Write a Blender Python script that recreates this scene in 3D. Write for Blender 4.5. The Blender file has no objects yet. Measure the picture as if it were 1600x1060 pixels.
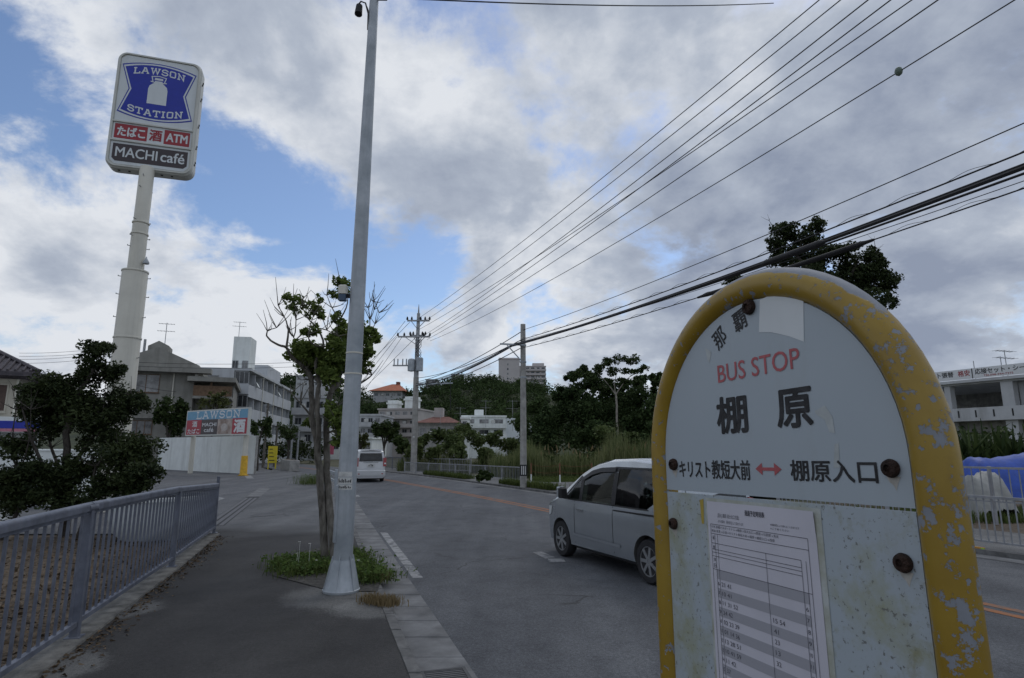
import bpy, math, random
import numpy as np
from mathutils import Vector, Matrix
R = math.radians
# ------------------------------------------------------------------ camera, sky, sun, exposure
SC = bpy.context.scene
COL = SC.collection
CAMH = 1.85
FPX = 933.0
TILT = math.atan(170 / FPX)
ct, st = math.cos(TILT), math.sin(TILT)
cam = bpy.data.cameras.new('camera')
cam.sensor_width = 36.0
cam.lens = 36.0 * FPX / 1600.0
cam.clip_start = 0.02
cam.clip_end = 6000.0
camo = bpy.data.objects.new('camera', cam)
COL.objects.link(camo)
camo.location = (0, 0, CAMH)
camo.rotation_euler = (R(90) + TILT, 0, 0)
SC.camera = camo
SUN_EL, SUN_AZ = R(52), R(28)          # azimuth clockwise from +Y
world = bpy.data.worlds.new('World')
SC.world = world
world.use_nodes = True
SC.view_settings.view_transform = 'Standard'
SC.view_settings.look = 'None'
SC.view_settings.exposure = 0.0
SC.view_settings.gamma = 1.0


def ray(px, py):
    u = (px - 800) / FPX
    v = (530 - py) / FPX
    return Vector((u, ct - v * st, st + v * ct))


def g(px, py, z=0.0):
    d = ray(px, py)
    k = (z - CAMH) / d.z
    return Vector((d.x * k, d.y * k, z))


def at(px, py, Y):
    d = ray(px, py)
    k = Y / d.y
    return Vector((d.x * k, Y, CAMH + d.z * k))


def build_world():
    nt = world.node_tree
    nt.nodes.clear()
    N = nt.nodes.new
    L = nt.links.new
    out = N('ShaderNodeOutputWorld')
    bg = N('ShaderNodeBackground')
    bg.inputs['Strength'].default_value = 0.1
    L(bg.outputs[0], out.inputs[0])
    sky = N('ShaderNodeTexSky')
    sky.sky_type = 'NISHITA'
    sky.sun_disc = False
    sky.sun_elevation = SUN_EL
    sky.sun_rotation = SUN_AZ
    sky.air_density = 1.0
    sky.dust_density = 0.6
    sky.ozone_density = 2.0
    tc = N('ShaderNodeTexCoord')
    nrm = N('ShaderNodeVectorMath'); nrm.operation = 'NORMALIZE'
    L(tc.outputs['Generated'], nrm.inputs[0])
    sep = N('ShaderNodeSeparateXYZ')
    L(nrm.outputs[0], sep.inputs[0])

    def math_(op, a, b=None, clamp=False):
        m = N('ShaderNodeMath'); m.operation = op; m.use_clamp = clamp
        for i, x in enumerate((a, b)):
            if x is None:
                continue
            if isinstance(x, (int, float)):
                m.inputs[i].default_value = x
            else:
                L(x, m.inputs[i])
        return m.outputs[0]
    zc = math_('MAXIMUM', sep.outputs[2], 0.0)
    den = math_('ADD', zc, 0.42)
    cx = math_('DIVIDE', sep.outputs[0], den)
    cy = math_('DIVIDE', sep.outputs[1], den)
    cmb = N('ShaderNodeCombineXYZ')
    L(cx, cmb.inputs[0]); L(cy, cmb.inputs[1])

    def noise(scale, detail, rough, off, dist=0.0):
        mp = N('ShaderNodeMapping'); mp.inputs['Location'].default_value = off
        L(cmb.outputs[0], mp.inputs[0])
        n = N('ShaderNodeTexNoise')
        n.inputs['Scale'].default_value = scale
        n.inputs['Detail'].default_value = detail
        n.inputs['Roughness'].default_value = rough
        n.inputs['Distortion'].default_value = dist
        L(mp.outputs[0], n.inputs['Vector'])
        return n.outputs['Fac']
    shape = noise(3.4, 11, 0.62, (3.1, 7.7, 0.0), 0.2)
    big = noise(0.9, 4, 0.5, (11.3, 2.2, 4.0))
    tone = noise(2.6, 8, 0.55, (5.3, 1.9, 9.0), 0.3)
    tone2 = noise(8.0, 7, 0.6, (1.3, 8.9, 3.0), 0.2)
    # cover = noise with a cloudy bias, opened by a long band of clear air and a few holes
    cover = math_('ADD', math_('MULTIPLY', shape, 2.3), math_('MULTIPLY', math_('SUBTRACT', big, 0.5), 0.2))
    cover = math_('ADD', cover, -0.44)
    gaps = [(15, 140, .09, .40), (85, 220, .09, .42), (165, 270, .07, .36), (330, 210, .08, .32), (390, 300, .12, .40), (450, 370, .10, .34), (545, 395, .10, .40), (640, 400, .10, .40), (705, 425, .08, .3),
            (470, 320, .10, .34), (590, 470, .07, .28), (790, 350, .05, .22), (840, 470, .07, .26), (60, 330, .05, .2),
            (130, 10, .10, -.30), (80, 450, .13, -.34), (300, 430, .08, -.22), (1200, 300, .6, -.22), (560, 160, .22, -.2), (400, 480, .12, -.2), (20, 200, .04, -.2)]
    for px, py, rad, amt in gaps:
        d = ray(px, py).normalized()
        dist = N('ShaderNodeVectorMath'); dist.operation = 'DISTANCE'
        L(nrm.outputs[0], dist.inputs[0])
        dist.inputs[1].default_value = d
        mr = N('ShaderNodeMapRange'); mr.interpolation_type = 'SMOOTHSTEP'
        mr.inputs['From Min'].default_value = 0.0
        mr.inputs['From Max'].default_value = rad * 1.5
        mr.inputs['To Min'].default_value = amt * 0.62
        mr.inputs['To Max'].default_value = 0.0
        L(dist.outputs['Value'], mr.inputs['Value'])
        cover = math_('SUBTRACT', cover, mr.outputs[0])
    mask = N('ShaderNodeMapRange'); mask.interpolation_type = 'SMOOTHSTEP'
    mask.inputs['From Min'].default_value = 0.36
    mask.inputs['From Max'].default_value = 0.74
    L(cover, mask.inputs['Value'])
    # cloud tone: bright thin edges, grey thick middles
    tn = math_('ADD', math_('MULTIPLY', tone, 0.75), math_('MULTIPLY', tone2, 0.25))
    tn = math_('SUBTRACT', tn, math_('MULTIPLY', math_('SUBTRACT', cover, 0.70), 0.16))
    for px, py, rad, amt in [(150, 400, .30, .115), (1010, 130, .18, .10), (600, 180, .2, .05), (1470, 350, .42, -.13), (1150, 520, .3, -.03), (440, 490, .18, .10), (880, 480, .16, .10)]:
        dist = N('ShaderNodeVectorMath'); dist.operation = 'DISTANCE'
        L(nrm.outputs[0], dist.inputs[0]); dist.inputs[1].default_value = ray(px, py).normalized()
        mr = N('ShaderNodeMapRange'); mr.interpolation_type = 'SMOOTHSTEP'
        mr.inputs['From Max'].default_value = rad * 1.5
        mr.inputs['To Min'].default_value = amt; mr.inputs['To Max'].default_value = 0.0
        L(dist.outputs['Value'], mr.inputs['Value'])
        tn = math_('ADD', tn, mr.outputs[0])
    ramp = N('ShaderNodeValToRGB')
    e = ramp.color_ramp.elements
    e[0].position = 0.30; e[0].color = (2.7, 3.15, 4.15, 1)
    e[1].position = 0.60; e[1].color = (7.4, 7.7, 8.2, 1)
    m = e.new(0.45); m.color = (4.3, 4.8, 5.7, 1)
    L(tn, ramp.inputs[0])
    skyc = N('ShaderNodeMix'); skyc.data_type = 'RGBA'; skyc.blend_type = 'MULTIPLY'
    skyc.inputs[0].default_value = 1.0
    L(sky.outputs[0], skyc.inputs[6])
    skyc.inputs[7].default_value = (1.08, 1.12, 1.2, 1)
    mix = N('ShaderNodeMix'); mix.data_type = 'RGBA'
    L(mask.outputs[0], mix.inputs[0])
    L(skyc.outputs[2], mix.inputs[6])
    L(ramp.outputs[0], mix.inputs[7])
    L(mix.outputs[2], bg.inputs['Color'])


build_world()
sun = bpy.data.lights.new('sun', 'SUN')
sun.energy = 0.5
sun.angle = R(25)
sun.color = (1.0, 0.96, 0.9)
suno = bpy.data.objects.new('sun', sun)
COL.objects.link(suno)
sd = Vector((math.sin(SUN_AZ) * math.cos(SUN_EL), math.cos(SUN_AZ) * math.cos(SUN_EL), math.sin(SUN_EL)))
suno.rotation_euler = sd.to_track_quat('Z', 'Y').to_euler()
suno.location = (0, 0, 60)


# ------------------------------------------------------------------ helpers
class MB:
    """collects shapes for ONE mesh"""
    def __init__(s):
        s.v = []; s.f = []; s.m = []

    def add(s, vs, fs, mi=0):
        o = len(s.v)
        s.v.extend([tuple(p) for p in vs])
        for f in fs:
            s.f.append(tuple(i + o for i in f)); s.m.append(mi)
        return s

    def box(s, x0, y0, z0, x1, y1, z1, mi=0):
        return s.add([(x0, y0, z0), (x1, y0, z0), (x1, y1, z0), (x0, y1, z0), (x0, y0, z1), (x1, y0, z1), (x1, y1, z1), (x0, y1, z1)],
                     [(3, 2, 1, 0), (4, 5, 6, 7), (0, 1, 5, 4), (1, 2, 6, 5), (2, 3, 7, 6), (3, 0, 4, 7)], mi)

    def bbox(s, x0, y0, z0, x1, y1, z1, b=.01, mi=0):
        """box with chamfered vertical and top edges"""
        def ring(d, z):
            return [(x0 + b, y0 + d, z), (x1 - b, y0 + d, z), (x1 - d, y0 + b, z), (x1 - d, y1 - b, z), (x1 - b, y1 - d, z), (x0 + b, y1 - d, z), (x0 + d, y1 - b, z), (x0 + d, y0 + b, z)]
        vs = ring(0, z0) + ring(0, z1 - b) + [((x0 + x1) / 2 + (p[0] - (x0 + x1) / 2) * (1 - 2 * b / max(1e-6, (x1 - x0))), (y0 + y1) / 2 + (p[1] - (y0 + y1) / 2) * (1 - 2 * b / max(1e-6, (y1 - y0))), z1) for p in ring(0, z1)]
        fs = [tuple(range(7, -1, -1)), tuple(range(16, 24))]
        for k in (0, 8):
            for i in range(8):
                j = (i + 1) % 8
                fs.append((k + i, k + j, k + 8 + j, k + 8 + i))
        return s.add(vs, fs, mi)

    def bar(s, a, b, w, h, mi=0, up=(0, 0, 1)):
        a = Vector(a); b = Vector(b); d = (b - a).normalized(); up = Vector(up)
        if abs(d.dot(up)) > .98:
            up = Vector((0, 1, 0))
        r = d.cross(up).normalized() * w / 2
        u = r.normalized().cross(d).normalized() * h / 2
        vs = [a - r - u, a + r - u, a + r + u, a - r + u, b - r - u, b + r - u, b + r + u, b - r + u]
        return s.add(vs, [(0, 1, 2, 3), (7, 6, 5, 4), (0, 4, 5, 1), (1, 5, 6, 2), (2, 6, 7, 3), (3, 7, 4, 0)], mi)

    def tube(s, pts, rad, n=8, mi=0, caps=True, closed=False):
        pts = [Vector(p) for p in pts]
        if not isinstance(rad, (list, tuple)):
            rad = [rad] * len(pts)
        up = None
        vs = []
        m = len(pts)
        for i, p in enumerate(pts):
            if closed:
                d = (pts[(i + 1) % m] - pts[i - 1]).normalized()
            else:
                d = (pts[min(i + 1, m - 1)] - pts[max(i - 1, 0)]).normalized()
            if up is None:
                up = Vector((0, 0, 1)) if abs(d.z) < .9 else Vector((1, 0, 0))
            a = d.cross(up)
            if a.length < 1e-5:
                a = d.orthogonal()
            a.normalize()
            up = a.cross(d).normalized()
            for k in range(n):
                t = 2 * math.pi * k / n
                vs.append(p + (a * math.cos(t) + up * math.sin(t)) * rad[i])
        fs = []
        for i in range(m if closed else m - 1):
            for k in range(n):
                k2 = (k + 1) % n
                i2 = (i + 1) % m
                fs.append((i * n + k, i * n + k2, i2 * n + k2, i2 * n + k))
        if caps and not closed:
            fs.append(tuple(range(n - 1, -1, -1)))
            fs.append(tuple((m - 1) * n + k for k in range(n)))
        return s.add(vs, fs, mi)

    def lathe(s, prof, n=24, o=(0, 0, 0), mi=0):
        vs = []
        for r, z in prof:
            for k in range(n):
                t = 2 * math.pi * k / n
                vs.append((o[0] + r * math.cos(t), o[1] + r * math.sin(t), o[2] + z))
        fs = []
        for i in range(len(prof) - 1):
            for k in range(n):
                k2 = (k + 1) % n
                fs.append((i * n + k, i * n + k2, (i + 1) * n + k2, (i + 1) * n + k))
        fs.append(tuple(range(n - 1, -1, -1)))
        fs.append(tuple((len(prof) - 1) * n + k for k in range(n)))
        return s.add(vs, fs, mi)

    def prism(s, poly, d0, d1, ax='y', mi=0, sides=True):
        """2-D outline (a, b) extruded: ax y -> (a, d, b), x -> (d, a, b), z -> (a, b, d)"""
        def P(a, b, d):
            return {'y': (a, d, b), 'x': (d, a, b), 'z': (a, b, d)}[ax]
        n = len(poly)
        vs = [P(a, b, d0) for a, b in poly] + [P(a, b, d1) for a, b in poly]
        fs = [tuple(range(n)), tuple(range(2 * n - 1, n - 1, -1))]
        if sides:
            for i in range(n):
                j = (i + 1) % n
                fs.append((i, n + i, n + j, j))
        return s.add(vs, fs, mi)

    def xform(s, M):
        s.v = [tuple(M @ Vector(p)) for p in s.v]
        return s

    def mesh(s, name, mats, smooth=False):
        me = bpy.data.meshes.new(name)
        me.from_pydata(s.v, [], s.f)
        mats = mats if isinstance(mats, (list, tuple)) else [mats]
        for m in mats:
            me.materials.append(m)
        if len(mats) > 1:
            me.polygons.foreach_set('material_index', s.m)
        if smooth:
            me.shade_smooth()
            try:
                me.set_sharp_from_angle(angle=R(40))
            except Exception:
                pass
        me.update()
        return me

    def build(s, name, mats, parent=None, smooth=False, fix=True, loc=None, rz=0):
        me = s.mesh(name, mats, smooth)
        if fix:
            import bmesh
            bm = bmesh.new(); bm.from_mesh(me)
            bmesh.ops.recalc_face_normals(bm, faces=bm.faces)
            bm.to_mesh(me); bm.free()
        return link(name, me, parent, loc, rz)


def link(name, me, parent=None, loc=None, rz=0):
    o = bpy.data.objects.new(name, me)
    COL.objects.link(o)
    if parent is not None:
        o.parent = parent
    if loc is not None:
        o.location = loc
    if rz:
        o.rotation_euler.z = rz
    return o


def tag(o, label=None, cat=None, group=None, kind=None):
    if label: o['label'] = label
    if cat: o['category'] = cat
    if group: o['group'] = group
    if kind: o['kind'] = kind
    return o


def empty(name, loc, label, cat, rz=0, group=None):
    o = bpy.data.objects.new(name, None)
    COL.objects.link(o)
    o.location = loc
    o.rotation_euler.z = rz
    return tag(o, label, cat, group)


def fast_mesh(name, verts, quads, mats, mi=None, smooth=False):
    me = bpy.data.meshes.new(name)
    nv, nf = len(verts), len(quads)
    k = quads.shape[1]
    me.vertices.add(nv)
    me.vertices.foreach_set('co', np.asarray(verts, np.float32).ravel())
    me.loops.add(nf * k)
    me.loops.foreach_set('vertex_index', np.asarray(quads, np.int32).ravel())
    me.polygons.add(nf)
    me.polygons.foreach_set('loop_start', np.arange(0, nf * k, k, dtype=np.int32))
    for m in (mats if isinstance(mats, (list, tuple)) else [mats]):
        me.materials.append(m)
    if mi is not None:
        me.polygons.foreach_set('material_index', np.asarray(mi, np.int32))
    me.update(calc_edges=True)
    me.validate()
    return me


# ------------------------------------------------------------------ materials
def mat(name, col, rough=.7, metal=0.0, var=.18, scale=6.0, col2=None, lo=.35, hi=.65, bump=0.0, bscale=60.0, spec=.4, streak=None, detail=6, stretch=(1, 1, 1), coat=0.0):
    m = bpy.data.materials.new(name)
    m.use_nodes = True
    nt = m.node_tree
    N = nt.nodes.new; L = nt.links.new
    b = nt.nodes['Principled BSDF']
    tc = N('ShaderNodeTexCoord')
    mp = N('ShaderNodeMapping'); mp.inputs['Scale'].default_value = stretch
    L(tc.outputs['Object'], mp.inputs[0])
    n = N('ShaderNodeTexNoise')
    n.inputs['Scale'].default_value = scale
    n.inputs['Detail'].default_value = detail
    n.inputs['Roughness'].default_value = .62
    L(mp.outputs[0], n.inputs['Vector'])
    r = N('ShaderNodeValToRGB')
    c1 = tuple(min(1, c * (1 - var)) for c in col)
    c2 = col2 if col2 else tuple(min(1, c * (1 + var)) for c in col)
    r.color_ramp.elements[0].position = lo; r.color_ramp.elements[0].color = (*c1, 1)
    r.color_ramp.elements[1].position = hi; r.color_ramp.elements[1].color = (*c2, 1)
    L(n.outputs['Fac'], r.inputs[0])
    col_out = r.outputs[0]
    if streak:      # vertical rain streaks of another colour
        mp2 = N('ShaderNodeMapping'); mp2.inputs['Scale'].default_value = streak[2] if len(streak) > 2 else (3, 3, .25)
        L(tc.outputs['Object'], mp2.inputs[0])
        n2 = N('ShaderNodeTexNoise'); n2.inputs['Scale'].default_value = 1.0; n2.inputs['Detail'].default_value = 7
        n2.inputs['Roughness'].default_value = .65
        L(mp2.outputs[0], n2.inputs['Vector'])
        mr = N('ShaderNodeMapRange'); mr.inputs['From Min'].default_value = .5; mr.inputs['From Max'].default_value = .72
        mr.inputs['To Max'].default_value = streak[1]
        L(n2.outputs['Fac'], mr.inputs['Value'])
        mx = N('ShaderNodeMix'); mx.data_type = 'RGBA'
        L(mr.outputs[0], mx.inputs[0]); L(col_out, mx.inputs[6]); mx.inputs[7].default_value = (*streak[0], 1)
        col_out = mx.outputs[2]
    L(col_out, b.inputs['Base Color'])
    b.inputs['Roughness'].default_value = rough
    b.inputs['Metallic'].default_value = metal
    b.inputs['Specular IOR Level'].default_value = spec
    if coat:
        b.inputs['Coat Weight'].default_value = coat
        b.inputs['Coat Roughness'].default_value = .08
    if bump:
        n3 = N('ShaderNodeTexNoise'); n3.inputs['Scale'].default_value = bscale; n3.inputs['Detail'].default_value = 5
        L(mp.outputs[0], n3.inputs['Vector'])
        bp = N('ShaderNodeBump'); bp.inputs['Strength'].default_value = bump; bp.inputs['Distance'].default_value = .02
        L(n3.outputs['Fac'], bp.inputs['Height']); L(bp.outputs[0], b.inputs['Normal'])
    return m


def leafmat(name, c1, c2, trans=.25, scale=1.2, rough=.6, spec=.15):
    m = bpy.data.materials.new(name); m.use_nodes = True
    nt = m.node_tree; N = nt.nodes.new; L = nt.links.new
    out = nt.nodes['Material Output']; b = nt.nodes['Principled BSDF']
    tc = N('ShaderNodeTexCoord')
    n = N('ShaderNodeTexNoise'); n.inputs['Scale'].default_value = scale; n.inputs['Detail'].default_value = 4
    L(tc.outputs['Object'], n.inputs['Vector'])
    gi = N('ShaderNodeNewGeometry')
    ad = N('ShaderNodeMath'); ad.operation = 'MULTIPLY_ADD'
    L(gi.outputs['Random Per Island'], ad.inputs[0]); ad.inputs[1].default_value = .5; L(n.outputs['Fac'], ad.inputs[2])
    r = N('ShaderNodeValToRGB')
    r.color_ramp.elements[0].position = .45; r.color_ramp.elements[0].color = (*c1, 1)
    r.color_ramp.elements[1].position = 1.05; r.color_ramp.elements[1].color = (*c2, 1)
    L(ad.outputs[0], r.inputs[0])
    L(r.outputs[0], b.inputs['Base Color'])
    b.inputs['Roughness'].default_value = rough
    b.inputs['Specular IOR Level'].default_value = spec
    t = N('ShaderNodeBsdfTranslucent'); L(r.outputs[0], t.inputs[0])
    mx = N('ShaderNodeMixShader'); mx.inputs[0].default_value = trans
    L(b.outputs[0], mx.inputs[1]); L(t.outputs[0], mx.inputs[2]); L(mx.outputs[0], out.inputs[0])
    return m


def asphalt(name, c_lo, c_hi, patch=None, speck=.5, grit=()):
    """asphalt: aggregate speckle, broad stains, fine relief; patch=(y0, y1, colour) = newer surfacing laid up to about y0"""
    m = bpy.data.materials.new(name); m.use_nodes = True
    nt = m.node_tree; N = nt.nodes.new; L = nt.links.new
    b = nt.nodes['Principled BSDF']
    tc = N('ShaderNodeTexCoord')

    def noise(sc, det, rough=.6):
        n = N('ShaderNodeTexNoise'); n.inputs['Scale'].default_value = sc; n.inputs['Detail'].default_value = det
        n.inputs['Roughness'].default_value = rough
        L(tc.outputs['Object'], n.inputs['Vector']); return n.outputs['Fac']

    def ramp(f, p0, c0, p1, c1):
        r = N('ShaderNodeValToRGB')
        r.color_ramp.elements[0].position = p0; r.color_ramp.elements[0].color = (*c0, 1)
        r.color_ramp.elements[1].position = p1; r.color_ramp.elements[1].color = (*c1, 1)
        L(f, r.inputs[0]); return r.outputs[0]

    def mix(f, a, bb, mode='MIX'):
        x = N('ShaderNodeMix'); x.data_type = 'RGBA'; x.blend_type = mode
        if isinstance(f, float): x.inputs[0].default_value = f
        else: L(f, x.inputs[0])
        L(a, x.inputs[6])
        if isinstance(bb, tuple): x.inputs[7].default_value = (*bb, 1)
        else: L(bb, x.inputs[7])
        return x.outputs[2]
    base = ramp(noise(.45, 6), .3, c_lo, .7, c_hi)
    if patch:
        sx = N('ShaderNodeSeparateXYZ'); L(tc.outputs['Object'], sx.inputs[0])
        ad = N('ShaderNodeMath'); ad.operation = 'MULTIPLY_ADD'
        L(noise(1.1, 5), ad.inputs[0]); ad.inputs[1].default_value = 3.0; L(sx.outputs[1], ad.inputs[2])
        mr = N('ShaderNodeMapRange'); mr.inputs['From Min'].default_value = patch[0]; mr.inputs['From Max'].default_value = patch[1]
        mr.inputs['To Min'].default_value = 1; mr.inputs['To Max'].default_value = 0
        L(ad.outputs[0], mr.inputs['Value'])
        base = mix(mr.outputs[0], base, ramp(noise(.7, 6), .3, patch[2], .7, patch[3]))
    for (gx_, gy_, gr_) in grit:         # spilled pale grit with a broken edge
        dd = N('ShaderNodeVectorMath'); dd.operation = 'DISTANCE'; L(tc.outputs['Object'], dd.inputs[0]); dd.inputs[1].default_value = (gx_, gy_, 0)
        ga = N('ShaderNodeMath'); ga.operation = 'MULTIPLY_ADD'; L(noise(2.4, 8, .75), ga.inputs[0]); ga.inputs[1].default_value = -1.3 * gr_; L(dd.outputs['Value'], ga.inputs[2])
        gb = N('ShaderNodeMath'); gb.operation = 'MULTIPLY_ADD'; L(noise(38, 4, .85), gb.inputs[0]); gb.inputs[1].default_value = -1.3 * gr_; L(ga.outputs[0], gb.inputs[2])
        base = mix(ramp(gb.outputs[0], 0.0, (.5, .5, .5), gr_ * .45, (0, 0, 0)), base, (.19, .19, .185))
    sp = ramp(noise(95, 3, .8), .3, (1 - speck * 1.25,) * 3, .75, (1 + speck * 1.25,) * 3)
    base = mix(1.0, base, sp, 'MULTIPLY')
    base = mix(1.0, base, ramp(noise(26, 5, .75), .34, (.72, .72, .72), .68, (1.28, 1.28, 1.27)), 'MULTIPLY')
    st_ = ramp(noise(2.2, 8, .72), .46, (1.05, 1.05, 1.05), .74, (.66, .66, .68))
    base = mix(1.0, base, st_, 'MULTIPLY')
    # pale grit
    base = mix(ramp(noise(160, 1), .73, (0, 0, 0), .78, (.5, .5, .5)), base, (.3, .3, .29))
    # wear drawn out along the direction of travel
    mpw = N('ShaderNodeMapping'); mpw.inputs['Rotation'].default_value = (0, 0, R(-24)); mpw.inputs['Scale'].default_value = (1.3, .07, 1)
    L(tc.outputs['Object'], mpw.inputs[0])
    nw = N('ShaderNodeTexNoise'); nw.inputs['Scale'].default_value = 1.0; nw.inputs['Detail'].default_value = 5
    L(mpw.outputs[0], nw.inputs['Vector'])
    base = mix(1.0, base, ramp(nw.outputs['Fac'], .36, (.80, .80, .81), .66, (1.16, 1.16, 1.15)), 'MULTIPLY')
    # hairline cracks where the surface is old
    dv_ = N('ShaderNodeTexNoise'); dv_.inputs['Scale'].default_value = 1.6; dv_.inputs['Detail'].default_value = 6
    L(tc.outputs['Object'], dv_.inputs['Vector'])
    va = N('ShaderNodeVectorMath'); va.operation = 'MULTIPLY_ADD'; L(dv_.outputs['Color'], va.inputs[0]); va.inputs[1].default_value = (.9, .9, 0); L(tc.outputs['Object'], va.inputs[2])
    vo = N('ShaderNodeTexVoronoi'); vo.feature = 'DISTANCE_TO_EDGE'; vo.inputs['Scale'].default_value = .42
    L(va.outputs[0], vo.inputs['Vector'])
    cr = ramp(vo.outputs['Distance'], .003, (.75, .75, .75), .010, (0, 0, 0))
    ms = ramp(noise(.35, 3), .50, (0, 0, 0), .60, (1, 1, 1))
    base = mix(mix(1.0, cr, ms, 'MULTIPLY'), base, (.03, .03, .03))
    # oil drips and gum spots
    base = mix(ramp(noise(6.5, 2), .70, (0, 0, 0), .76, (.55, .55, .55)), base, (.035, .035, .037))
    L(base, b.inputs['Base Color'])
    b.inputs['Roughness'].default_value = .82
    b.inputs['Specular IOR Level'].default_value = .35
    bp = N('ShaderNodeBump'); bp.inputs['Strength'].default_value = .5; bp.inputs['Distance'].default_value = .012
    L(noise(120, 3), bp.inputs['Height']); L(bp.outputs[0], b.inputs['Normal'])
    return m


def plain(name, col, rough=.5, metal=0.0, alpha=None, emit=None):
    m = bpy.data.materials.new(name); m.use_nodes = True
    b = m.node_tree.nodes['Principled BSDF']
    b.inputs['Base Color'].default_value = (*col, 1)
    b.inputs['Roughness'].default_value = rough
    b.inputs['Metallic'].default_value = metal
    return m


def glassmat(name, tint, mixf=.7, rough=.03):
    """window glass: sharp reflection over a tinted see-through pane"""
    m = bpy.data.materials.new(name); m.use_nodes = True
    nt = m.node_tree; N = nt.nodes.new; L = nt.links.new
    out = nt.nodes['Material Output']; nt.nodes.remove(nt.nodes['Principled BSDF'])
    gl = N('ShaderNodeBsdfGlossy'); gl.inputs['Roughness'].default_value = rough
    tr = N('ShaderNodeBsdfTransparent'); tr.inputs[0].default_value = (*tint, 1)
    lw = N('ShaderNodeLayerWeight'); lw.inputs[0].default_value = .5
    pw_ = N('ShaderNodeMath'); pw_.operation = 'POWER'; pw_.inputs[1].default_value = 3.0; L(lw.outputs['Facing'], pw_.inputs[0])
    ad = N('ShaderNodeMath'); ad.operation = 'MULTIPLY_ADD'; ad.inputs[1].default_value = mixf; ad.inputs[2].default_value = .05
    ad.use_clamp = True
    L(pw_.outputs[0], ad.inputs[0])
    mx = N('ShaderNodeMixShader'); L(ad.outputs[0], mx.inputs[0]); L(tr.outputs[0], mx.inputs[1]); L(gl.outputs[0], mx.inputs[2])
    L(mx.outputs[0], out.inputs[0])
    return m


MT = {}
MT['road'] = asphalt('road_asphalt', (.085, .09, .1), (.125, .13, .14))
MT['walk'] = asphalt('sidewalk_asphalt', (.1, .103, .108), (.15, .152, .157), patch=(14.8, 16.6, (.026, .025, .025), (.052, .05, .049)), grit=((-2.1, 8.15, .5), (-1.6, 7.5, .32), (-2.6, 9.6, .5), (-4.6, 7.4, .3), (-4.0, 5.5, .3)))
MT['apron'] = asphalt('parking_asphalt', (.105, .108, .115), (.15, .152, .16))
MT['fwalk'] = asphalt('far_sidewalk_asphalt', (.13, .13, .13), (.18, .18, .18))
MT['earth'] = mat('earth', (.07, .075, .035), .95, col2=(.11, .1, .06), scale=.35, bump=.4, bscale=8)
MT['soil'] = mat('soil_litter', (.075, .058, .042), .95, col2=(.15, .115, .08), scale=9, bump=.8, bscale=50, detail=9)
MT['grass'] = leafmat('grass_blade', (.05, .075, .018), (.12, .15, .045), .3)
MT['drygrass'] = leafmat('dry_grass', (.16, .12, .06), (.26, .2, .11), .3)
MT['cane'] = leafmat('cane_grass', (.07, .10, .032), (.22, .23, .11), .35, .35)
MT['conc'] = mat('concrete', (.3, .295, .28), .9, scale=3, col2=(.42, .41, .39), streak=((.16, .155, .145), .6), bump=.3)
MT['gutter'] = mat('gutter_concrete', (.13, .132, .135), .9, scale=2.2, col2=(.215, .217, .22), streak=((.1, .1, .1), .5, (2, 2, 2)), bump=.4, bscale=90)
MT['kerb'] = mat('kerb_concrete', (.085, .085, .085), .9, scale=4, col2=(.18, .178, .175), streak=((.12, .12, .115), .6, (3, 3, 3)), bump=.4, bscale=90)
MT['galv'] = mat('galvanised_steel', (.36, .40, .43), .5, .35, scale=2.2, col2=(.47, .5, .53), streak=((.27, .29, .31), .6, (10, 10, .5)), bump=.04)
MT['fence'] = mat('fence_paint', (.115, .128, .165), .5, .15, scale=5, col2=(.175, .19, .235), streak=((.16, .16, .17), .5, (9, 9, 2)))
MT['wfence'] = mat('pale_fence_paint', (.30, .31, .33), .55, .15, scale=5, streak=((.25, .22, .2), .6, (8, 8, 2)))
MT['cream'] = mat('cream_pole_paint', (.66, .64, .56), .5, 0, var=.05, scale=2, streak=((.45, .42, .35), .4, (5, 5, .15)))
MT['orange'] = mat('orange_line_paint', (.40, .15, .05), .8, col2=(.16, .12, .1), scale=6, lo=.44, hi=.66, detail=9)
MT['white_line'] = mat('worn_white_line', (.36, .36, .36), .8, col2=(.12, .125, .13), scale=7, lo=.44, hi=.6, detail=9)
MT['bark'] = mat('bark', (.085, .075, .062), .95, scale=14, col2=(.19, .175, .15), bump=.8, bscale=40, stretch=(1, 1, .35))
MT['darkbark'] = mat('dark_bark', (.05, .042, .035), .95, scale=14, col2=(.09, .08, .07), bump=.6, bscale=40)
MT['black'] = mat('black_rubber', (.02, .02, .022), .7, var=.2)
MT['cable'] = mat('black_cable', (.02, .02, .022), .6, var=.2)
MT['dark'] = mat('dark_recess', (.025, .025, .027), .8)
MT['steel'] = mat('weathered_steel', (.3, .31, .32), .55, .5, scale=6, col2=(.42, .43, .44))
MT['rust'] = mat('rusty_bolt', (.022, .014, .011), .85, scale=60, col2=(.055, .026, .017), bump=.6, bscale=200)
MT['wall_white'] = mat('white_plaster', (.76, .79, .77), .85, var=.05, scale=1.5, streak=((.42, .43, .4), .4, (1.6, 1.6, .2)))
MT['pole_conc'] = mat('pole_concrete', (.32, .31, .29), .9, scale=3, col2=(.43, .42, .39), streak=((.2, .19, .18), .6, (4, 4, .2)), bump=.15)
MT['glass'] = mat('dark_glass', (.03, .035, .04), .08, var=.3, spec=.6)
MT['curtain'] = mat('curtained_glass', (.22, .22, .22), .2, var=.5, scale=1.2, spec=.6)
# ------------------------------------------------------------------ the setting: ground, road, pavement
ROADZ = -0.08


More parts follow.
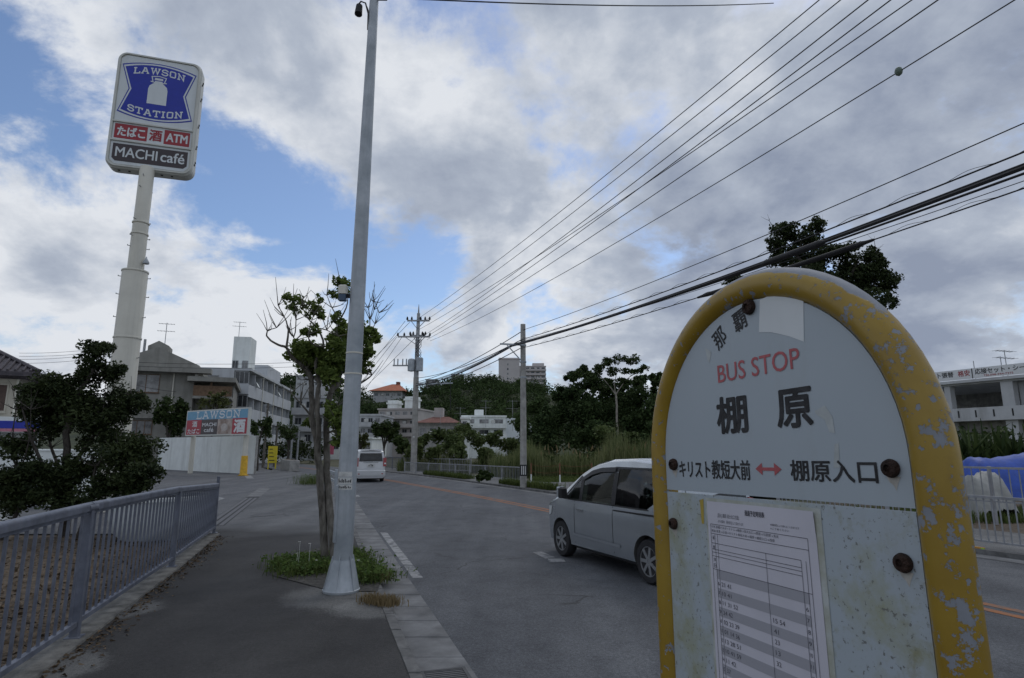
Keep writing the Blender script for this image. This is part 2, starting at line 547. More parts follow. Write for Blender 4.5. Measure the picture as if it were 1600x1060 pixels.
def curve(pts):
    ys = np.array([p[0] for p in pts], float); xs = np.array([p[1] for p in pts], float)
    yy = np.arange(ys[0], ys[-1], .5)
    xx = np.interp(yy, ys, xs)
    k = 9
    for _ in range(2):
        pad = np.concatenate([2 * xx[0] - xx[k:0:-1], xx, 2 * xx[-1] - xx[-2:-k - 2:-1]])
        xx = np.convolve(pad, np.ones(2 * k + 1) / (2 * k + 1), 'valid')
    return lambda y: float(np.interp(y, yy, xx))


L_out = curve([(-12, 5.25), (0, 1.47), (5.63, -.33), (11.53, -2.21), (21.46, -5.34), (32, -8.7), (40, -12.0), (47, -15.9), (60, -24), (80, -38), (110, -62), (150, -100)])
C_ln = curve([(-12, 13.8), (0, 8.95), (7.8, 5.81), (18.8, 1.36), (24.1, -1.0), (33.1, -5.52), (40, -9.0), (47, -12.9), (60, -20.5), (80, -34), (110, -57), (150, -94)])
R_out = curve([(-12, 19.7), (0, 14.05), (10.9, 8.9), (27.9, .87), (39.9, -4.8), (46.7, -8.75), (60, -16.6), (80, -29.5), (110, -52), (150, -88)])


def strip(fa, fb, y0, y1, z, step=1.0, za=None):
    """sheet between two plan curves"""
    ys = np.arange(y0, y1 + 1e-6, step)
    b = MB()
    vs = []
    for y in ys:
        vs += [(fa(y), y, z), (fb(y), y, z)]
    b.add(vs, [(2 * i, 2 * i + 1, 2 * i + 3, 2 * i + 2) for i in range(len(ys) - 1)])
    return b


b = MB(); b.add([(-2500, -400, -.16), (2500, -400, -.16), (2500, 3500, -.16), (-2500, 3500, -.16)], [(0, 1, 2, 3)])
tag(b.build('ground', MT['earth']), kind='structure')
tag(strip(L_out, R_out, -11, 149, ROADZ).build('road', MT['road']), kind='structure')


def off(f, d):
    return lambda y: f(y) + d


# orange double centre line, worn
for dx in (-.17, .13):
    o = strip(off(C_ln, dx), off(C_ln, dx + .15), 2, 70, ROADZ + .004).build('centre_line', MT['orange'])
    tag(o, kind='structure')
# worn white edge line pieces
for (y0, y1, d0, d1) in ((9.5, 14.4, .06, .22), (24.5, 25.6, .1, .28)):
    o = strip(off(L_out, d0), off(L_out, d1), y0, y1, ROADZ + .004, .35).build('edge_line', MT['white_line'])
    tag(o, kind='structure')
a = g(835, 866, ROADZ)
b = MB()
for (pp) in ([(832, 863), (846, 862), (868, 871), (852, 873)], [(856, 873), (880, 873), (884, 878), (858, 879)]):
    b.add([g(x, y, ROADZ + .004) for x, y in pp], [(0, 1, 2, 3)])
tag(b.build('lane_mark', MT['white_line']), kind='structure')

# kerb stones and gutter slabs along the near side, each its own piece
GW, KW = .50, .11
gut = tag(strip(off(L_out, -GW), L_out, 20.2, 100, ROADZ + .006).build('gutter', MT['gutter']), kind='structure')
kerb = tag(strip(off(L_out, -GW - KW), off(L_out, -GW - .002), 20.2, 100, -.002).build('kerb', MT['kerb']), kind='structure')
rng = random.Random(4)
y = -4.2
i = 0
while y < 20.0:
    y2 = min(y + .60, 20.2)
    ga = .006
    for (nm, d0, d1, zt, m, par) in (('gutter_slab', -GW + .004, -.004, ROADZ + .012 + rng.uniform(-.003, .003), 'gutter', gut), ('kerb_stone', -GW - KW, -GW - .004, .006 + rng.uniform(-.004, .004), 'kerb', kerb)):
        ya, yb = y + ga, y2 - ga
        p = [(L_out(ya) + d0, ya), (L_out(ya) + d1, ya), (L_out(yb) + d1, yb), (L_out(yb) + d0, yb)]
        c = [(q[0] * .985 + sum(r[0] for r in p) / 4 * .015, q[1] * .985 + sum(r[1] for r in p) / 4 * .015) for q in p]
        bb = MB()
        vs = [(q[0], q[1], -.15) for q in p] + [(q[0], q[1], zt - .008) for q in p] + [(q[0], q[1], zt) for q in c]
        fs = [(8, 9, 10, 11)]
        for k in (0, 4):
            for j in range(4):
                fs.append((k + j, k + (j + 1) % 4, k + 4 + (j + 1) % 4, k + 4 + j))
        bb.add(vs, fs)
        bb.build(nm, MT[m], par)
    y = y2
    i += 1
# drain grate in the gutter at the bottom of the view
gx, gy = L_out(5.45) - .27, 5.45
gr = empty('drain_grate', (gx, gy, ROADZ + .014), 'iron drain grate set into the gutter at the bottom of the view', 'drain grate', rz=R(17))
b = MB()
for (x0, y0, x1, y1) in ((-.2, -.24, .2, -.21), (-.2, .21, .2, .24), (-.2, -.21, -.17, .21), (.17, -.21, .2, .21)):
    b.box(x0, y0, -.01, x1, y1, .008)
MT['iron'] = mat('dark_iron', (.09, .09, .092), .7, .4)
b.build('frame', MT['iron'], gr)
b = MB(); b.box(-.17, -.21, -.012, .17, .21, -.006); b.build('drain_pit', MT['dark'], gr)
for k in range(10):
    b = MB(); yy = -.19 + k * .042; b.box(-.17, yy, -.006, .17, yy + .016, .006); b.build('grate_bar', MT['iron'], gr)

# near pavement (sidewalk) and the parking lot behind it
FENCE = [Vector((-3.28, 2.75, 0)), Vector((-4.29, 6.28, 0)), Vector((-5.32, 9.82, 0)), Vector((-6.49, 13.55, 0))]


def fence_x(y):
    return float(np.interp(y, [-10, 2.75, 6.28, 9.82, 13.55], [.37, -3.28, -4.29, -5.32, -6.49]))


walk_l = lambda y: fence_x(y) - .1 if y < 13.6 else -6.6 - (y - 13.6) * .36
o = strip(walk_l, off(L_out, -GW - KW - .002), -10, 60, 0.0, .5).build('sidewalk', MT['walk']); tag(o, kind='structure')
b = MB(); b.add([(-60, 13.62, -.006), (-6.0, 13.62, -.006), (-8, 22, -.006), (-14, 40, -.006), (-26, 62, -.006), (-70, 62, -.006)], [(0, 1, 2, 3, 4, 5)])
tag(b.build('parking_lot', MT['apron']), kind='structure')
b = MB(); b.add([(-40, -8, -.03), (-.3, -8, -.03), (-3.5, 2.75, -.03), (-4.5, 6.28, -.03), (-5.5, 9.82, -.03), (-6.65, 13.6, -.03), (-40, 13.6, -.03)], [tuple(range(7))])
tag(b.build('planting_bed_ground', MT['soil']), kind='structure')
# fallen leaves in the bed behind the fence
rn = np.random.default_rng(3)


def leaf_quads(P, size, rng, up=.0, asp=.5, curl=0.0):
    """one diamond leaf per point"""
    n = len(P)
    d = rng.normal(size=(n, 3)); d[:, 2] = d[:, 2] * (1 - up) ; d /= np.linalg.norm(d, axis=1)[:, None] + 1e-9
    e = rng.normal(size=(n, 3)); e[:, 2] *= (1 - up)
    e -= (e * d).sum(1)[:, None] * d; e /= np.linalg.norm(e, axis=1)[:, None] + 1e-9
    s = size * rng.uniform(.45, 1.45, n)[:, None]
    nn = np.cross(d, e) * s * curl
    V = np.stack([P - d * s * .5, P + e * s * asp * .5 + nn - d * s * .05, P + d * s * .5, P - e * s * asp * .5 + nn - d * s * .05], 1).reshape(-1, 3)
    Q = np.arange(4 * n).reshape(-1, 4)
    return V, Q


n = 5000
yy = rn.uniform(3, 13.4, n)
xx = np.array([fence_x(v) for v in yy]) - .15 - np.abs(rn.normal(0, 1.6, n))
V, Q = leaf_quads(np.stack([xx, yy, np.full(n, -.02) + rn.uniform(0, .02, n)], 1), .07, rn, up=.85, curl=.15)
MT['litter'] = leafmat('leaf_litter', (.03, .021, .014), (.14, .10, .062), .1, 3)
tag(link('leaf_litter', fast_mesh('leaf_litter', V, Q, MT['litter'])), 'dry brown leaf litter on the soil behind the grey railing', 'leaf litter', kind='stuff')
n = 700
yy = rn.uniform(5, 13.2, n)
xx = np.array([fence_x(v) for v in yy]) + .14 + np.abs(rn.normal(0, .13, n))
V, Q = leaf_quads(np.stack([xx, yy, np.full(n, .008)], 1), .05, rn, up=.85, curl=.2)
tag(link('dead_leaves', fast_mesh('dead_leaves', V, Q, MT['litter'])), 'scattered dead leaves along the foot of the grey railing', 'leaf litter', kind='stuff')

# low concrete footing under the near railing
b = MB()
vs = []
for p in [(3.28 - 9.2, 0)] if False else FENCE:
    vs += [(p.x - .16, p.y, -.1), (p.x - .16, p.y, .03), (p.x + .12, p.y, .022), (p.x + .16, p.y, -.1)]
fs = [(0, 1, 2, 3), (15, 14, 13, 12)]
for i in range(3):
    for j in range(3):
        fs.append((4 * i + j, 4 * i + j + 1, 4 * i + 4 + j + 1, 4 * i + 4 + j))
b.add(vs, fs)
MT['footing'] = mat('stained_footing', (.09, .088, .082), .95, scale=4, col2=(.2, .195, .18), bump=.4)
tag(b.build('railing_footing', MT['footing']), kind='structure')


# ------------------------------------------------------------------ near railing
rail = empty('railing', FENCE[1], 'grey steel baluster railing along the left edge of the sidewalk', 'railing')


def loc_(p):
    return Vector(p) - FENCE[1]


tops = [1.25, 1.25, 1.19, 1.03]
for i, p in enumerate(FENCE):
    b = MB()
    q = loc_(p)
    hgt = tops[i] + (.2 if i == 3 else -.02)
    w = .038 if i < 3 else .03
    j_ = max(i, 1); ang = math.atan2(FENCE[j_].y - FENCE[j_ - 1].y, FENCE[j_].x - FENCE[j_ - 1].x)
    b.bbox(-w, -w, 0, w, w, hgt, .006)
    b.box(-.07, -.07, .02, .07, .07, .035)
    b.xform(Matrix.Translation(q) @ Matrix.Rotation(ang, 4, 'Z'))
    b.build('post', MT['fence'], rail)
bal_me = None
for i in range(3):
    A, B = FENCE[i], FENCE[i + 1]
    d = (B - A).normalized()
    t0, t1 = tops[i], tops[i + 1]
    if i == 2:
        t0 = tops[2] - .005
    for (z0, z1, w, h, nm) in ((t0, t1, .075, .05, 'top_rail'), (t0 - .045, t1 - .045, .034, .03, 'upper_rail'), (.15 + .02, .15 + .0, .05, .045, 'bottom_rail')):
        b = MB()
        b.bar(loc_(A) + d * .02 + Vector((0, 0, z0)), loc_(B) - d * .0 + Vector((0, 0, z1)), w, h)
        if nm == 'top_rail':
            b.tube([loc_(A) + d * .02 + Vector((0, 0, z0 + .024)), loc_(B) + Vector((0, 0, z1 + .024))], .034, 10)
        b.build(nm, MT['fence'], rail, smooth=True)
    if i == 0:
        nb = 23
    else:
        nb = 22
    Ln = (B - A).length
    for k in range(1, nb):
        f = k / nb
        p = loc_(A + (B - A) * f)
        h = t0 + (t1 - t0) * f - .05
        bb = MB(); bb.box(-.009, -.012, .17, .009, .012, h)
        o = bb.build('baluster', MT['fence'], rail, fix=False)
        o.location = p
        o.rotation_euler.z = math.atan2(d.y, d.x)
        if i == 0 and k in (24, 25):
            o.rotation_euler.x = R(-1.2)
    if i == 1:
        b = MB(); b.tube([loc_(A) - d * .1 + Vector((0, 0, t0)), loc_(A) + d * .12 + Vector((0, 0, t0 - .003))], .046, 12); b.build('rail_sleeve', MT['fence'], rail, smooth=True)

# ------------------------------------------------------------------ round white tub behind the railing
tub = empty('concrete_tub', (-7.55, 13.35, -.03), 'big round off white concrete tub behind the far panel of the grey railing', 'tub')
MT['tub'] = mat('tub_concrete', (.5, .53, .55), .8, var=.08, scale=3, streak=((.3, .31, .31), .5, (4, 4, .4)))
b = MB(); b.lathe([(.72, 0), (.9, .18), (.98, .45), (1.0, .80), (1.0, .86), (.9, .86), (.88, .55), (.2, .5)], 48); b.build('body', MT['tub'], tub, smooth=True)
b = MB(); b.lathe([(1.035, .80), (1.035, .87), (.9, .875), (.9, .80)], 48); b.build('rim', MT['wall_white'], tub, smooth=True)

# ------------------------------------------------------------------ lamp pole
LP = g(533, 924)
MT['sticker'] = mat('faded_sticker', (.55, .55, .53), .6, scale=20)
lamp = empty('lamp_pole', LP, 'tall tapered galvanised steel lamp pole with stickers at the kerb', 'lamp pole')
lamp.rotation_euler = (0, R(.45), 0)
b = MB()
b.lathe([(.125, 0), (.122, 1.5), (.1, 5.0), (.072, 8.3), (.058, 10.2)], 28); b.build('shaft', MT['galv'], lamp, smooth=True)
b = MB(); b.lathe([(.235, 0), (.24, .012), (.24, .03), (.228, .035), (.135, .40), (.127, .40)], 28); b.build('base_cone', MT['galv'], lamp, smooth=True)
for k in range(6):
    t = R(60 * k - 92)
    b = MB(); b.add([(.12, -.006, .03), (.236, -.006, .034), (.14, -.006, .45), (.12, -.006, .45), (.12, .006, .03), (.236, .006, .034), (.14, .006, .45), (.12, .006, .45)],
                    [(0, 1, 2, 3), (7, 6, 5, 4), (0, 4, 5, 1), (1, 5, 6, 2), (2, 6, 7, 3), (3, 7, 4, 0)])
    b.xform(Matrix.Rotation(t, 4, 'Z')); b.build('gusset', MT['galv'], lamp)
for z in (at(548, 555, 8.37).z, at(546, 587, 8.37).z):
    rr = .1225 - (z - 1.5) * .0063
    b = MB(); b.lathe([(rr + .001, z), (rr + .006, z + .003), (rr + .006, z + .022), (rr + .001, z + .025)], 28); b.build('band', MT['cream'], lamp, smooth=True)
# access cover with hinge
b = MB(); b.bbox(-.045, -.14, .62, .045, -.1, 1.36, .008); b.xform(Matrix.Rotation(R(-62), 4, 'Z')); b.build('access_cover', MT['galv'], lamp)


def curved_patch(r, a0, a1, z0, z1, n=10):
    b = MB(); vs = []
    for k in range(n + 1):
        t = a0 + (a1 - a0) * k / n
        vs += [(r * math.cos(t), r * math.sin(t), z0), (r * math.cos(t), r * math.sin(t), z1)]
    b.add(vs, [(2 * i, 2 * i + 2, 2 * i + 3, 2 * i + 1) for i in range(n)])
    return b


MT['ink'] = mat('black_ink', (.02, .02, .022), .6, scale=60, col2=(.05, .05, .054), lo=.45, hi=.75, detail=8)
for (z0, z1, a0, a1) in ((1.47, 1.535, -145, -48), (1.375, 1.46, -150, -42), (1.30, 1.368, -150, -42)):
    o = curved_patch(.1255, R(a0), R(a1), z0, z1).build('sticker', MT['sticker'], lamp, fix=False)
    if z1 < 1.5:
        b = MB(); rr = random.Random(int(z0 * 100))
        for k in range(9):
            t = R(a0 + 8 + k * 10.4)
            for (da, dz) in ((0, 0), (3.2, .4)):
                c = curved_patch(.1262, t + R(da), t + R(da + 2.4 + rr.random() * 2), z0 + .014 + rr.random() * .008, z0 + (z1 - z0) * (.5 + .35 * rr.random()), 2)
                b.add(c.v, c.f)
        b.build('sticker_print', MT['ink'], o, fix=False)
b = MB(); b.bbox(-.06, -.05, 0, .06, .05, .13, .015); b.bbox(-.05, -.045, -.1, .05, .045, 0, .01, 1)
MT['blue_plastic'] = mat('dull_blue_plastic', (.06, .1, .16), .5)
sz_ = at(538, 463, 8.37).z
b.xform(Matrix.Translation((-.2, -.04, sz_)))
b.build('sensor_box', [MT['cream'], MT['blue_plastic']], lamp)
b = MB(); b.bar((-.2, -.04, sz_ - .02), (-.09, 0, sz_ - .02), .03, .06); b.build('sensor_bracket', MT['dark'], lamp)
b = MB(); b.tube([(-.22, -.02, 7.72), (-.22, -.05, 7.55)], [.05, .06], 12); b.tube([(-.08, 0, 7.6), (-.13, -.01, 7.78), (-.2, -.02, 7.80), (-.24, -.02, 7.74)], .012, 8)
b.tube([(-.07, -.02, 7.3), (-.07, -.05, 7.62), (-.1, -.02, 7.7)], .01, 6); b.xform(Matrix.Translation((0, 0, at(577, 25, 8.37).z - 7.62))); b.build('camera_unit', MT['black'], lamp, smooth=True)
b = MB(); cz_ = at(590, 3, 8.37).z; b.bbox(.03, -.07, cz_, .2, .05, cz_ + .06, .01); b.build('clamp', MT['dark'], lamp)
b = MB(); b.tube([(0, 0, 10.1), (.1, 0, 10.6), (.6, .1, 11.0), (1.8, .3, 11.15)], [.056, .05, .045, .04], 12); b.build('arm', MT['galv'], lamp, smooth=True)
b = MB(); b.lathe([(.05, 0), (.16, .03), (.18, .09), (.1, .14), (.02, .15)], 16); b.xform(Matrix.Translation((2.05, .34, 11.08)) @ Matrix.Diagonal((2.0, 1, 1, 1))); b.build('lamp_head', MT['galv'], lamp, smooth=True)
pit = [g(425, 900), g(440, 872), g(545, 845), g(596, 905), g(590, 925), g(520, 925)]
b = MB(); b.add([(p.x, p.y, .010) for p in pit], [tuple(range(len(pit)))])
tag(b.build('tree_pit_soil_path', mat('dark_pit_soil', (.04, .038, .034), .95, scale=12, col2=(.085, .08, .072), bump=.7, bscale=60)), kind='structure')


def blades(P, h, w, rng, lean=.5, bend=.5):
    """grass blades: 2-segment tapered strips"""
    n = len(P)
    a = rng.uniform(0, 2 * np.pi, n)
    dirv = np.stack([np.cos(a), np.sin(a), np.zeros(n)], 1)
    side = np.stack([-np.sin(a), np.cos(a), np.zeros(n)], 1)
    hh = (h * rng.uniform(.5, 1.2, n))[:, None]
    ln = (lean * rng.uniform(0, 1, n))[:, None]
    up = np.array([[0, 0, 1.]])
    w_ = (w * rng.uniform(.6, 1.2, n))[:, None]
    m = P + up * hh * .55 + dirv * hh * ln * .35
    t = P + up * hh * (1 - .3 * ln * bend) + dirv * hh * ln
    V = np.stack([P - side * w_, P + side * w_, m + side * w_ * .7, m - side * w_ * .7, t + side * w_ * .12, t - side * w_ * .12], 1).reshape(-1, 3)
    k = np.arange(n)[:, None] * 6
    Q = np.concatenate([k + np.array([[0, 1, 2, 3]]), k + np.array([[3, 2, 4, 5]])], 0)
    return V, Q


def weeds(name, label, pts_px, n, h, mats, seed, z=.01, clump=.12, leafy=True):
    rng = np.random.default_rng(seed)
    idx = rng.integers(0, len(pts_px), n)
    C = np.array([list(g(x, y, z)) for x, y in pts_px])
    P = C[idx] + np.concatenate([rng.normal(0, clump, (n, 2)), np.zeros((n, 1))], 1)
    V, Q = blades(P, h, .006, rng, .9)
    mi = np.zeros(len(Q), int)
    if leafy:
        P2 = C[rng.integers(0, len(pts_px), n)] + np.concatenate([rng.normal(0, clump, (n, 2)), rng.uniform(.01, h, (n, 1))], 1)
        V2, Q2 = leaf_quads(P2, .055, rng, .3, .6, .15)
        Q = np.concatenate([Q, Q2 + len(V)], 0); V = np.concatenate([V, V2], 0)
        mi = np.concatenate([mi, np.ones(len(Q2), int)])
    return tag(link(name, fast_mesh(name, V, Q, mats, mi)), label, 'weeds', kind='stuff')


MT['weed'] = leafmat('weed_leaf', (.045, .085, .02), (.13, .19, .05), .3, 4)
weeds('weeds', 'bright green weeds round the street tree and lamp pole', [(455, 890), (470, 885), (480, 880), (500, 878), (470, 895), (490, 893), (510, 890), (450, 882), (555, 880), (560, 892), (575, 900), (565, 905), (548, 870), (585, 906)], 4200, .15, [MT['grass'], MT['weed']], 1, clump=.17)
weeds('dry_grass_tuft', 'tuft of dry brown grass on the kerb beside the lamp pole', [(590, 943), (603, 942), (580, 940), (612, 945), (596, 906)], 900, .10, [MT['drygrass'], MT['drygrass']], 2, clump=.07, leafy=False)
# white weed flowers
b = MB()
for (px, py) in ((468, 847), (484, 850), (464, 865), (494, 876), (560, 876)):
    p = at(px, py, 9.6)
    b.tube([(p.x, p.y, 0), (p.x + .01, p.y, p.z)], .003, 4)
    for k in range(5):
        t = k * 1.257
        b.add([p, p + Vector((math.cos(t) * .02, math.sin(t) * .02, .008)), p + Vector((math.cos(t + .7) * .024, math.sin(t + .7) * .024, .004)), p + Vector((math.cos(t + 1.2) * .018, math.sin(t + 1.2) * .018, .008))], [(0, 1, 2, 3)])
tag(b.build('wild_flowers', MT['sticker'], fix=False), 'small white wild flowers above the weeds by the tree', 'flowers', kind='stuff')
# slot drain beside the parking entrance
A, B = Vector((-7.2, 15.2, 0)), Vector((-11.4, 28.5, 0))
MT['drain_iron'] = mat('drain_iron', (.12, .12, .125), .7, .3)
sl = tag(strip(lambda y: np.interp(y, [15, 28.6], [-7.45, -11.75]), lambda y: np.interp(y, [15, 28.6], [-6.95, -11.25]), 15, 28.5, .003, .9).build('slot_drain', MT['dark']), kind='structure')
for k in range(3):
    o = strip(lambda y: np.interp(y, [15, 28.6], [-7.43, -11.73]) + k * .17, lambda y: np.interp(y, [15, 28.6], [-7.43, -11.73]) + k * .17 + .11, 15, 23.5, .0075, .9).build('drain_cover_bar', MT['drain_iron'], sl)
o = strip(lambda y: np.interp(y, [15, 28.6], [-7.46, -11.76]), lambda y: np.interp(y, [15, 28.6], [-6.94, -11.24]), 23.6, 28.5, .008, .7).build('drain_cover', MT['gutter'], sl)
b = MB(); p = g(412, 805); b.lathe([(.34, 0), (.34, .006), (.30, .007), (.30, .004), (.02, .005)], 28, (p.x, p.y, .0)); tag(b.build('manhole_cover', MT['iron']), 'round iron manhole cover flush in the sidewalk', 'manhole cover')
for (pp) in ([(340, 783), (352, 779), (340, 776)], [(381, 742), (392, 743), (397, 748), (385, 748)]):
    b = MB(); b.add([g(x, y, .002) for x, y in pp], [tuple(range(len(pp)))]); tag(b.build('parking_line', MT['white_line']), kind='structure')
# ------------------------------------------------------------------ lettering
_TM = {}


def text_mesh(body):
    cu = bpy.data.curves.new('t', 'FONT'); cu.body = body; cu.resolution_u = 3
    o = bpy.data.objects.new('t', cu)
    COL.objects.link(o)
    me = bpy.data.meshes.new_from_object(o)
    bpy.data.objects.remove(o); bpy.data.curves.remove(cu)
    return me


def text(name, body, x0, x1, y0, y1, m, parent, bold=0.0, plane=None):
    """flat lettering fitted in the box x0..x1, y0..y1 of a local plane matrix (x right, y up, z out); bold thickens the strokes"""
    me = text_mesh(body)
    co = np.zeros(len(me.vertices) * 3, np.float32); me.vertices.foreach_get('co', co); co = co.reshape(-1, 3)
    lo, hi = co.min(0), co.max(0)
    fs = [tuple(p.vertices) for p in me.polygons]
    bpy.data.meshes.remove(me)
    n = len(co)
    h = (y1 - y0)
    d = bold * h
    q = np.zeros((n, 3))
    q[:, 0] = x0 + d + (co[:, 0] - lo[0]) / (hi[0] - lo[0]) * (x1 - x0 - 2 * d)
    q[:, 1] = y0 + d + (co[:, 1] - lo[1]) / (hi[1] - lo[1]) * (h - 2 * d)
    V, Fs = [], []
    steps = [(0, 0)] + ([(math.cos(t) * d, math.sin(t) * d) for t in np.arange(8) * math.pi / 4] if bold else [])
    for k, (dx, dy) in enumerate(steps):
        V.append(q + np.array([dx, dy, k * h * .0006]))
        Fs += [tuple(i + k * n for i in f) for f in fs]
    V = np.concatenate(V)
    if plane is not None:
        P = np.array(plane)
        V = V @ P[:3, :3].T + P[:3, 3]
    me = bpy.data.meshes.new(name)
    me.from_pydata(V.tolist(), [], Fs)
    me.materials.append(m)
    me.update()
    return link(name, me, parent)


def stroke(b, pts, w, z=0.0, closed=False):
    """flat poly-line of width w in the xy plane"""
    pts = [Vector((p[0], p[1], 0)) for p in pts]
    n = len(pts)
    vs = []
    for i, p in enumerate(pts):
        if closed:
            a, c = pts[i - 1], pts[(i + 1) % n]
        else:
            a, c = pts[max(i - 1, 0)], pts[min(i + 1, n - 1)]
        d1 = (p - a).normalized() if (p - a).length > 1e-9 else (c - p).normalized()
        d2 = (c - p).normalized() if (c - p).length > 1e-9 else d1
        n1 = Vector((-d1.y, d1.x, 0)); n2 = Vector((-d2.y, d2.x, 0))
        m = (n1 + n2)
        m = m.normalized() / max(.4, m.normalized().dot(n1)) if m.length > 1e-6 else n1
        vs += [(p.x + m.x * w / 2, p.y + m.y * w / 2, z), (p.x - m.x * w / 2, p.y - m.y * w / 2, z)]
    fs = [(2 * i, 2 * i + 1, 2 * i + 3, 2 * i + 2) for i in range(n - 1)]
    if closed:
        fs.append((2 * n - 2, 2 * n - 1, 1, 0))
    b.add(vs, fs)
    return b


# slab-serif capitals in a unit box, as strokes
def arc(cx, cy, rx, ry, a0, a1, n=8):
    return [(cx + rx * math.cos(R(a0 + (a1 - a0) * k / n)), cy + ry * math.sin(R(a0 + (a1 - a0) * k / n))) for k in range(n + 1)]


SLAB = {
    'L': (.8, [[(.22, 0), (.22, 1)], [(.04, 1), (.42, 1)], [(.04, 0), (.78, 0), (.78, .3)]]),
    'A': (1.0, [[(.14, 0), (.45, 1), (.55, 1), (.86, 0)], [(.27, .36), (.73, .36)], [(0, 0), (.3, 0)], [(.7, 0), (1, 0)], [(.3, 1), (.55, 1)]]),
    'W': (1.25, [[(.14, 1), (.36, 0), (.62, .95), (.88, 0), (1.11, 1)], [(0, 1), (.32, 1)], [(.93, 1), (1.25, 1)], [(.5, 1), (.74, 1)]]),
    'S': (.82, [[(.74, .72), (.74, .95)], [(.74, .8)] + arc(.4, .76, .34, .26, 20, 250, 9) + arc(.42, .26, .34, .28, 80, -160, 9), [(.06, .28), (.06, .05)]]),
    'O': (.9, [[(.12, .1), (.12, .9), (.22, 1), (.68, 1), (.78, .9), (.78, .1), (.68, 0), (.22, 0), (.12, .1)]]),
    'N': (1.0, [[(.18, 0), (.18, 1), (.8, 0), (.8, 1)], [(0, 0), (.36, 0)], [(0, 1), (.2, 1)], [(.62, 1), (1, 1)]]),
    'T': (.9, [[(.45, 0), (.45, 1)], [(.05, .72), (.05, 1), (.85, 1), (.85, .72)], [(.24, 0), (.66, 0)]]),
    'I': (.5, [[(.25, 0), (.25, 1)], [(.03, 0), (.47, 0)], [(.03, 1), (.47, 1)]]),
}


def slab_word(name, word, x0, x1, h, base, w, m, parent, z, plane):
    """slab lettering set along a baseline function base(x) (lets the word follow an arch)"""
    gap = .16
    tot = sum(SLAB[c][0] for c in word) + gap * (len(word) - 1)
    sc = (x1 - x0) / tot
    b = MB()
    x = x0
    for c in word:
        cw, strokes = SLAB[c]
        for s_ in strokes:
            dense = []
            for i in range(len(s_) - 1):
                for k in range(3):
                    t = k / 3
                    dense.append((s_[i][0] * (1 - t) + s_[i + 1][0] * t, s_[i][1] * (1 - t) + s_[i + 1][1] * t))
            dense.append(s_[-1])
            pts = [(x + p[0] * sc, base(x + p[0] * sc) + p[1] * h) for p in s_]
            stroke(b, pts, w, z)
            z += .00002
        x += (cw + gap) * sc
    b.xform(plane)
    return b.build(name, m, parent, fix=False)


# ------------------------------------------------------------------ bus stop sign
def peel_paint():
    m = bpy.data.materials.new('peeling_yellow_paint'); m.use_nodes = True
    nt = m.node_tree; N = nt.nodes.new; L = nt.links.new
    b = nt.nodes['Principled BSDF']
    tc = N('ShaderNodeTexCoord')

    def noise(sc, det, ro=.6):
        n = N('ShaderNodeTexNoise'); n.inputs['Scale'].default_value = sc; n.inputs['Detail'].default_value = det; n.inputs['Roughness'].default_value = ro
        L(tc.outputs['Object'], n.inputs['Vector']); return n.outputs['Fac']

    def ma(op, a, c):
        x = N('ShaderNodeMath'); x.operation = op
        for i, q in enumerate((a, c)):
            if isinstance(q, (int, float)): x.inputs[i].default_value = q
            else: L(q, x.inputs[i])
        return x.outputs[0]

    def mr(v, a, c, t0=0., t1=1.):
        x = N('ShaderNodeMapRange'); x.inputs['From Min'].default_value = a; x.inputs['From Max'].default_value = c
        x.inputs['To Min'].default_value = t0; x.inputs['To Max'].default_value = t1
        L(v, x.inputs['Value']); return x.outputs[0]

    def mix(f, a, c):
        x = N('ShaderNodeMix'); x.data_type = 'RGBA'; L(f, x.inputs[0])
        for i, q in ((6, a), (7, c)):
            if isinstance(q, tuple): x.inputs[i].default_value = (*q, 1)
            else: L(q, x.inputs[i])
        return x.outputs[2]
    ge = N('ShaderNodeNewGeometry'); sp = N('ShaderNodeSeparateXYZ'); L(ge.outputs['Normal'], sp.inputs[0])
    so = N('ShaderNodeSeparateXYZ'); L(tc.outputs['Object'], so.inputs[0])
    # flakes: large chips more on the right leg, the weathered top face bare
    big = ma('ADD', noise(42, 9, .7), mr(so.outputs[0], -.28, .3, -.03, .026))
    chips = mr(big, .578, .588)
    small = mr(noise(75, 4, .55), .655, .67)
    top = mr(ma('ADD', sp.outputs[2], ma('MULTIPLY', noise(22, 6), .55)), .86, .90)
    bare = ma('MAXIMUM', ma('MAXIMUM', chips, small), top)
    yel = mix(mr(noise(9, 6), .35, .7), (.28, .175, .016), (.36, .235, .026))
    yel = mix(mr(noise(30, 6), .62, .8, 0, .6), yel, (.2, .12, .02))
    gre = mix(noise(40, 5), (.16, .175, .2), (.3, .315, .35))
    L(mix(bare, yel, gre), b.inputs['Base Color'])
    L(mr(bare, 0, 1, .38, .7), b.inputs['Roughness'])
    bp = N('ShaderNodeBump'); bp.inputs['Strength'].default_value = .6; bp.inputs['Distance'].default_value = .0012; bp.invert = True
    L(bare, bp.inputs['Height']); L(bp.outputs[0], b.inputs['Normal'])
    return m


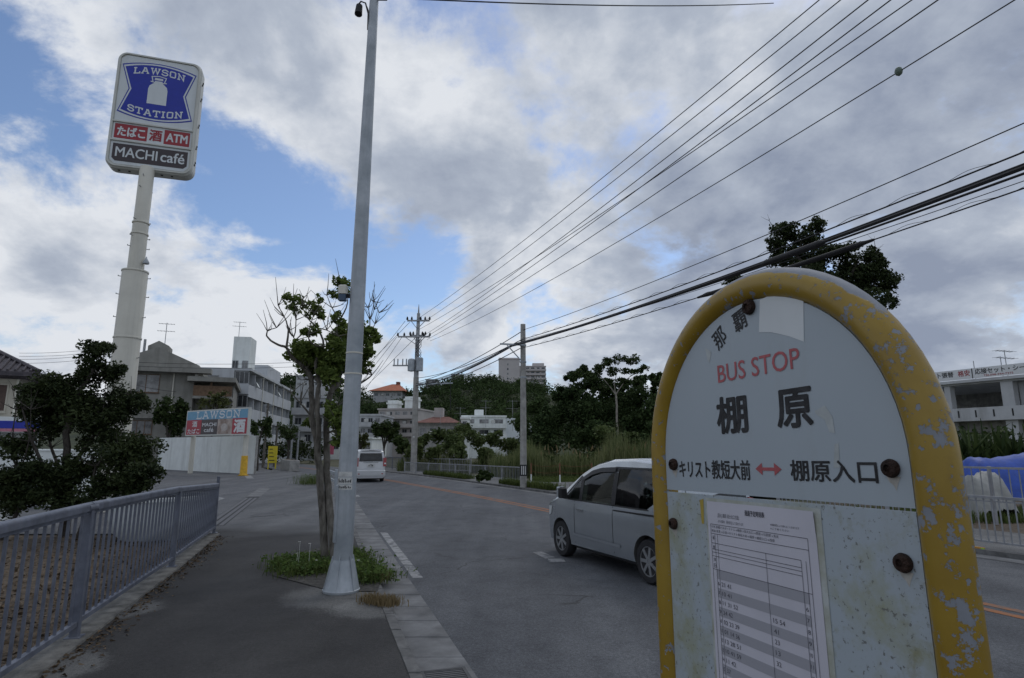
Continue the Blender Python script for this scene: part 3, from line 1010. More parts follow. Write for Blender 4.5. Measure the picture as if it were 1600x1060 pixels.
def sign_white(name, lichen):
    m = bpy.data.materials.new(name); m.use_nodes = True
    nt = m.node_tree; N = nt.nodes.new; L = nt.links.new
    b = nt.nodes['Principled BSDF']
    tc = N('ShaderNodeTexCoord')

    def noise(sc, det, ro=.6, off=(0, 0, 0), stretch=(1, 1, 1)):
        mp = N('ShaderNodeMapping'); mp.inputs['Location'].default_value = off; mp.inputs['Scale'].default_value = stretch
        L(tc.outputs['Object'], mp.inputs[0])
        n = N('ShaderNodeTexNoise'); n.inputs['Scale'].default_value = sc; n.inputs['Detail'].default_value = det; n.inputs['Roughness'].default_value = ro
        L(mp.outputs[0], n.inputs['Vector']); return n.outputs['Fac']

    def mr(v, a, c, t0=0., t1=1.):
        x = N('ShaderNodeMapRange'); x.inputs['From Min'].default_value = a; x.inputs['From Max'].default_value = c
        x.inputs['To Min'].default_value = t0; x.inputs['To Max'].default_value = t1
        L(v, x.inputs['Value']); return x.outputs[0]

    def mix(f, a, c):
        x = N('ShaderNodeMix'); x.data_type = 'RGBA'; L(f, x.inputs[0])
        for i, q in ((6, a), (7, c)):
            if isinstance(q, tuple): x.inputs[i].default_value = (*q, 1)
            else: L(q, x.inputs[i])
        return x.outputs[2]
    c = mix(noise(4, 6), (.36, .41, .455), (.42, .475, .51))
    c = mix(mr(noise(14, 8, .7, (3, 1, 0), (1, 1, .25)), .56, .8, 0, .35 + .25 * lichen), c, (.33, .35, .34))
    if lichen:
        c = mix(mr(noise(8, 10, .72, (7, 2, 5)), .49, .66, 0, .75), c, (.30, .31, .17))
        c = mix(mr(noise(22, 9, .75, (1, 2, 9)), .55, .70, 0, .75), c, (.24, .23, .12))
        c = mix(mr(noise(170, 3, .6), .62, .68, 0, .85), c, (.14, .14, .13))
    L(c, b.inputs['Base Color'])
    b.inputs['Roughness'].default_value = .42
    return m


MT['peel'] = peel_paint()
MT['sign_top'] = sign_white('sign_white_enamel', 0)
MT['sign_low'] = sign_white('sign_white_enamel_mossy', 1)
MT['sticker_white'] = mat('patch_sticker', (.66, .69, .70), .45, var=.04)
MT['red_ink'] = mat('faded_red_ink', (.42, .10, .11), .5, var=.12, scale=30)
MT['paper'] = mat('laminated_paper', (.58, .57, .63), .35, var=.04, scale=8)
MT['paper_band'] = plain('paper_grey_band', (.36, .36, .4), .4)
MT['paper_ink'] = plain('paper_ink', (.09, .09, .11), .5)
MT['tape'] = mat('old_tape', (.40, .41, .33), .5, var=.12, scale=30, col2=(.5, .53, .52))
BO = Vector((.3574, .8681, 1.7815))
yaw, roll, lean = -1.2431, .0207, -.0121
Rv = Vector((math.cos(yaw), math.sin(yaw), 0)); Uv = Vector((0, 0, 1)); Nv = Rv.cross(Uv)
U2 = Uv * math.cos(lean) + Nv * math.sin(lean)
R3 = Rv * math.cos(roll) + U2 * math.sin(roll); U3 = -Rv * math.sin(roll) + U2 * math.cos(roll)
N3 = R3.cross(U3)
# local axes of the sign: x right, z up, -y out of the face
BM = Matrix(((R3.x, -N3.x, U3.x, 0), (R3.y, -N3.y, U3.y, 0), (R3.z, -N3.z, U3.z, 0), (0, 0, 0, 1)))
bus = empty('bus_stop_sign', BO, 'weathered bus stop sign with arched peeling yellow tube frame and timetable', 'bus stop sign')
bus.rotation_euler = BM.to_euler()
RB, VC, RT = .252, .052, .0222
pts = [(-RB, 0, -1.74 + k * .145) for k in range(12)] + [(-RB, 0, 0)]
pts += [(RB * math.cos(R(180 - k * 5)), 0, VC + RB * math.sin(R(180 - k * 5))) for k in range(37)]
pts += [(RB, 0, 0)] + [(RB, 0, -.145 - k * .145) for k in range(12)]
b = MB(); b.tube(pts, RT, 24); b.build('frame', MT['peel'], bus, smooth=True)
RP = RB - RT + .001
FY = -.010      # face depth of the panels
arcp = [(RP * math.cos(R(a)), VC + RP * math.sin(R(a))) for a in range(0, 181, 5)]
b = MB(); b.prism([(RP, .001)] + arcp + [(-RP, .001)], FY, FY + .003, 'y'); up_ = b.build('upper_panel', MT['sign_top'], bus)
b = MB(); b.prism([(-RP, -.0025), (RP, -.0025), (RP, -.66), (-RP, -.66)], FY, FY + .003, 'y'); lo_ = b.build('lower_panel', MT['sign_low'], bus)
for (x0, z0, z1) in ((-.2, -.62, -.6), (-.2, .1, .12)):
    b = MB(); b.bar((-RB, .018, z0), (RB, .018, z0), .02, .012); b.build('cross_bar', MT['steel'], bus)
BOLT = [(.0108, .2731, 1.15), (-.2039, .0442, 1), (.2098, .042, 1), (-.2127, -.0551, .95), (.2111, -.0557, 1)]
for (u, v, s_) in BOLT:
    b = MB(); b.lathe([(.0095 * s_, 0), (.0103 * s_, .003), (.0088 * s_, .007), (.0042 * s_, .009), (.0042 * s_, .006), (.001, .006)], 20)
    b.xform(Matrix.Translation((u, FY, v)) @ Matrix.Rotation(R(90), 4, 'X'))
    b.build('bolt', MT['rust'], bus, smooth=True)
PL = lambda d: Matrix(((1, 0, 0, 0), (0, 0, -1, FY - d), (0, 1, 0, 0), (0, 0, 0, 1)))
text('lettering', 'BUS STOP', -.0727, .0955, .170, .198, MT['red_ink'], up_, .008, PL(.0006))
text('lettering', '棚', -.082, -.0115, .0905, .148, MT['ink'], up_, .030, PL(.0006))
text('lettering', '原', .046, .109, .0925, .145, MT['ink'], up_, .030, PL(.0006))
text('lettering', 'キリスト教短大前', -.190, -.0145, .0225, .0515, MT['ink'], up_, .018, PL(.0006))
text('lettering', '棚原入口', .062, .1915, .0245, .0515, MT['ink'], up_, .02, PL(.0006))
for (ch, u, v, a) in (('那', -.0625, .2405, 32), ('覇', -.0135, .2585, 16)):
    o = text('lettering', ch, -.0145, .0145, -.016, .016, MT['ink'], up_, .012, PL(.0006) @ Matrix.Translation((u, v, 0)) @ Matrix.Rotation(R(a), 4, 'Z'))
b = MB()
b.add([(u, v, 0) for u, v in [(-.0035, .039), (.010, .0475), (.010, .0412), (.033, .0412), (.033, .0475), (.0465, .039), (.033, .0305), (.033, .0368), (.010, .0368), (.010, .0305)]],
      [(0, 1, 2), (0, 2, 8), (0, 8, 9), (2, 3, 7, 8), (3, 4, 5), (3, 5, 7), (7, 5, 6)])
b.xform(PL(.0007)); b.build('red_double_arrow', MT['red_ink'], up_, fix=False)
# plain patch sticker over the second place name
b = MB(); vs = [(.0318, .2785), (.06, .281), (.09, .272), (.111, .258), (.1051, .203), (.08, .2155), (.05, .227), (.0248, .2323)]
b.add([(u, v, 0) for u, v in vs], [(0, 1, 6, 7), (1, 2, 5, 6), (2, 3, 4, 5)]); b.xform(PL(.0005)); b.build('patch_sticker', MT['sticker_white'], up_, fix=False)
MT['scuff'] = mat('tape_residue', (.44, .47, .47), .7, var=.12, scale=40)
for vs in ([(.112, .112), (.128, .118), (.138, .103), (.139, .083), (.131, .085), (.126, .1), (.113, .108)], [(.137, .07), (.143, .071), (.141, .042), (.132, .042)], [(-.1, .232), (-.085, .222), (-.092, .205), (-.097, .214)]):
    b = MB(); b.add([(u, v, 0) for u, v in vs], [tuple(range(len(vs)))])
    b.xform(PL(.0004)); b.build('tape_residue', MT['scuff'], up_, fix=False)
# rust runs under bolts
MT['rust_run'] = mat('rust_run', (.42, .40, .36), .7, var=.25, scale=50)
for (u, v, s_) in BOLT[1:]:
    b = MB(); b.add([(u - .008, v - .009, 0), (u + .009, v - .009, 0), (u + .005, v - .016, 0), (u + .002, v - .024, 0), (u - .001, v - .018, 0), (u - .005, v - .015, 0)], [(0, 1, 2, 3, 4, 5)])
    b.xform(PL(.0003)); b.build('rust_run', MT['rust_run'], up_ if v > 0 else lo_, fix=False)
# timetable sheet
PT = Matrix(((1, 0, 0, 0), (0, 0, -1, FY - .0012), (0, 1, 0, 0), (0, 0, 0, 1)))
x0, x1, y1_, y0_ = -.119, .096, -.012, -.325
b = MB(); b.add([(x0 - .006, y0_, 0), (x1 + .008, y0_, 0), (x1 + .010, y1_ + .004, 0), (x0 - .004, y1_ + .005, 0)], [(0, 1, 2, 3)])
b.xform(PL(.0006)); tape = b.build('old_tape', MT['tape'], lo_, fix=False)
b = MB(); nx = 14
vs = []
for i in range(nx + 1):
    u = x0 + (x1 - x0) * i / nx
    for v in (y0_, -.05, y1_):
        vs.append((u, v, .002 * max(0, i - 11) / 3 * (1 if v == y1_ else 0)))
b.add(vs, [(3 * i + j, 3 * i + 3 + j, 3 * i + 4 + j, 3 * i + 1 + j) for i in range(nx) for j in (0, 1)])
b.xform(PT); sheet = b.build('timetable_sheet', MT['paper'], bus, fix=False)
b = MB(); b.add([(-.138, -.012, 0), (-.128, -.009, 0), (-.130, -.048, 0), (-.136, -.048, 0)], [(0, 1, 2, 3)]); b.xform(PL(.0005)); b.build('yellow_tape', mat('yellow_tape', (.45, .33, .06), .5), lo_, fix=False)
PP = lambda d: PT @ Matrix.Translation((0, 0, d))
# grey alternate rows
tx0, tx1 = -.112, .082
ty = -.112
b = MB(); rows = 16; rh = .0132
for k in range(0, rows, 2):
    za = ty - k * rh
    b.add([(tx0 + .008, za, 0), (tx1 - .006, za, 0), (tx1 - .006, za - rh, 0), (tx0 + .008, za - rh, 0)], [(0, 1, 2, 3)])
b.xform(PP(.0003)); b.build('row_band', MT['paper_band'], sheet, fix=False)
b = MB()
for v in (-.046, -.060, -.074, -.083, -.0875, -.093, ty):
    stroke(b, [(tx0, v), (tx1 if v in (-.046, -.060, ty) else tx1 - .014, v)], .0007)
for u in (tx0, tx0 + .009, tx0 + .015, .005, tx1 - .014, tx1 - .006, tx1):
    stroke(b, [(u, -.046 if u in (tx0, tx1) else (-.074 if u > tx0 + .02 else -.06)), (u, ty - rows * rh)], .0007)
b.xform(PP(.0006)); b.build('table_rule', MT['paper_ink'], sheet, fix=False)
text('print', '通過予定時刻表', -.032, .008, -.0275, -.0195, MT['paper_ink'], sheet, .02, PP(.0006))
text('print', '[琉大] 棚原 (琉大北口方面)', -.093, -.045, -.0355, -.0285, MT['paper_ink'], sheet, 0, PP(.0006))
text('print', 'のりば案内　運行状況により変わります', -.093, -.036, -.0425, -.038, MT['paper_ink'], sheet, 0, PP(.0006))
text('print', '※道路事情により遅れることがあります', .018, .070, -.0365, -.0335, MT['paper_ink'], sheet, 0, PP(.0006))
text('print', '※ご了承ください', .018, .052, -.0415, -.0385, MT['paper_ink'], sheet, 0, PP(.0006))
text('print', '行先 那覇バスターミナル→棚原→琉大北口→西原→与那原→馬天', -.11, .032, -.0515, -.0475, MT['paper_ink'], sheet, 0, PP(.0006))
text('print', '経由 首里→石嶺→キリスト教短大前→棚原→棚原入口→西原', -.11, .024, -.0575, -.0535, MT['paper_ink'], sheet, 0, PP(.0006))
for (v, s_) in ((-.066, '系'), (-.080, '統'), (-.099, '平'), (-.107, '日')):
    text('print', s_, -.109, -.104, v - .003, v + .003, MT['paper_ink'], sheet, .01, PP(.0006))
LEFTC = ['21 41', '10 41', '11 31 52', '24 42', '02 23 39', '01 14 36', '13 28 51', '10 41 59', '11 42', '37', '06 38', '21 44', '03 51', '20 44', '19 56']
RIGHTC = ['', '', '15 54', '41', '23', '13', '32', '', '32', '13 50', '53', '', '15 56', '52', '']
for k, (a_, c_) in enumerate(zip(LEFTC, RIGHTC)):
    v = ty - (k + 1) * rh - rh * .5
    text('print', str(k + 6), tx0 + .0095, tx0 + .0135, v - .0025, v + .0025, MT['paper_ink'], sheet, 0, PP(.0006))
    text('print', a_, tx0 + .018, tx0 + .018 + .0042 * len(a_), v - .003, v + .003, MT['paper_ink'], sheet, 0, PP(.0006))
    if c_:
        text('print', c_, .01, .01 + .0042 * len(c_), v - .003, v + .003, MT['paper_ink'], sheet, 0, PP(.0006))
    text('print', str(k + 6), tx1 - .0125, tx1 - .0085, v - .0025, v + .0025, MT['paper_ink'], sheet, 0, PP(.0006))
# foot: concrete base block
b = MB(); b.lathe([(.36, 0), (.36, .12), (.33, .16), (.1, .17)], 28, (0, 0, 0)); b.xform(BM.inverted() @ Matrix.Translation(-Vector((0, 0, BO.z))))
b.build('base_block', MT['conc'], bus, smooth=True)
# ------------------------------------------------------------------ convenience store pole sign
LX, LY, LZ, LW, LH, LYAW = -12.01, 18.4, 12.94, 2.56, 4.18, .31
MT['lit_white'] = mat('sign_acrylic_white', (.66, .70, .72), .3, var=.03, scale=2, streak=((.5, .52, .52), .4, (3, 3, .3)))
MT['law_blue'] = mat('sign_blue', (.018, .035, .36), .3, var=.06)
MT['law_red'] = mat('sign_red', (.33, .03, .04), .35, var=.08)
MT['law_brown'] = mat('sign_brown', (.055, .042, .046), .35, var=.1)
MT['sign_frame'] = mat('sign_frame_paint', (.60, .61, .57), .45, var=.05, scale=2, streak=((.42, .41, .37), .5, (3, 3, .3)))
ps = empty('pole_sign', (-12.06, 18.42, 0), 'tall cream pole with blue milk can convenience store sign on top', 'pole sign')
PSO = Vector((-12.06, 18.42, 0))
b = MB(); b.lathe([(.44, 0), (.42, .4), (.385, .41), (.365, 7.36), (.35, 7.42)], 36); b.build('lower_mast', MT['cream'], ps, smooth=True)
b = MB(); b.lathe([(.235, 7.3), (.23, 8.95), (.22, 8.96), (.215, 10.95), (.2, 10.97)], 32); b.build('upper_mast', MT['cream'], ps, smooth=True)
for (z, r_) in ((7.36, .372), (8.62, .242), (9.0, .24), (5.2, .381)):
    b = MB(); b.lathe([(r_, z), (r_ + .012, z + .01), (r_ + .012, z + .05), (r_, z + .06)], 32); b.build('mast_ring', MT['cream'], ps, smooth=True)
for k, (z, r_) in enumerate(((4.6, .37), (5.9, .37), (7.2, .36), (6.6, .36), (8.2, .23), (8.55, .23), (9.1, .22), (10.2, .21), (10.6, .21))):
    b = MB()
    for sgn in (1, -1):
        b.bar((sgn * r_, -.02, z), (sgn * (r_ + .09), -.04, z), .02, .02); b.bar((sgn * (r_ + .08), -.04, z - .01), (sgn * (r_ + .08), -.04, z + .03), .02, .02)
    b.xform(Matrix.Rotation(R(12 * k), 4, 'Z')); b.build('climbing_step', MT['steel'], ps)
b = MB(); b.lathe([(.02, 0), (.09, .02), (.1, .06), (.03, .2), (.01, .26)], 14); b.xform(Matrix.Translation((.34, -.05, 7.62))); b.build('spotlight', MT['galv'], ps, smooth=True)
hd = bpy.data.objects.new('sign_box', None); COL.objects.link(hd); hd.parent = ps
bx0 = Vector((LX, LY, LZ)) - PSO


def rrect(w, h, r, n=6):
    p = []
    for cx, cy, a0 in ((w / 2 - r, h / 2 - r, 0), (-w / 2 + r, h / 2 - r, 90), (-w / 2 + r, -h / 2 + r, 180), (w / 2 - r, -h / 2 + r, 270)):
        p += arc(cx, cy, r, r, a0, a0 + 90, n)
    return p


COL.objects.unlink(hd); bpy.data.objects.remove(hd)
FR = Matrix.Translation(bx0) @ Matrix.Rotation(LYAW, 4, 'Z')
b = MB()
o1, o2 = rrect(LW, LH, .3), rrect(LW - .08, LH - .08, .27)
n = len(o1)
D = .52
vs = [(x, 0.04, z) for x, z in o2] + [(x, .08, z) for x, z in o1] + [(x, D - .04, z) for x, z in o1] + [(x, D, z) for x, z in o2]
fs = [tuple(range(n)), tuple(range(4 * n - 1, 3 * n - 1, -1))]
for k in range(3):
    for i in range(n):
        fs.append((k * n + i, (k + 1) * n + i, (k + 1) * n + (i + 1) % n, k * n + (i + 1) % n))
b.add(vs, fs)
b.xform(FR); sbox = b.build('sign_box', MT['sign_frame'], ps)
# rim round the face
b = MB()
inn = rrect(LW - .2, LH - .2, .22)
vs = [(x, .041, z) for x, z in o2] + [(x, .0, z) for x, z in rrect(LW - .1, LH - .1, .26)] + [(x, .0, z) for x, z in inn] + [(x, .03, z) for x, z in inn]
fs = []
for k in range(3):
    for i in range(n):
        fs.append((k * n + i, (k + 1) * n + i, (k + 1) * n + (i + 1) % n, k * n + (i + 1) % n))
b.add(vs, fs); b.xform(FR); b.build('face_rim', MT['sign_frame'], sbox)
SPL = lambda d: FR @ Matrix(((1, 0, 0, 0), (0, 0, -1, .036 - d), (0, 1, 0, 0), (0, 0, 0, 1)))
# v measured upward from sign centre; heights from the photograph: top panel 59%, middle 16%, bottom 15%
hw = LW / 2 - .12


def flat(name, pts, m, par, d):
    b = MB(); b.add([(u, v, 0) for u, v in pts], [tuple(range(len(pts)))]); b.xform(SPL(d)); return b.build(name, m, par, fix=False)


top = LH / 2
yA, yB, yC = top - .13, top - 2.54, top - 3.20     # panel joints
f1 = flat('main_panel', [(-hw, yB), (hw, yB), (hw, yA - .15), (hw - .15, yA), (-hw + .15, yA), (-hw, yA - .15)], MT['lit_white'], sbox, .004)
f2 = flat('middle_panel', [(-hw, yC), (hw, yC), (hw, yB - .05), (-hw, yB - .05)], MT['lit_white'], sbox, .004)
yE = -LH / 2 + .13
f3 = flat('lower_panel', [(-hw, yE + .15), (-hw + .15, yE), (hw - .15, yE), (hw, yE + .15), (hw, yC - .06), (-hw, yC - .06)], MT['lit_white'], sbox, .004)
for yy in (yB - .025, yC - .03):
    b = MB(); b.box(-hw - .02, -.02, yy - .025, hw + .02, .03, yy + .025); b.xform(FR); b.build('panel_bar', MT['sign_frame'], sbox)
# blue shield with waisted sides and arched top and bottom
cx, W1, W2 = 0.0, 1.12, .86
sy0, sy1 = yB + .10, yA - .10


def shield(inset, nn=16):
    p = []
    for k in range(nn + 1):
        t = -1 + 2 * k / nn
        p.append((t * (W1 - inset * 1.15), sy1 - .24 + (.20 * (1 - t * t)) - inset))
    mid = (sy0 + sy1) / 2
    p.append((W2 - inset, mid))
    for k in range(nn + 1):
        t = 1 - 2 * k / nn
        p.append((t * (W1 - inset * 1.15), sy0 + .24 - (.20 * (1 - t * t)) + inset))
    p.append((-W2 + inset, mid))
    return p


def nflat(name, pts, m, par, d, c=(0, 0)):
    """fan from a centre so waisted outlines fill cleanly"""
    b = MB(); nn = len(pts)
    b.add([(c[0], c[1], 0)] + [(u, v, 0) for u, v in pts], [(0, i + 1, (i + 1) % nn + 1) for i in range(nn)])
    b.xform(SPL(d)); return b.build(name, m, par, fix=False)


mid = (sy0 + sy1) / 2
nflat('shield', shield(0), MT['law_blue'], f1, .008, (0, mid))
nflat('shield_border', shield(.035), MT['lit_white'], f1, .011, (0, mid))
sh = nflat('shield_field', shield(.085), MT['law_blue'], f1, .014, (0, mid))
slab_word('lettering', 'LAWSON', -.78, .78, .2, lambda x: sy1 - .63 + .20 * (1 - (x / 1.1) ** 2), .042, MT['lit_white'], f1, 0, SPL(.017))
slab_word('lettering', 'STATION', -.82, .82, .2, lambda x: sy0 + .42 - .20 * (1 - (x / 1.1) ** 2), .042, MT['lit_white'], f1, 0, SPL(.017))
# milk can
cy = mid - .02
can = [(-.29, cy - .42), (-.29, cy + .12), (-.26, cy + .24), (-.17, cy + .33), (-.115, cy + .37), (-.115, cy + .44), (.115, cy + .44), (.115, cy + .37), (.17, cy + .33), (.26, cy + .24), (.29, cy + .12), (.29, cy - .42)]
nflat('milk_can', can, MT['lit_white'], f1, .017, (0, cy))
b = MB(); stroke(b, [(-.165, cy + .37), (-.215, cy + .585), (0, cy + .625), (.215, cy + .585), (.165, cy + .37)], .03); stroke(b, [(-.24, cy + .40), (-.10, cy + .375)], .035); stroke(b, [(.24, cy + .40), (.1, cy + .375)], .035)
b.add([(-.13, cy + .47, 0), (.13, cy + .47, 0), (.12, cy + .55, 0), (-.12, cy + .55, 0)], [(0, 1, 2, 3)])
b.xform(SPL(.018)); b.build('milk_can_handle', MT['lit_white'], f1, fix=False)
ym0, ym1 = yC + .05, yB - .10
p = flat('red_panel', [(-hw + .05, ym0), (-.16, ym0), (-.16, ym1), (-hw + .05, ym1)], MT['law_red'], f2, .009)
text('lettering', 'たばこ', -hw + .13, -.21, ym0 + .08, ym1 - .08, MT['lit_white'], f2, .035, SPL(.013))
text('lettering', '酒', -.10, .28, ym0 + .05, ym1 - .05, MT['law_red'], f2, .03, SPL(.012))
flat('red_panel', [(.34, ym0), (hw - .05, ym0), (hw - .05, ym1), (.34, ym1)], MT['law_red'], f2, .009)
text('lettering', 'ATM', .40, hw - .11, ym0 + .10, ym1 - .10, MT['lit_white'], f2, .035, SPL(.013))
yb0, yb1 = yE + .10, yC - .14
flat('brown_panel', [(-hw + .06, yb0 + .1), (-hw + .16, yb0), (hw - .16, yb0), (hw - .06, yb0 + .1), (hw - .06, yb1), (-hw + .06, yb1)], MT['law_brown'], f3, .009)
text('lettering', 'MACHI', -hw + .15, .21, yb0 + .15, yb1 - .11, MT['lit_white'], f3, .018, SPL(.013))
text('lettering', 'café', .30, hw - .14, yb0 + .15, yb1 - .09, MT['lit_white'], f3, .018, SPL(.013))
for sx in (LW / 2 + .005,):
    for z in (-1.6, -1.0, -.2, .8, 1.4):
        b = MB(); b.box(sx - .01, .2, z - .03, sx + .02, .24, z + .03); b.box(sx - .01, .3, z + .1, sx + .02, .34, z + .16); b.xform(FR); b.build('bolt', MT['dark'], sbox)
for xx in (-.9, -.6, .35, .65):
    b = MB(); b.box(xx - .03, .2, -LH / 2 - .02, xx + .03, .26, -LH / 2 + .01); b.xform(FR); b.build('bolt', MT['dark'], sbox)

# ------------------------------------------------------------------ white boundary wall and the small billboard
WR, WL = Vector((-18.44, 43.83, 0)), Vector((-31.57, 54.38, 0))


def wall_between(name, A, B, h, t, m, label, cat='wall', cap=None, panels=0):
    d = (B - A); ln = d.length; ang = math.atan2(d.y, d.x)
    o = empty(name, A, label, cat, rz=ang)
    if panels:
        for k in range(panels):
            x0, x1 = ln * k / panels + .012, ln * (k + 1) / panels - .012
            b = MB(); b.box(x0, -t / 2, -.05, x1, t / 2, h); b.build('wall_panel', m, o)
        b = MB(); b.box(0, -t / 2 + .015, -.05, ln, t / 2 - .015, h - .01); b.build('wall_core', MT['conc'], o)
    else:
        b = MB(); b.box(0, -t / 2, -.05, ln, t / 2, h); b.build('wall_body', m, o)
    if cap:
        b = MB(); b.bbox(-.03, -t / 2 - .04, h, ln + .03, t / 2 + .04, h + cap, .02); b.build('coping', m, o)
    return o


wall_between('boundary_wall', WR, WL, 2.72, .2, MT['wall_white'], 'stained white concrete boundary wall behind the small billboard', panels=5)
b = MB()
p1, p2 = g(297, 740), g(380, 743.5)
Ym = (p1.y + p2.y) / 2
d = (p2 - p1); ang = math.atan2(d.y, d.x); ln = d.length
bb = empty('billboard', p1, 'low wide blue and red convenience store billboard on two white posts', 'billboard', rz=ang)
for x in (0.0, ln):
    b = MB(); b.lathe([(.17, 0), (.17, at(340, 640, Ym).z - .1)], 14, (x, 0, 0)); b.build('post', MT['cream'], bb, smooth=True)
bl, br, bz0, bz1 = -.55, ln + .6, at(340, 681, Ym).z, at(340, 640, Ym).z
kb = (bz1 - bz0) / 1.92
b = MB(); b.box(bl, -.34, bz0, br, -.14, bz1); b.build('board', MT['sign_frame'], bb)
BPL = lambda d: Matrix(((1, 0, 0, 0), (0, 0, -1, -.34 - d), (0, 1, 0, 0), (0, 0, 0, 1)))
MT['bb_blue'] = mat('faded_blue', (.16, .36, .52), .5, var=.08)
MT['bb_red'] = mat('faded_red', (.42, .05, .07), .5, var=.08)
MT['bb_white'] = mat('billboard_white', (.72, .73, .74), .5, var=.03)
MT['bb_coffee'] = mat('coffee_photo_print', (.30, .21, .17), .5, scale=1.6, col2=(.55, .47, .42))
bw = br - bl


def bflat(name, x0, x1, z0, z1, m, d=.004):
    b = MB(); b.add([(x0, z0, 0), (x1, z0, 0), (x1, z1, 0), (x0, z1, 0)], [(0, 1, 2, 3)]); b.xform(BPL(d)); return b.build(name, m, bb, fix=False)


zm = bz0 + (bz1 - bz0) * .62
e_ = .09
bflat('blue_band', bl + e_, br - e_, zm, bz1 - e_, MT['bb_blue'])
slab_word('lettering', 'LAWSON', bl + bw * .17, bl + bw * .88, .46 * kb, lambda x: zm + .10 * kb, .09, MT['bb_white'], bb, 0, BPL(.012))
bflat('red_band', bl + e_, bl + bw * .265, bz0 + e_, zm, MT['bb_red'])
bflat('brown_band', bl + bw * .265, bl + bw * .535, bz0 + e_, zm, MT['law_brown'])
bflat('photo_band', bl + bw * .535, bl + bw * .765, bz0 + e_, zm, MT['bb_coffee'])
bflat('red_band', bl + bw * .765, br - e_, bz0 + e_, zm, MT['bb_red'])
text('lettering', '酒', bl + bw * .11, bl + bw * .195, bz0 + .66 * kb, bz0 + 1.10 * kb, MT['bb_white'], bb, .03, BPL(.012))
text('lettering', 'たばこ', bl + bw * .04, bl + bw * .245, bz0 + .16 * kb, bz0 + .54 * kb, MT['bb_white'], bb, .03, BPL(.012))
text('lettering', 'MACHI', bl + bw * .285, bl + bw * .515, bz0 + .68 * kb, bz0 + .95 * kb, MT['bb_white'], bb, .03, BPL(.012))
text('lettering', 'café', bl + bw * .32, bl + bw * .475, bz0 + .27 * kb, bz0 + .58 * kb, MT['bb_white'], bb, .02, BPL(.012))
text('lettering', '酒', bl + bw * .79, bl + bw * .965, bz0 + .17 * kb, bz0 + 1.12 * kb, MT['bb_white'], bb, .05, BPL(.012))
b = MB()
for (cx_, cz_, rx, rz_, m) in ((bl + bw * .645, bz0 + .58 * kb, .38, .27, 0),):
    b.add([(cx_, cz_, 0)] + [(cx_ + rx * math.cos(R(15 * k)), cz_ + rz_ * math.sin(R(15 * k)), 0) for k in range(24)], [(0, k + 1, (k + 1) % 24 + 1) for k in range(24)])
b.xform(BPL(.009)); b.build('cup_print', mat('cup_print', (.5, .45, .42), .5, scale=3, var=.2), bb, fix=False)
yg = empty('pole_guard', p2 + Vector((0, 0, 0)), 'yellow cone shaped guard round the right billboard post', 'pole guard')
b = MB(); b.lathe([(.30, 0), (.27, .06), (.24, .1), (.21, 1.3), (.2, 1.32)], 14); b.build('sleeve', mat('yellow_plastic', (.62, .36, .02), .5), yg, smooth=True)
b = MB(); b.lathe([(.34, 0), (.34, .05)], 14); b.build('foot_ring', mat('yellow_plastic_foot', (.5, .3, .02), .6), yg)

# wall behind the big shrub and low kerb wall at far left
wall_between('plastered_wall', Vector((-13.3, 19.6, 0)), Vector((-23, 22.4, 0)), 1.75, .18, MT['wall_white'], 'white plastered wall half hidden behind the dark evergreen shrub', cap=.06)
wall_between('low_wall', Vector((-11.3, 13.95, 0)), Vector((-19, 15.0, 0)), .42, .2, MT['wall_white'], 'low white wall at the left edge behind the railing', cap=.04)


# ------------------------------------------------------------------ generic pieces for buildings
WR_ = random.Random(8)


def windows(par, rects, y, face='y', glass='glass', frame='steel', depth=.05, mull=1, sill=True):
    """each window: frame mesh child, panes as sub-parts. rects in wall plane (a0, a1, z0, z1); face 'y' wall faces -y at y; 'x' wall faces +x at x=y"""
    for (a0, a1, z0, z1) in rects:
        b = MB(); t = .06

        def bx(b, u0, u1, w0, w1, d0, d1):
            if face == 'y':
                b.box(u0, y - d1, w0, u1, y - d0, w1)
            else:
                b.box(y + d0, u0, w0, y + d1, u1, w1)
        bx(b, a0, a1, z1 - t, z1, -.05, depth); bx(b, a0, a1, z0, z0 + t, -.05, depth)
        bx(b, a0, a0 + t, z0 + t, z1 - t, -.05, depth); bx(b, a1 - t, a1, z0 + t, z1 - t, -.05, depth)
        for k in range(1, mull + 1):
            u = a0 + (a1 - a0) * k / (mull + 1)
            bx(b, u - t / 2, u + t / 2, z0 + t, z1 - t, -.05, depth * .8)
        if sill:
            bx(b, a0 - .05, a1 + .05, z0 - .07, z0 - .001, -.02, depth + .06)
        o = b.build('window', MT[frame], par)
        gl_ = 'curtain' if glass == 'glass' and WR_.random() < .38 else glass
        b = MB(); bx(b, a0 + t * .5, a1 - t * .5, z0 + t * .5, z1 - t * .5, -.04, .012); b.build('pane', MT[gl_], o)


def antenna(loc, h, label, w=1.4, parent=None):
    o = empty('tv_antenna', loc, label, 'antenna', rz=R(hash(label) % 60 if False else 20)) if parent is None else None
    b = MB(); b.tube([(0, 0, 0), (0, 0, h)], .035, 6)
    o2 = b.build('mast', MT['steel'], o)
    b = MB()
    for (z, ww) in ((h * .96, w), (h * .72, w * 1.1)):
        b.bar((-ww / 2, 0, z), (ww / 2, 0, z), .035, .035)
        for k in range(6):
            x = -ww / 2 + ww * k / 5
            b.bar((x, -.28, z), (x, .28, z), .025, .025)
    b.build('yagi', MT['steel'], o)
    return o


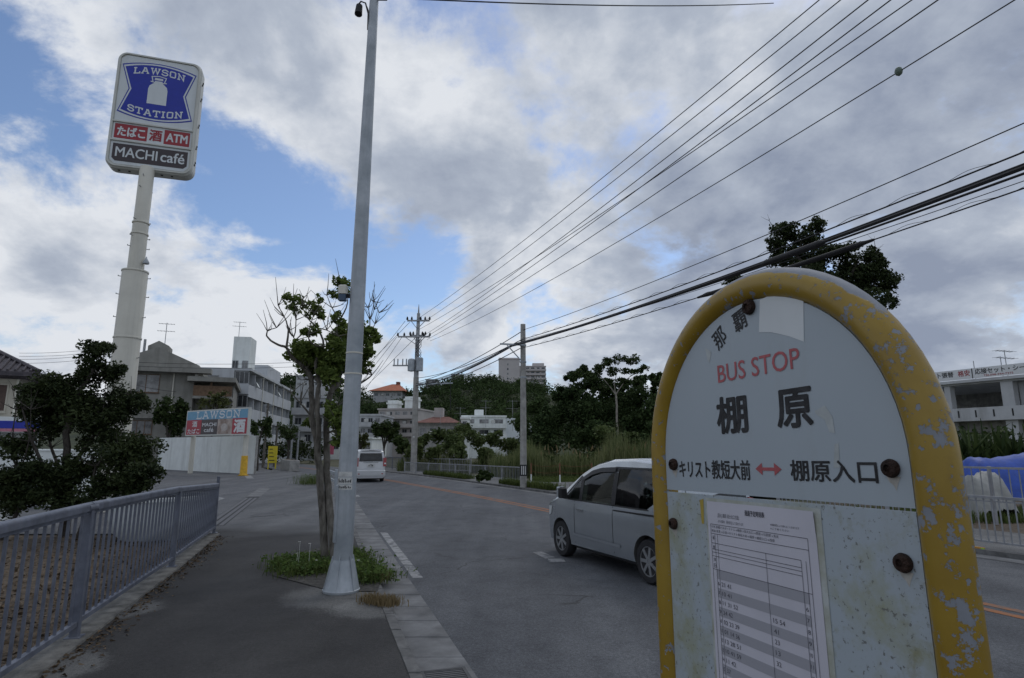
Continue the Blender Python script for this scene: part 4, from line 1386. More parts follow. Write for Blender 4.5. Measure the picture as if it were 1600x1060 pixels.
# ------------------------------------------------------------------ house with tiled roof, store fascia at far left
MT['cream_wall'] = mat('cream_wall', (.5, .47, .4), .85, var=.08, scale=1.2, streak=((.3, .28, .24), .5, (1, 1, .2)))
MT['tile_dark'] = mat('dark_roof_tile', (.05, .045, .055), .6, scale=4, col2=(.1, .085, .095))
st_o = at(20, 640, 30)
store = empty('store_house', (st_o.x, 30, 0), 'two storey cream house with dark tiled roof at the left edge', 'house', rz=R(27))
b = MB(); b.box(-14, 0, -.1, 0, 6, 5.55); b.build('wall', MT['cream_wall'], store)
b = MB(); x0, x1, y0, y1 = -15.2, 1.05, -1.05, 7.0
b.add([(x0, y0, 5.55), (x1, y0, 5.55), (x1, y1, 5.55), (x0, y1, 5.55), (x0 + 3, 3, 7.6), (x1 - 4.0, 3, 7.6), (x0, y0, 5.4), (x1, y0, 5.4), (x1, y1, 5.4), (x0, y1, 5.4)],
      [(0, 1, 5, 4), (1, 2, 5), (2, 3, 4, 5), (3, 0, 4), (9, 8, 7, 6), (0, 6, 7, 1), (1, 7, 8, 2), (2, 8, 9, 3), (3, 9, 6, 0)])
roof = b.build('roof', MT['tile_dark'], store)
for k in range(26):
    xx = 1.0 - k * .3
    f = min(1, max(0.02, (1.05 - xx) / 4.0))
    b = MB(); b.tube([(xx, y0 + .0, 5.6), (xx, y0 + 4.05 * f, 5.6 + 2.05 * f)], .06, 6); b.build('tile_rib', MT['tile_dark'], roof)
b = MB(); b.tube([(1.05, y0, 5.6), (x1 - 4.0, 3, 7.65)], .11, 8); b.build('hip_ridge', MT['tile_dark'], roof)
for k in range(3):
    b = MB(); b.box(x0 + .02, y0 - .02 + k * .35, 5.33 - k * .05, x1 - .02 - k * .3, y0 + .05 + k * .35, 5.40 - k * .004); b.build('eave_board', MT['tile_dark'], roof)
MT['brown_shutter'] = mat('brown_shutter', (.09, .06, .05), .7)
windows(store, [(-1.0 - 3.6, -.28, 3.6, 5.0)], 0, glass='brown_shutter', frame='cream_wall', mull=1)
windows(store, [(-5.6, -3.7, 3.6, 5.0)], -.06, glass='curtain', frame='cream_wall', mull=0)
b = MB(); b.tube([(.06, -.1, .5), (.06, -.1, 5.3), (.3, -.4, 5.45)], .05, 8); b.build('downpipe', MT['cream'], store, smooth=True)
fa = empty('store_fascia', (st_o.x, 30, 0), 'store fascia with blue and pink stripes below the tiled house', 'shop', rz=R(27))
b = MB(); b.box(-16, -3.2, 2.55, 1.8, -.05, 3.25); b.build('canopy', MT['wall_white'], fa)
b = MB(); b.box(-16, -3.24, 2.72, 1.84, -3.19, 3.06); b.build('blue_stripe', MT['law_blue'], fa)
b = MB(); b.box(-16, -3.24, 2.58, 1.84, -3.19, 2.71); b.build('pink_stripe', mat('pink_stripe', (.5, .2, .26), .5), fa)
b = MB(); b.box(-16, -.9, 0, 1.2, -.06, 2.54); b.build('shop_wall', MT['wall_white'], fa)
windows(fa, [(-12 + k * 2.2, -10.0 + k * 2.2, .5, 2.4) for k in range(5)], -.9, mull=1)

# ------------------------------------------------------------------ grey concrete house behind the billboard
MT['greyconc'] = mat('bare_concrete', (.27, .265, .24), .9, var=.12, scale=.9, streak=((.13, .125, .11), .65, (1.2, 1.2, .15)), bump=.2)
hp = at(186, 640, 56)
hz = Vector((hp.x, 56, 0))
HD = Vector((math.cos(R(22)), math.sin(R(22)), 0))
hs = empty('concrete_house', hz, 'bare grey concrete house with gable parapet and chimney', 'house', rz=R(22))


def hpx(px, py, Y=58):
    d = ray(px, py); nrm = Vector((-HD.y, HD.x, 0))
    k = (hz - Vector((0, 0, CAMH))).dot(nrm) / d.dot(nrm)
    q = Vector((0, 0, CAMH)) + d * k - hz
    return q.dot(HD), q.z


X0, _ = hpx(180, 600); X1, _ = hpx(303, 600); XR, _ = hpx(364, 600)
zt = hpx(300, 588)[1]; ze = hpx(250, 577)[1]
b = MB(); b.box(X0, 0, -.1, X1, 12, ze); b.build('wall', MT['greyconc'], hs)
b = MB(); gx = hpx(248, 543); gr_ = hpx(312, 572); gl = hpx(172, 566)
b.prism([(gl[0], ze), (gr_[0], ze), (gr_[0], gr_[1]), (gx[0], gx[1]), (gl[0], gl[1])], -.25, 9, 'y'); b.build('gable_parapet', MT['greyconc'], hs)
b = MB(); b.box(X0 - 1, -1.2, ze - .35, hpx(331, 588)[0], .3, ze + .1); b.build('eave_slab', MT['greyconc'], hs)
ca, cb = hpx(225, 525), hpx(257, 545)
b = MB(); b.prism([(ca[0], gx[1] - 1.2), (cb[0], gx[1] - 1.2), (cb[0], hpx(250, 534)[1]), ((ca[0] + cb[0]) / 2, ca[1]), (ca[0], hpx(225, 534)[1])], 2.5, 5, 'y'); b.build('chimney', MT['greyconc'], hs)
b = MB(); b.tube([(ca[0] - .3, 2.5, gx[1] - 1), (ca[0] - .3, 2.5, hpx(225, 524)[1])], .12, 8); b.build('pipe', MT['steel'], hs)
# recessed balcony wing
b = MB(); b.box(X1 + .01, 1.8, -.1, XR, 12, zt - .4); b.build('wing_wall', MT['greyconc'], hs)
b = MB(); b.box(X1 - .5, -1.0, zt - .55, XR + .3, 12, zt - .1); b.build('wing_roof', MT['greyconc'], hs)
zb = hpx(330, 620)[1]
MT['timber'] = mat('brown_timber', (.13, .08, .05), .8, col2=(.2, .13, .08))
b = MB(); b.box(X1 + .05, -.6, zb, XR, -.45, zb + 1.0); b.build('balcony_rail', MT['timber'], hs)
b = MB(); b.box(X1 + .05, -.62, zb - .25, XR, 1.78, zb - .005); b.build('balcony_slab', MT['greyconc'], hs)
b = MB(); xx = hpx(331, 600)[0]; b.box(xx - .08, -.4, zb + 1.0, xx + .08, -.25, zt - .56); b.build('balcony_post', MT['timber'], hs)
wr = [(hpx(208, 585)[0], hpx(251, 585)[0], hpx(208, 613)[1], hpx(208, 584)[1])]
windows(hs, wr, 0, glass='curtain', frame='timber')
windows(hs, [(hpx(190, 660)[0], hpx(245, 600)[0], hpx(208, 679)[1], hpx(208, 657)[1])], 0, frame='timber', mull=3)
windows(hs, [(hpx(310, 600)[0], hpx(358, 600)[0], zb + .2, zt - .8)], 1.8, mull=3)
b = MB(); b.box(X0, -.35, hpx(208, 652)[1] - .1, X1, 0, hpx(208, 650)[1]); b.build('ledge', MT['greyconc'], hs)
b = MB(); xx = hpx(271, 600)[0]; b.tube([(xx, -.1, 2), (xx, -.1, ze - .4)], .06, 8); b.build('downpipe', MT['cream'], hs)
p = at(257, 543, 61); antenna((p.x, 61, p.z - .6), 3.2, 'thin tv antenna beside the grey gable chimney')

# ------------------------------------------------------------------ long apartment block
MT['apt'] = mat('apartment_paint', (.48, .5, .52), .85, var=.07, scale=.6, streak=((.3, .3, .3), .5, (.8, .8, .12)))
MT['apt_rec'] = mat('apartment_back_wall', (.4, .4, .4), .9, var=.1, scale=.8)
c0 = at(390, 576, 70)
ap = empty('apartment_block', (c0.x, 70, 0), 'long four storey grey white apartment block with balconies', 'apartment block', rz=R(10.2))
Ht = c0.z
AL = 27.0
# local: +y along the receding balcony side, that side faces +x
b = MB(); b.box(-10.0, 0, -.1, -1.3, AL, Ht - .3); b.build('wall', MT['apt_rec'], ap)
b = MB(); b.box(-10.2, -.2, Ht - .3, .25, AL + .2, Ht); b.build('roof', MT['apt'], ap)
fl = Ht / 4.05
for k in range(4):
    z = Ht - .3 - (k + 1) * fl
    if z < -.5: z = 0.02
    b = MB(); b.box(-1.29, .02, z - .02, .0, AL - .02, z + .16); o = b.build('floor_slab', MT['apt'], ap)
    b = MB(); b.box(-.02, .0, z - .32, .12, AL, z + 1.12); b.build('balcony_parapet', MT['apt'], ap)
    for j in range(9):
        b = MB(); yy = j * AL / 8; b.box(-1.28, max(.03, yy - .08), z + .17, -.03, min(AL - .03, yy + .08), z + fl - .05); b.build('partition', MT['apt'], ap)
    windows(ap, [(j * AL / 8 + .5, j * AL / 8 + 2.2, z + .3, z + 2.2) for j in range(8)], -1.3, 'x', sill=False)
# end wall facing the camera, with glazed corner bays
b = MB(); b.box(-10.25, -.25, -.1, -1.6, -.005, Ht - .05); b.build('end_wall', MT['apt'], ap)
for k in range(3):
    z = Ht - .3 - (k + 1) * fl
    b = MB(); b.box(-1.55, -.22, z, .1, -.02, z + 1.2); b.build('bay_parapet', MT['apt'], ap)
    windows(ap, [(-1.5, .05, z + 1.22, z + fl - .1)], -.1, 'y', sill=False, mull=2)
windows(ap, [(-5.6, -3.2, Ht - 1.9, Ht - .9)], -.25, 'y', glass='curtain')
tw0, tw1 = at(363, 560, 73), at(388, 560, 73)
tz = at(375, 526, 73).z
tl = Matrix.Rotation(-R(10.2), 4, 'Z') @ (Vector((tw0.x, 73, 0)) - Vector((c0.x, 70, 0)))
b = MB()
ww = (tw1.x - tw0.x)
b.box(tl.x, tl.y, Ht + .001, tl.x + ww, tl.y + 3, tz)
b.build('water_tower', MT['wall_white'], ap)
windows(ap, [(tl.x + .05, tl.x + .75, Ht + .3, Ht + 1.4), (tl.x + ww - .8, tl.x + ww - .1, Ht + .3, Ht + 1.4)], tl.y, 'y', sill=False)
for k, (yy_, zf) in enumerate(((3.2, 1), (9.8, 2), (16.5, 1), (22.8, 3), (6.4, 3))):
    z = Ht - .3 - zf * fl
    b = MB(); b.lathe([(.02, 0), (.22, .05), (.36, .16), (.38, .18)], 14); b.xform(Matrix.Translation((.2, yy_, z + 1.3)) @ Matrix.Rotation(R(60), 4, 'Y')); b.build('satellite_dish', MT['wall_white'], ap, smooth=True)
for yy_ in (6.75, 13.5, 20.25):
    b = MB(); b.tube([(.17, yy_, 0), (.17, yy_, Ht - .35)], .06, 8); b.build('rain_pipe', MT['cream'], ap, smooth=True)
b = MB(); b.box(-6, 15, Ht + .001, -1.2, 24, Ht + 2.4); b.build('roof_room', MT['apt'], ap)
p = at(373, 527, 74.5); antenna((p.x, 74.5, tz), 2.2, 'rusty tv antenna on the white roof tower')
p = at(418, 583, 86); antenna((p.x, 86, Ht), 2.6, 'tv antenna on the apartment roof behind its edge')
# ------------------------------------------------------------------ trees
def ell_points(C, Rr, n, rng, shell=.55):
    """points in an ellipsoid, pushed towards its skin"""
    d = rng.normal(size=(n, 3)); d /= np.linalg.norm(d, axis=1)[:, None]
    r = rng.uniform(shell ** 3, 1, n) ** (1 / 3) * rng.uniform(.75, 1.05, n)
    return np.array(C) + d * r[:, None] * np.array(Rr)


def clumpy(C, Rr, n, rng, k=10, sub=.42):
    """leaf points gathered in k smaller clumps through the crown, so gaps show"""
    c = ell_points(C, np.array(Rr) * .8, k, rng, .3)
    i = rng.integers(0, k, n)
    d = rng.normal(size=(n, 3)); d /= np.linalg.norm(d, axis=1)[:, None]
    s = rng.uniform(.6, 1.2, k)[i][:, None]
    return c[i] + d * (rng.uniform(.1, 1, n) ** .5)[:, None] * np.array(Rr) * sub * s


def tree(name, label, cat, base, limbs, clusters, leaf, n_per, lm, bm, seed, group=None, clumps=9, curl=.12, asp=.5, sub=.42, twigs=0):
    """limbs: list of (points, r0, r1); clusters: list of (centre, radii)"""
    o = empty(name, base, label, cat, group=group)
    B = Vector(base)
    b = MB(); b2 = MB()
    for i, (pts, r0, r1) in enumerate(limbs):
        P = [Vector(p) - B for p in pts]
        # smooth subdivision of the limb
        Q = []
        rr = random.Random(seed + i)
        for k in range(len(P) - 1):
            p0, p1, p2, p3 = P[max(k - 1, 0)], P[k], P[k + 1], P[min(k + 2, len(P) - 1)]
            for t in (0, .34, .67):
                q = .5 * ((2 * p1) + (p2 - p0) * t + (2 * p0 - 5 * p1 + 4 * p2 - p3) * t * t + (-p0 + 3 * p1 - 3 * p2 + p3) * t ** 3)
                if t: q += Vector((rr.uniform(-1, 1), rr.uniform(-1, 1), 0)) * r0 * .25
                Q.append(q)
        Q.append(P[-1])
        m = len(Q)
        (b if i == 0 or r0 > .055 else b2).tube(Q, [r0 + (r1 - r0) * (k / (m - 1)) ** .8 for k in range(m)], 9 if r0 > .04 else 6)
    rng = np.random.default_rng(seed)
    if twigs:
        ends = [limbs[i][0][-1] for i in range(len(limbs))] + [limbs[i][0][-2] for i in range(len(limbs))]
        for e in ends:
            for _ in range(twigs):
                d = Vector(rng.normal(size=3)); d.z = abs(d.z) + .3; d.normalize()
                ln = rng.uniform(.15, .5)
                p = Vector(e) - B
                q = p + d * ln * .5 + Vector(rng.normal(size=3)) * .03
                b2.tube([p, q, q + (d + Vector((0, 0, .3))) * ln * .5], [.009, .006, .003], 4)
    b.build('trunk', bm, o, smooth=True, fix=False)
    if b2.v:
        b2.build('branches', bm, o, smooth=True, fix=False)
    if clusters:
        Vs, Qs = [], []
        k = 0
        for (c, r) in clusters:
            r = np.array(r if isinstance(r, (tuple, list)) else (r, r, r), float)
            n = max(12, int(n_per * float(r[0] * r[2])))
            P = clumpy(np.array(c) - np.array(B), r, n, rng, clumps, sub)
            V, Q = leaf_quads(P, leaf, rng, .25, asp, curl)
            Vs.append(V); Qs.append(Q + k); k += len(V)
        link('crown', fast_mesh('crown', np.concatenate(Vs), np.concatenate(Qs), lm), o)
    return o


MT['leaf_street'] = leafmat('street_tree_leaf', (.06, .095, .022), (.19, .25, .065), .35, 2)
MT['leaf_dark'] = leafmat('dark_evergreen_leaf', (.016, .026, .011), (.06, .08, .03), .2, 2)
MT['leaf_mid'] = leafmat('mid_green_leaf', (.02, .038, .012), (.07, .10, .032), .2, 1)
MT['leaf_olive'] = leafmat('olive_leaf', (.03, .045, .014), (.11, .12, .04), .2, 1)


def Z3(zx, zy, dY=0.0):
    """point on the street tree, from the enlarged crop"""
    return at(400 + zx / 3.119, 420 + zy / 3.119, 10.2 + dY)


tb = g(514, 884)
limbs = [
    ([g(508, 882), Z3(312, 1050), Z3(300, 880, .0), Z3(272, 735), Z3(275, 650, .05), Z3(268, 540, .1), Z3(245, 490, .1)], .066, .04),
    ([g(522, 884), Z3(350, 1050, .1), Z3(345, 900, .1), Z3(345, 720, .1), Z3(362, 610, .15), Z3(400, 560, .2)], .064, .045),
    ([Z3(300, 900), Z3(305, 780, -.1), Z3(300, 660, -.1), Z3(310, 560, -.05)], .05, .035),
    ([Z3(245, 490, .1), Z3(175, 430, 0), Z3(148, 385, -.1), Z3(110, 372, -.2), Z3(62, 340, -.2), Z3(55, 305, -.25), Z3(100, 288, -.3)], .038, .006),
    ([Z3(148, 385, -.1), Z3(158, 300, 0), Z3(138, 235, .1), Z3(108, 180, .1)], .022, .006),
    ([Z3(158, 300, 0), Z3(185, 330, .2), Z3(195, 250, .3), Z3(185, 180, .3)], .016, .006),
    ([Z3(245, 490, .1), Z3(215, 400, .3), Z3(190, 350, .4), Z3(165, 300, .4)], .025, .006),
    ([Z3(310, 560, -.05), Z3(290, 460, -.2), Z3(330, 380, -.2), Z3(300, 290, -.3), Z3(255, 245, -.35), Z3(225, 180, -.4)], .035, .006),
    ([Z3(330, 380, -.2), Z3(280, 370, -.4), Z3(255, 320, -.5), Z3(285, 215, -.5)], .02, .006),
    ([Z3(400, 560, .2), Z3(420, 460, .3), Z3(395, 340, .3), Z3(400, 260, .35), Z3(370, 190, .4), Z3(345, 130, .4)], .035, .005),
    ([Z3(400, 260, .35), Z3(440, 190, .2), Z3(445, 120, .2), Z3(420, 70, .1)], .018, .005),
    ([Z3(300, 290, -.3), Z3(345, 300, -.2), Z3(400, 330, -.1)], .014, .005),
    ([Z3(400, 560, .2), Z3(455, 540, .5), Z3(510, 558, .6), Z3(565, 518, .6)], .04, .012),
    ([Z3(420, 460, .3), Z3(500, 400, .6), Z3(545, 330, .7), Z3(555, 250, .7), Z3(545, 190, .7)], .025, .004),
    ([Z3(545, 330, .7), Z3(580, 270, .7), Z3(600, 215, .7)], .012, .003),
    ([Z3(555, 250, .7), Z3(575, 200, .7), Z3(570, 160, .7)], .009, .003),
    ([Z3(272, 720), Z3(215, 655, -.2), Z3(170, 605, -.3)], .02, .007),
    ([Z3(345, 800, .1), Z3(400, 780, -.1), Z3(420, 720, -.1), Z3(390, 680, -.1)], .02, .008),
    ([Z3(345, 850, .1), Z3(395, 820, -.2), Z3(425, 760, -.2)], .018, .006),
    ([Z3(310, 560, -.05), Z3(260, 500, .3), Z3(255, 420, .4)], .025, .008),
]
cl = []
PXM = 10.2 / 933 / 3.119
for (zx, zy, r, dY) in ((150, 138, 16, .1), (195, 175, 42, .2), (285, 212, 42, -.4), (303, 148, 18, -.4), (262, 300, 36, -.4), (235, 410, 62, .2), (300, 430, 60, -.1), (260, 465, 50, .4), (370, 440, 66, .3), (405, 340, 58, .3), (420, 300, 45, .4), (400, 510, 65, .4), (350, 500, 45, -.2),
                        (535, 310, 42, .7), (570, 345, 38, .7), (540, 420, 36, .7), (530, 490, 42, .6), (425, 85, 40, .1), (390, 120, 26, .2), (400, 715, 50, -.1), (360, 690, 44, -.1), (390, 770, 45, -.2), (258, 752, 26, .2), (425, 410, 50, .6), (410, 840, 30, -.2), (330, 400, 50, .1), (300, 470, 50, .3), (360, 480, 60, .1), (390, 400, 55, -.2), (250, 390, 45, -.2), (440, 470, 60, .2), (380, 550, 40, .3), (560, 300, 36, .5), (520, 380, 40, .5), (400, 250, 34, .3)):
    cl.append((tuple(Z3(zx, zy, dY)), (r * PXM * 1.45, r * PXM * 1.45, r * PXM * 1.3)))
tree('street_tree', 'gnarled half bare street tree with twin trunks beside the lamp pole', 'tree', tb, limbs, cl, .085, 6200, MT['leaf_street'], MT['bark'], 5, clumps=8, sub=.5, twigs=4, asp=.55)

# big dark evergreen behind the railing
SY = 13.4


def S(px, py, d=0.0):
    return at(px, py, SY + d)


sb = g(100, 838, -.03)
limbs = [
    ([Vector((sb.x, sb.y, -.1)), S(104, 780), S(103, 720), S(108, 660), S(125, 610), S(150, 570)], .12, .03),
    ([S(103, 790), S(75, 740, -.4), S(50, 690, -.5), S(35, 640, -.5)], .06, .015),
    ([S(104, 740), S(140, 690, .3), S(175, 650, .5), S(205, 620, .5)], .055, .012),
    ([S(104, 760), S(80, 700, .6), S(70, 640, .6)], .05, .012),
    ([S(108, 660), S(85, 620, 0), S(65, 600, 0)], .03, .01),
    ([Vector((S(140, 800).x, SY - .3, -.1)), S(146, 770, -.3), S(150, 730, -.3), S(185, 700, -.3)], .05, .015),
    ([S(146, 770, -.3), S(175, 745, -.5), S(215, 730, -.6)], .035, .01),
    ([Vector((S(30, 830).x, SY - .5, -.1)), S(38, 780, -.5), S(30, 740, -.5), S(10, 690, -.5)], .05, .012),
    ([S(30, 740, -.5), S(20, 680, -.4), S(25, 640, -.4), S(20, 610, -.4)], .02, .004), ([S(30, 740, -.5), S(45, 690, -.7), S(48, 640, -.7)], .018, .004),
    ([S(150, 690, .2), S(160, 650, .2), S(165, 600, .2)], .02, .006),
]
cl = []
pm = SY / 933
for (px, py, rx, rz_, d) in ((150, 552, 28, 20, 0), (170, 580, 24, 20, .3), (135, 585, 26, 18, .2), (72, 605, 34, 22, 0), (55, 630, 30, 24, -.2), (110, 610, 36, 24, .1), (125, 645, 48, 30, .2), (80, 650, 42, 30, .4), (195, 615, 26, 18, .5), (215, 628, 22, 18, .5), (180, 645, 30, 20, .5),
                            (160, 680, 34, 24, .3), (210, 700, 34, 22, -.3), (190, 725, 42, 26, -.3), (225, 735, 28, 20, -.6), (175, 765, 36, 24, -.3), (205, 760, 28, 18, -.6), (60, 740, 40, 24, -.5), (20, 745, 34, 26, -.5), (95, 755, 36, 22, -.3), (15, 780, 34, 20, -.5), (65, 775, 44, 18, -.4), (130, 720, 30, 22, 0), (100, 790, 40, 12, -.2), (20, 700, 30, 18, -.5)):
    cl.append((tuple(S(px, py, d)), (rx * pm * 1.2, rx * pm * 1.2, rz_ * pm * 1.25)))
tree('evergreen_shrub', 'large dark evergreen shrub with bare lower stems behind the railing', 'shrub', (sb.x, sb.y, -.03), limbs, cl, .085, 9500, MT['leaf_dark'], MT['darkbark'], 11, clumps=12, sub=.48, twigs=6, asp=.5)

# shrubs by the concrete house and round tree by the road
def bush(name, label, px, py, rx, rz, Y, lm, n, leaf, seed, base_py=None, trunk=True, group=None, cat='tree', nc=7):
    """free-standing round crowned tree; px, py = crown centre in the view, rx, rz in view pixels"""
    c = at(px, py, Y); k = Y / 933
    rng = random.Random(seed)
    base = Vector((c.x + rng.uniform(-.1, .1), Y, 0 if base_py is None else at(px, base_py, Y).z))
    RX, RZ = rx * k, rz * k
    limbs = [([base - Vector((0, 0, .2)), (base + c) / 2, c], max(.06, RX * .09), .03)]
    cl = []
    for i in range(nc):
        a = rng.uniform(0, 6.28); e = rng.uniform(-.7, .9)
        q = c + Vector((math.cos(a) * RX * .6, math.sin(a) * RX * .6, e * RZ * .65))
        limbs.append(([(base + c) / 2 + Vector((0, 0, .1)), (c + q) / 2, q], max(.03, RX * .04), .012))
        f = rng.uniform(.38, .62)
        cl.append((tuple(q), (RX * f, RX * f, RZ * f)))
    cl.append((tuple(c), (RX * .6, RX * .6, RZ * .6)))
    return tree(name, label, cat, base, limbs, cl, leaf, n, lm, MT['darkbark'], seed, group=group, clumps=9)


bush('leafy_shrub', 'dark shrub climbing the concrete house behind the white wall', 266, 652, 28, 36, 55, MT['leaf_mid'], 480, .3, 21, cat='shrub')
bush('leafy_shrub', 'thin shrub in front of the timber balcony', 335, 626, 26, 18, 55.5, MT['leaf_olive'], 200, .28, 22, cat='shrub')
bush('leafy_shrub', 'shrub spilling over the right end of the white wall', 405, 672, 20, 26, 50, MT['leaf_mid'], 420, .26, 23, cat='shrub')
bush('leafy_shrub', 'small leafy tree by the apartment entrance', 452, 676, 22, 14, 62, MT['leaf_mid'], 300, .28, 24)
bush('round_tree', 'round dense green tree beyond the white van', 601, 678, 27, 26, 60, MT['leaf_mid'], 460, .3, 25)
bush('small_tree', 'small tree between lamp pole and white van', 563, 688, 13, 15, 52, MT['leaf_olive'], 420, .24, 26)

# tall tree behind the bus stop sign
Y = 26.0
T = lambda px, py, d=0: at(px, py, Y + d)
tb2 = Vector((T(1290, 700).x, Y, -.1))
limbs = [([tb2, T(1290, 600), T(1285, 500), T(1270, 440), T(1240, 390)], .24, .07), ([T(1285, 500), T(1320, 450), T(1340, 410)], .12, .05), ([T(1285, 520), T(1350, 470), T(1375, 420)], .1, .03), ([T(1288, 520), T(1230, 470), T(1150, 445)], .09, .02),
         ([T(1240, 390), T(1215, 365), T(1202, 345)], .04, .008), ([T(1240, 400), T(1260, 370), T(1280, 355)], .04, .008), ([T(1375, 420), T(1368, 390), T(1366, 375)], .03, .006), ([T(1350, 470), T(1390, 470)], .04, .01)]
cl = []
pm = Y / 933
for (px, py, rx, rz_, d) in ((1225, 360, 26, 18, 0), (1255, 372, 28, 18, .3), (1280, 352, 18, 12, 0), (1210, 385, 22, 14, 0), (1225, 405, 34, 18, .5), (1280, 400, 40, 22, .6), (1310, 395, 28, 16, 0), (1330, 415, 32, 20, .4), (1300, 430, 60, 22, .5), (1368, 400, 18, 22, 0), (1362, 425, 26, 18, 0), (1385, 440, 22, 16, .2), (1360, 450, 40, 22, .4), (1390, 470, 14, 14, 0), (1145, 438, 20, 8, 0), (1180, 455, 30, 12, 0), (1250, 440, 60, 22, .3), (1290, 480, 90, 34, .5), (1280, 540, 80, 40, .5)):
    cl.append((tuple(T(px, py, d)), (rx * pm * 1.15, rx * pm * 1.15, rz_ * pm * 1.2)))
tree('tall_tree', 'tall dark ragged tree rising behind the bus stop sign', 'tree', tb2, limbs, cl, .15, 2600, MT['leaf_dark'], MT['darkbark'], 31, clumps=11, twigs=3)

# spreading pale-trunked tree on the far slope
Y = 62.0
tb3 = Vector((T(965, 700).x if False else at(965, 690, Y).x, Y, 1.0))
limbs = [([tb3, at(964, 660, Y), at(963, 625, Y), at(962, 615, Y)], .14, .10), ([at(962, 617, Y), at(952, 603, Y), at(940, 590, Y)], .08, .03), ([at(962, 617, Y), at(972, 602, Y), at(985, 588, Y)], .08, .03), ([at(962, 617, Y), at(960, 600, Y), at(965, 580, Y)], .07, .025), ([at(985, 588, Y), at(1000, 580, Y)], .06, .02), ([at(940, 590, Y), at(930, 578, Y)], .05, .02)]
pm = Y / 933
cl = [(tuple(at(px, py, Y + d)), (rx * pm, rx * pm, rz_ * pm)) for (px, py, rx, rz_, d) in ((945, 566, 16, 9, 0), (968, 562, 16, 8, 1), (990, 564, 16, 9, 0), (1003, 577, 12, 10, 1), (985, 580, 16, 9, -1), (960, 580, 16, 9, 0), (935, 574, 12, 8, 0), (1010, 590, 7, 6, 0), (955, 597, 10, 7, 0), (975, 595, 14, 8, 0), (925, 590, 18, 10, 0), (905, 585, 14, 9, 0), (895, 592, 8, 6, 0), (940, 605, 16, 9, 1), (995, 598, 10, 7, 1))]
MT['palebark'] = mat('pale_bark', (.3, .27, .23), .9, scale=4)
tree('spreading_tree', 'spreading tree with pale forked trunk on the right hillside', 'tree', tb3, limbs, cl, .27, 620, MT['leaf_mid'], MT['palebark'], 33, clumps=10)


# ------------------------------------------------------------------ hill and woods
def hillz(x, y):
    """hill profile: a long ridge far back that falls to the right"""
    ridge = np.interp(x / np.maximum(y, 1), [-.9, -.45, -.36, -.25, -.18, -.10, -.04, .06, .12, .2, .35, .8], [18, 24, 26, 18.5, 19, 24.5, 25.5, 22, 17, 13, 10, 8])
    ramp = np.clip((y - 122) / 105, 0, 1)
    s = ramp * ramp * (3 - 2 * ramp)
    back = np.clip((y - 270) / 120, 0, 1)
    return s * ridge * (1 - .25 * back) - .5


xs = np.linspace(-420, 420, 85); ys = np.linspace(118, 420, 40)
XX, YY = np.meshgrid(xs, ys)
ZZ = hillz(XX, YY) + np.sin(XX * .11) * .8 + np.cos(YY * .13 + XX * .05) * .8
V = np.stack([XX.ravel(), YY.ravel(), ZZ.ravel()], 1)
nx_ = len(xs)
Q = np.array([[j * nx_ + i, j * nx_ + i + 1, (j + 1) * nx_ + i + 1, (j + 1) * nx_ + i] for j in range(len(ys) - 1) for i in range(nx_ - 1)])
MT['hill'] = mat('hill_soil', (.03, .04, .018), .95, scale=.1, col2=(.05, .06, .025))
tag(link('hill', fast_mesh('hill', V, Q, MT['hill'])), kind='structure')


def wood(name, label, centres, leaf, n_per, lm, seed):
    """many crowns in one mass; centres: (x, y, z, rx, rz)"""
    rng = np.random.default_rng(seed)
    Vs, Qs = [], []
    k = 0
    for (x, y, z, rx, rz_) in centres:
        n = int(n_per * rng.uniform(.8, 1.2))
        P = clumpy((x, y, z), np.array([rx, rx, rz_]), n, rng, 8, .5)
        V, Q = leaf_quads(P, leaf, rng, .35, .75, .15)
        Vs.append(V); Qs.append(Q + k); k += len(V)
    o = link(name, fast_mesh(name, np.concatenate(Vs), np.concatenate(Qs), lm))
    return tag(o, label, 'wood', kind='stuff')


rng = np.random.default_rng(77)
cs = []
for y in np.arange(150, 290, 7.5):
    for px in np.arange(-.62, .62, 4.9 / 220):
        x = px * y * 1.05 + rng.uniform(-3, 3)
        if x / y > .30 or x / y < -.52:
            continue
        ppx = 800 + 933 * x / y / .985
        if 572 < ppx < 640 and 192 < y < 222:
            continue
        if 455 < ppx < 508 and 165 < y < 205:
            continue
        yy = y + rng.uniform(-3, 3)
        r = rng.uniform(2.8, 5.0)
        z = float(hillz(np.array(x), np.array(yy))) + r * rng.uniform(.3, .6)
        cs.append((x, yy, z, r, r * .85))
MT['leaf_hill'] = leafmat('hill_leaf', (.022, .038, .016), (.075, .11, .042), .2, .06, .8, .05)
wood('hillside_wood', 'dense dark green wood covering the hill behind the buildings', cs, .6, 330, MT['leaf_hill'], 78)
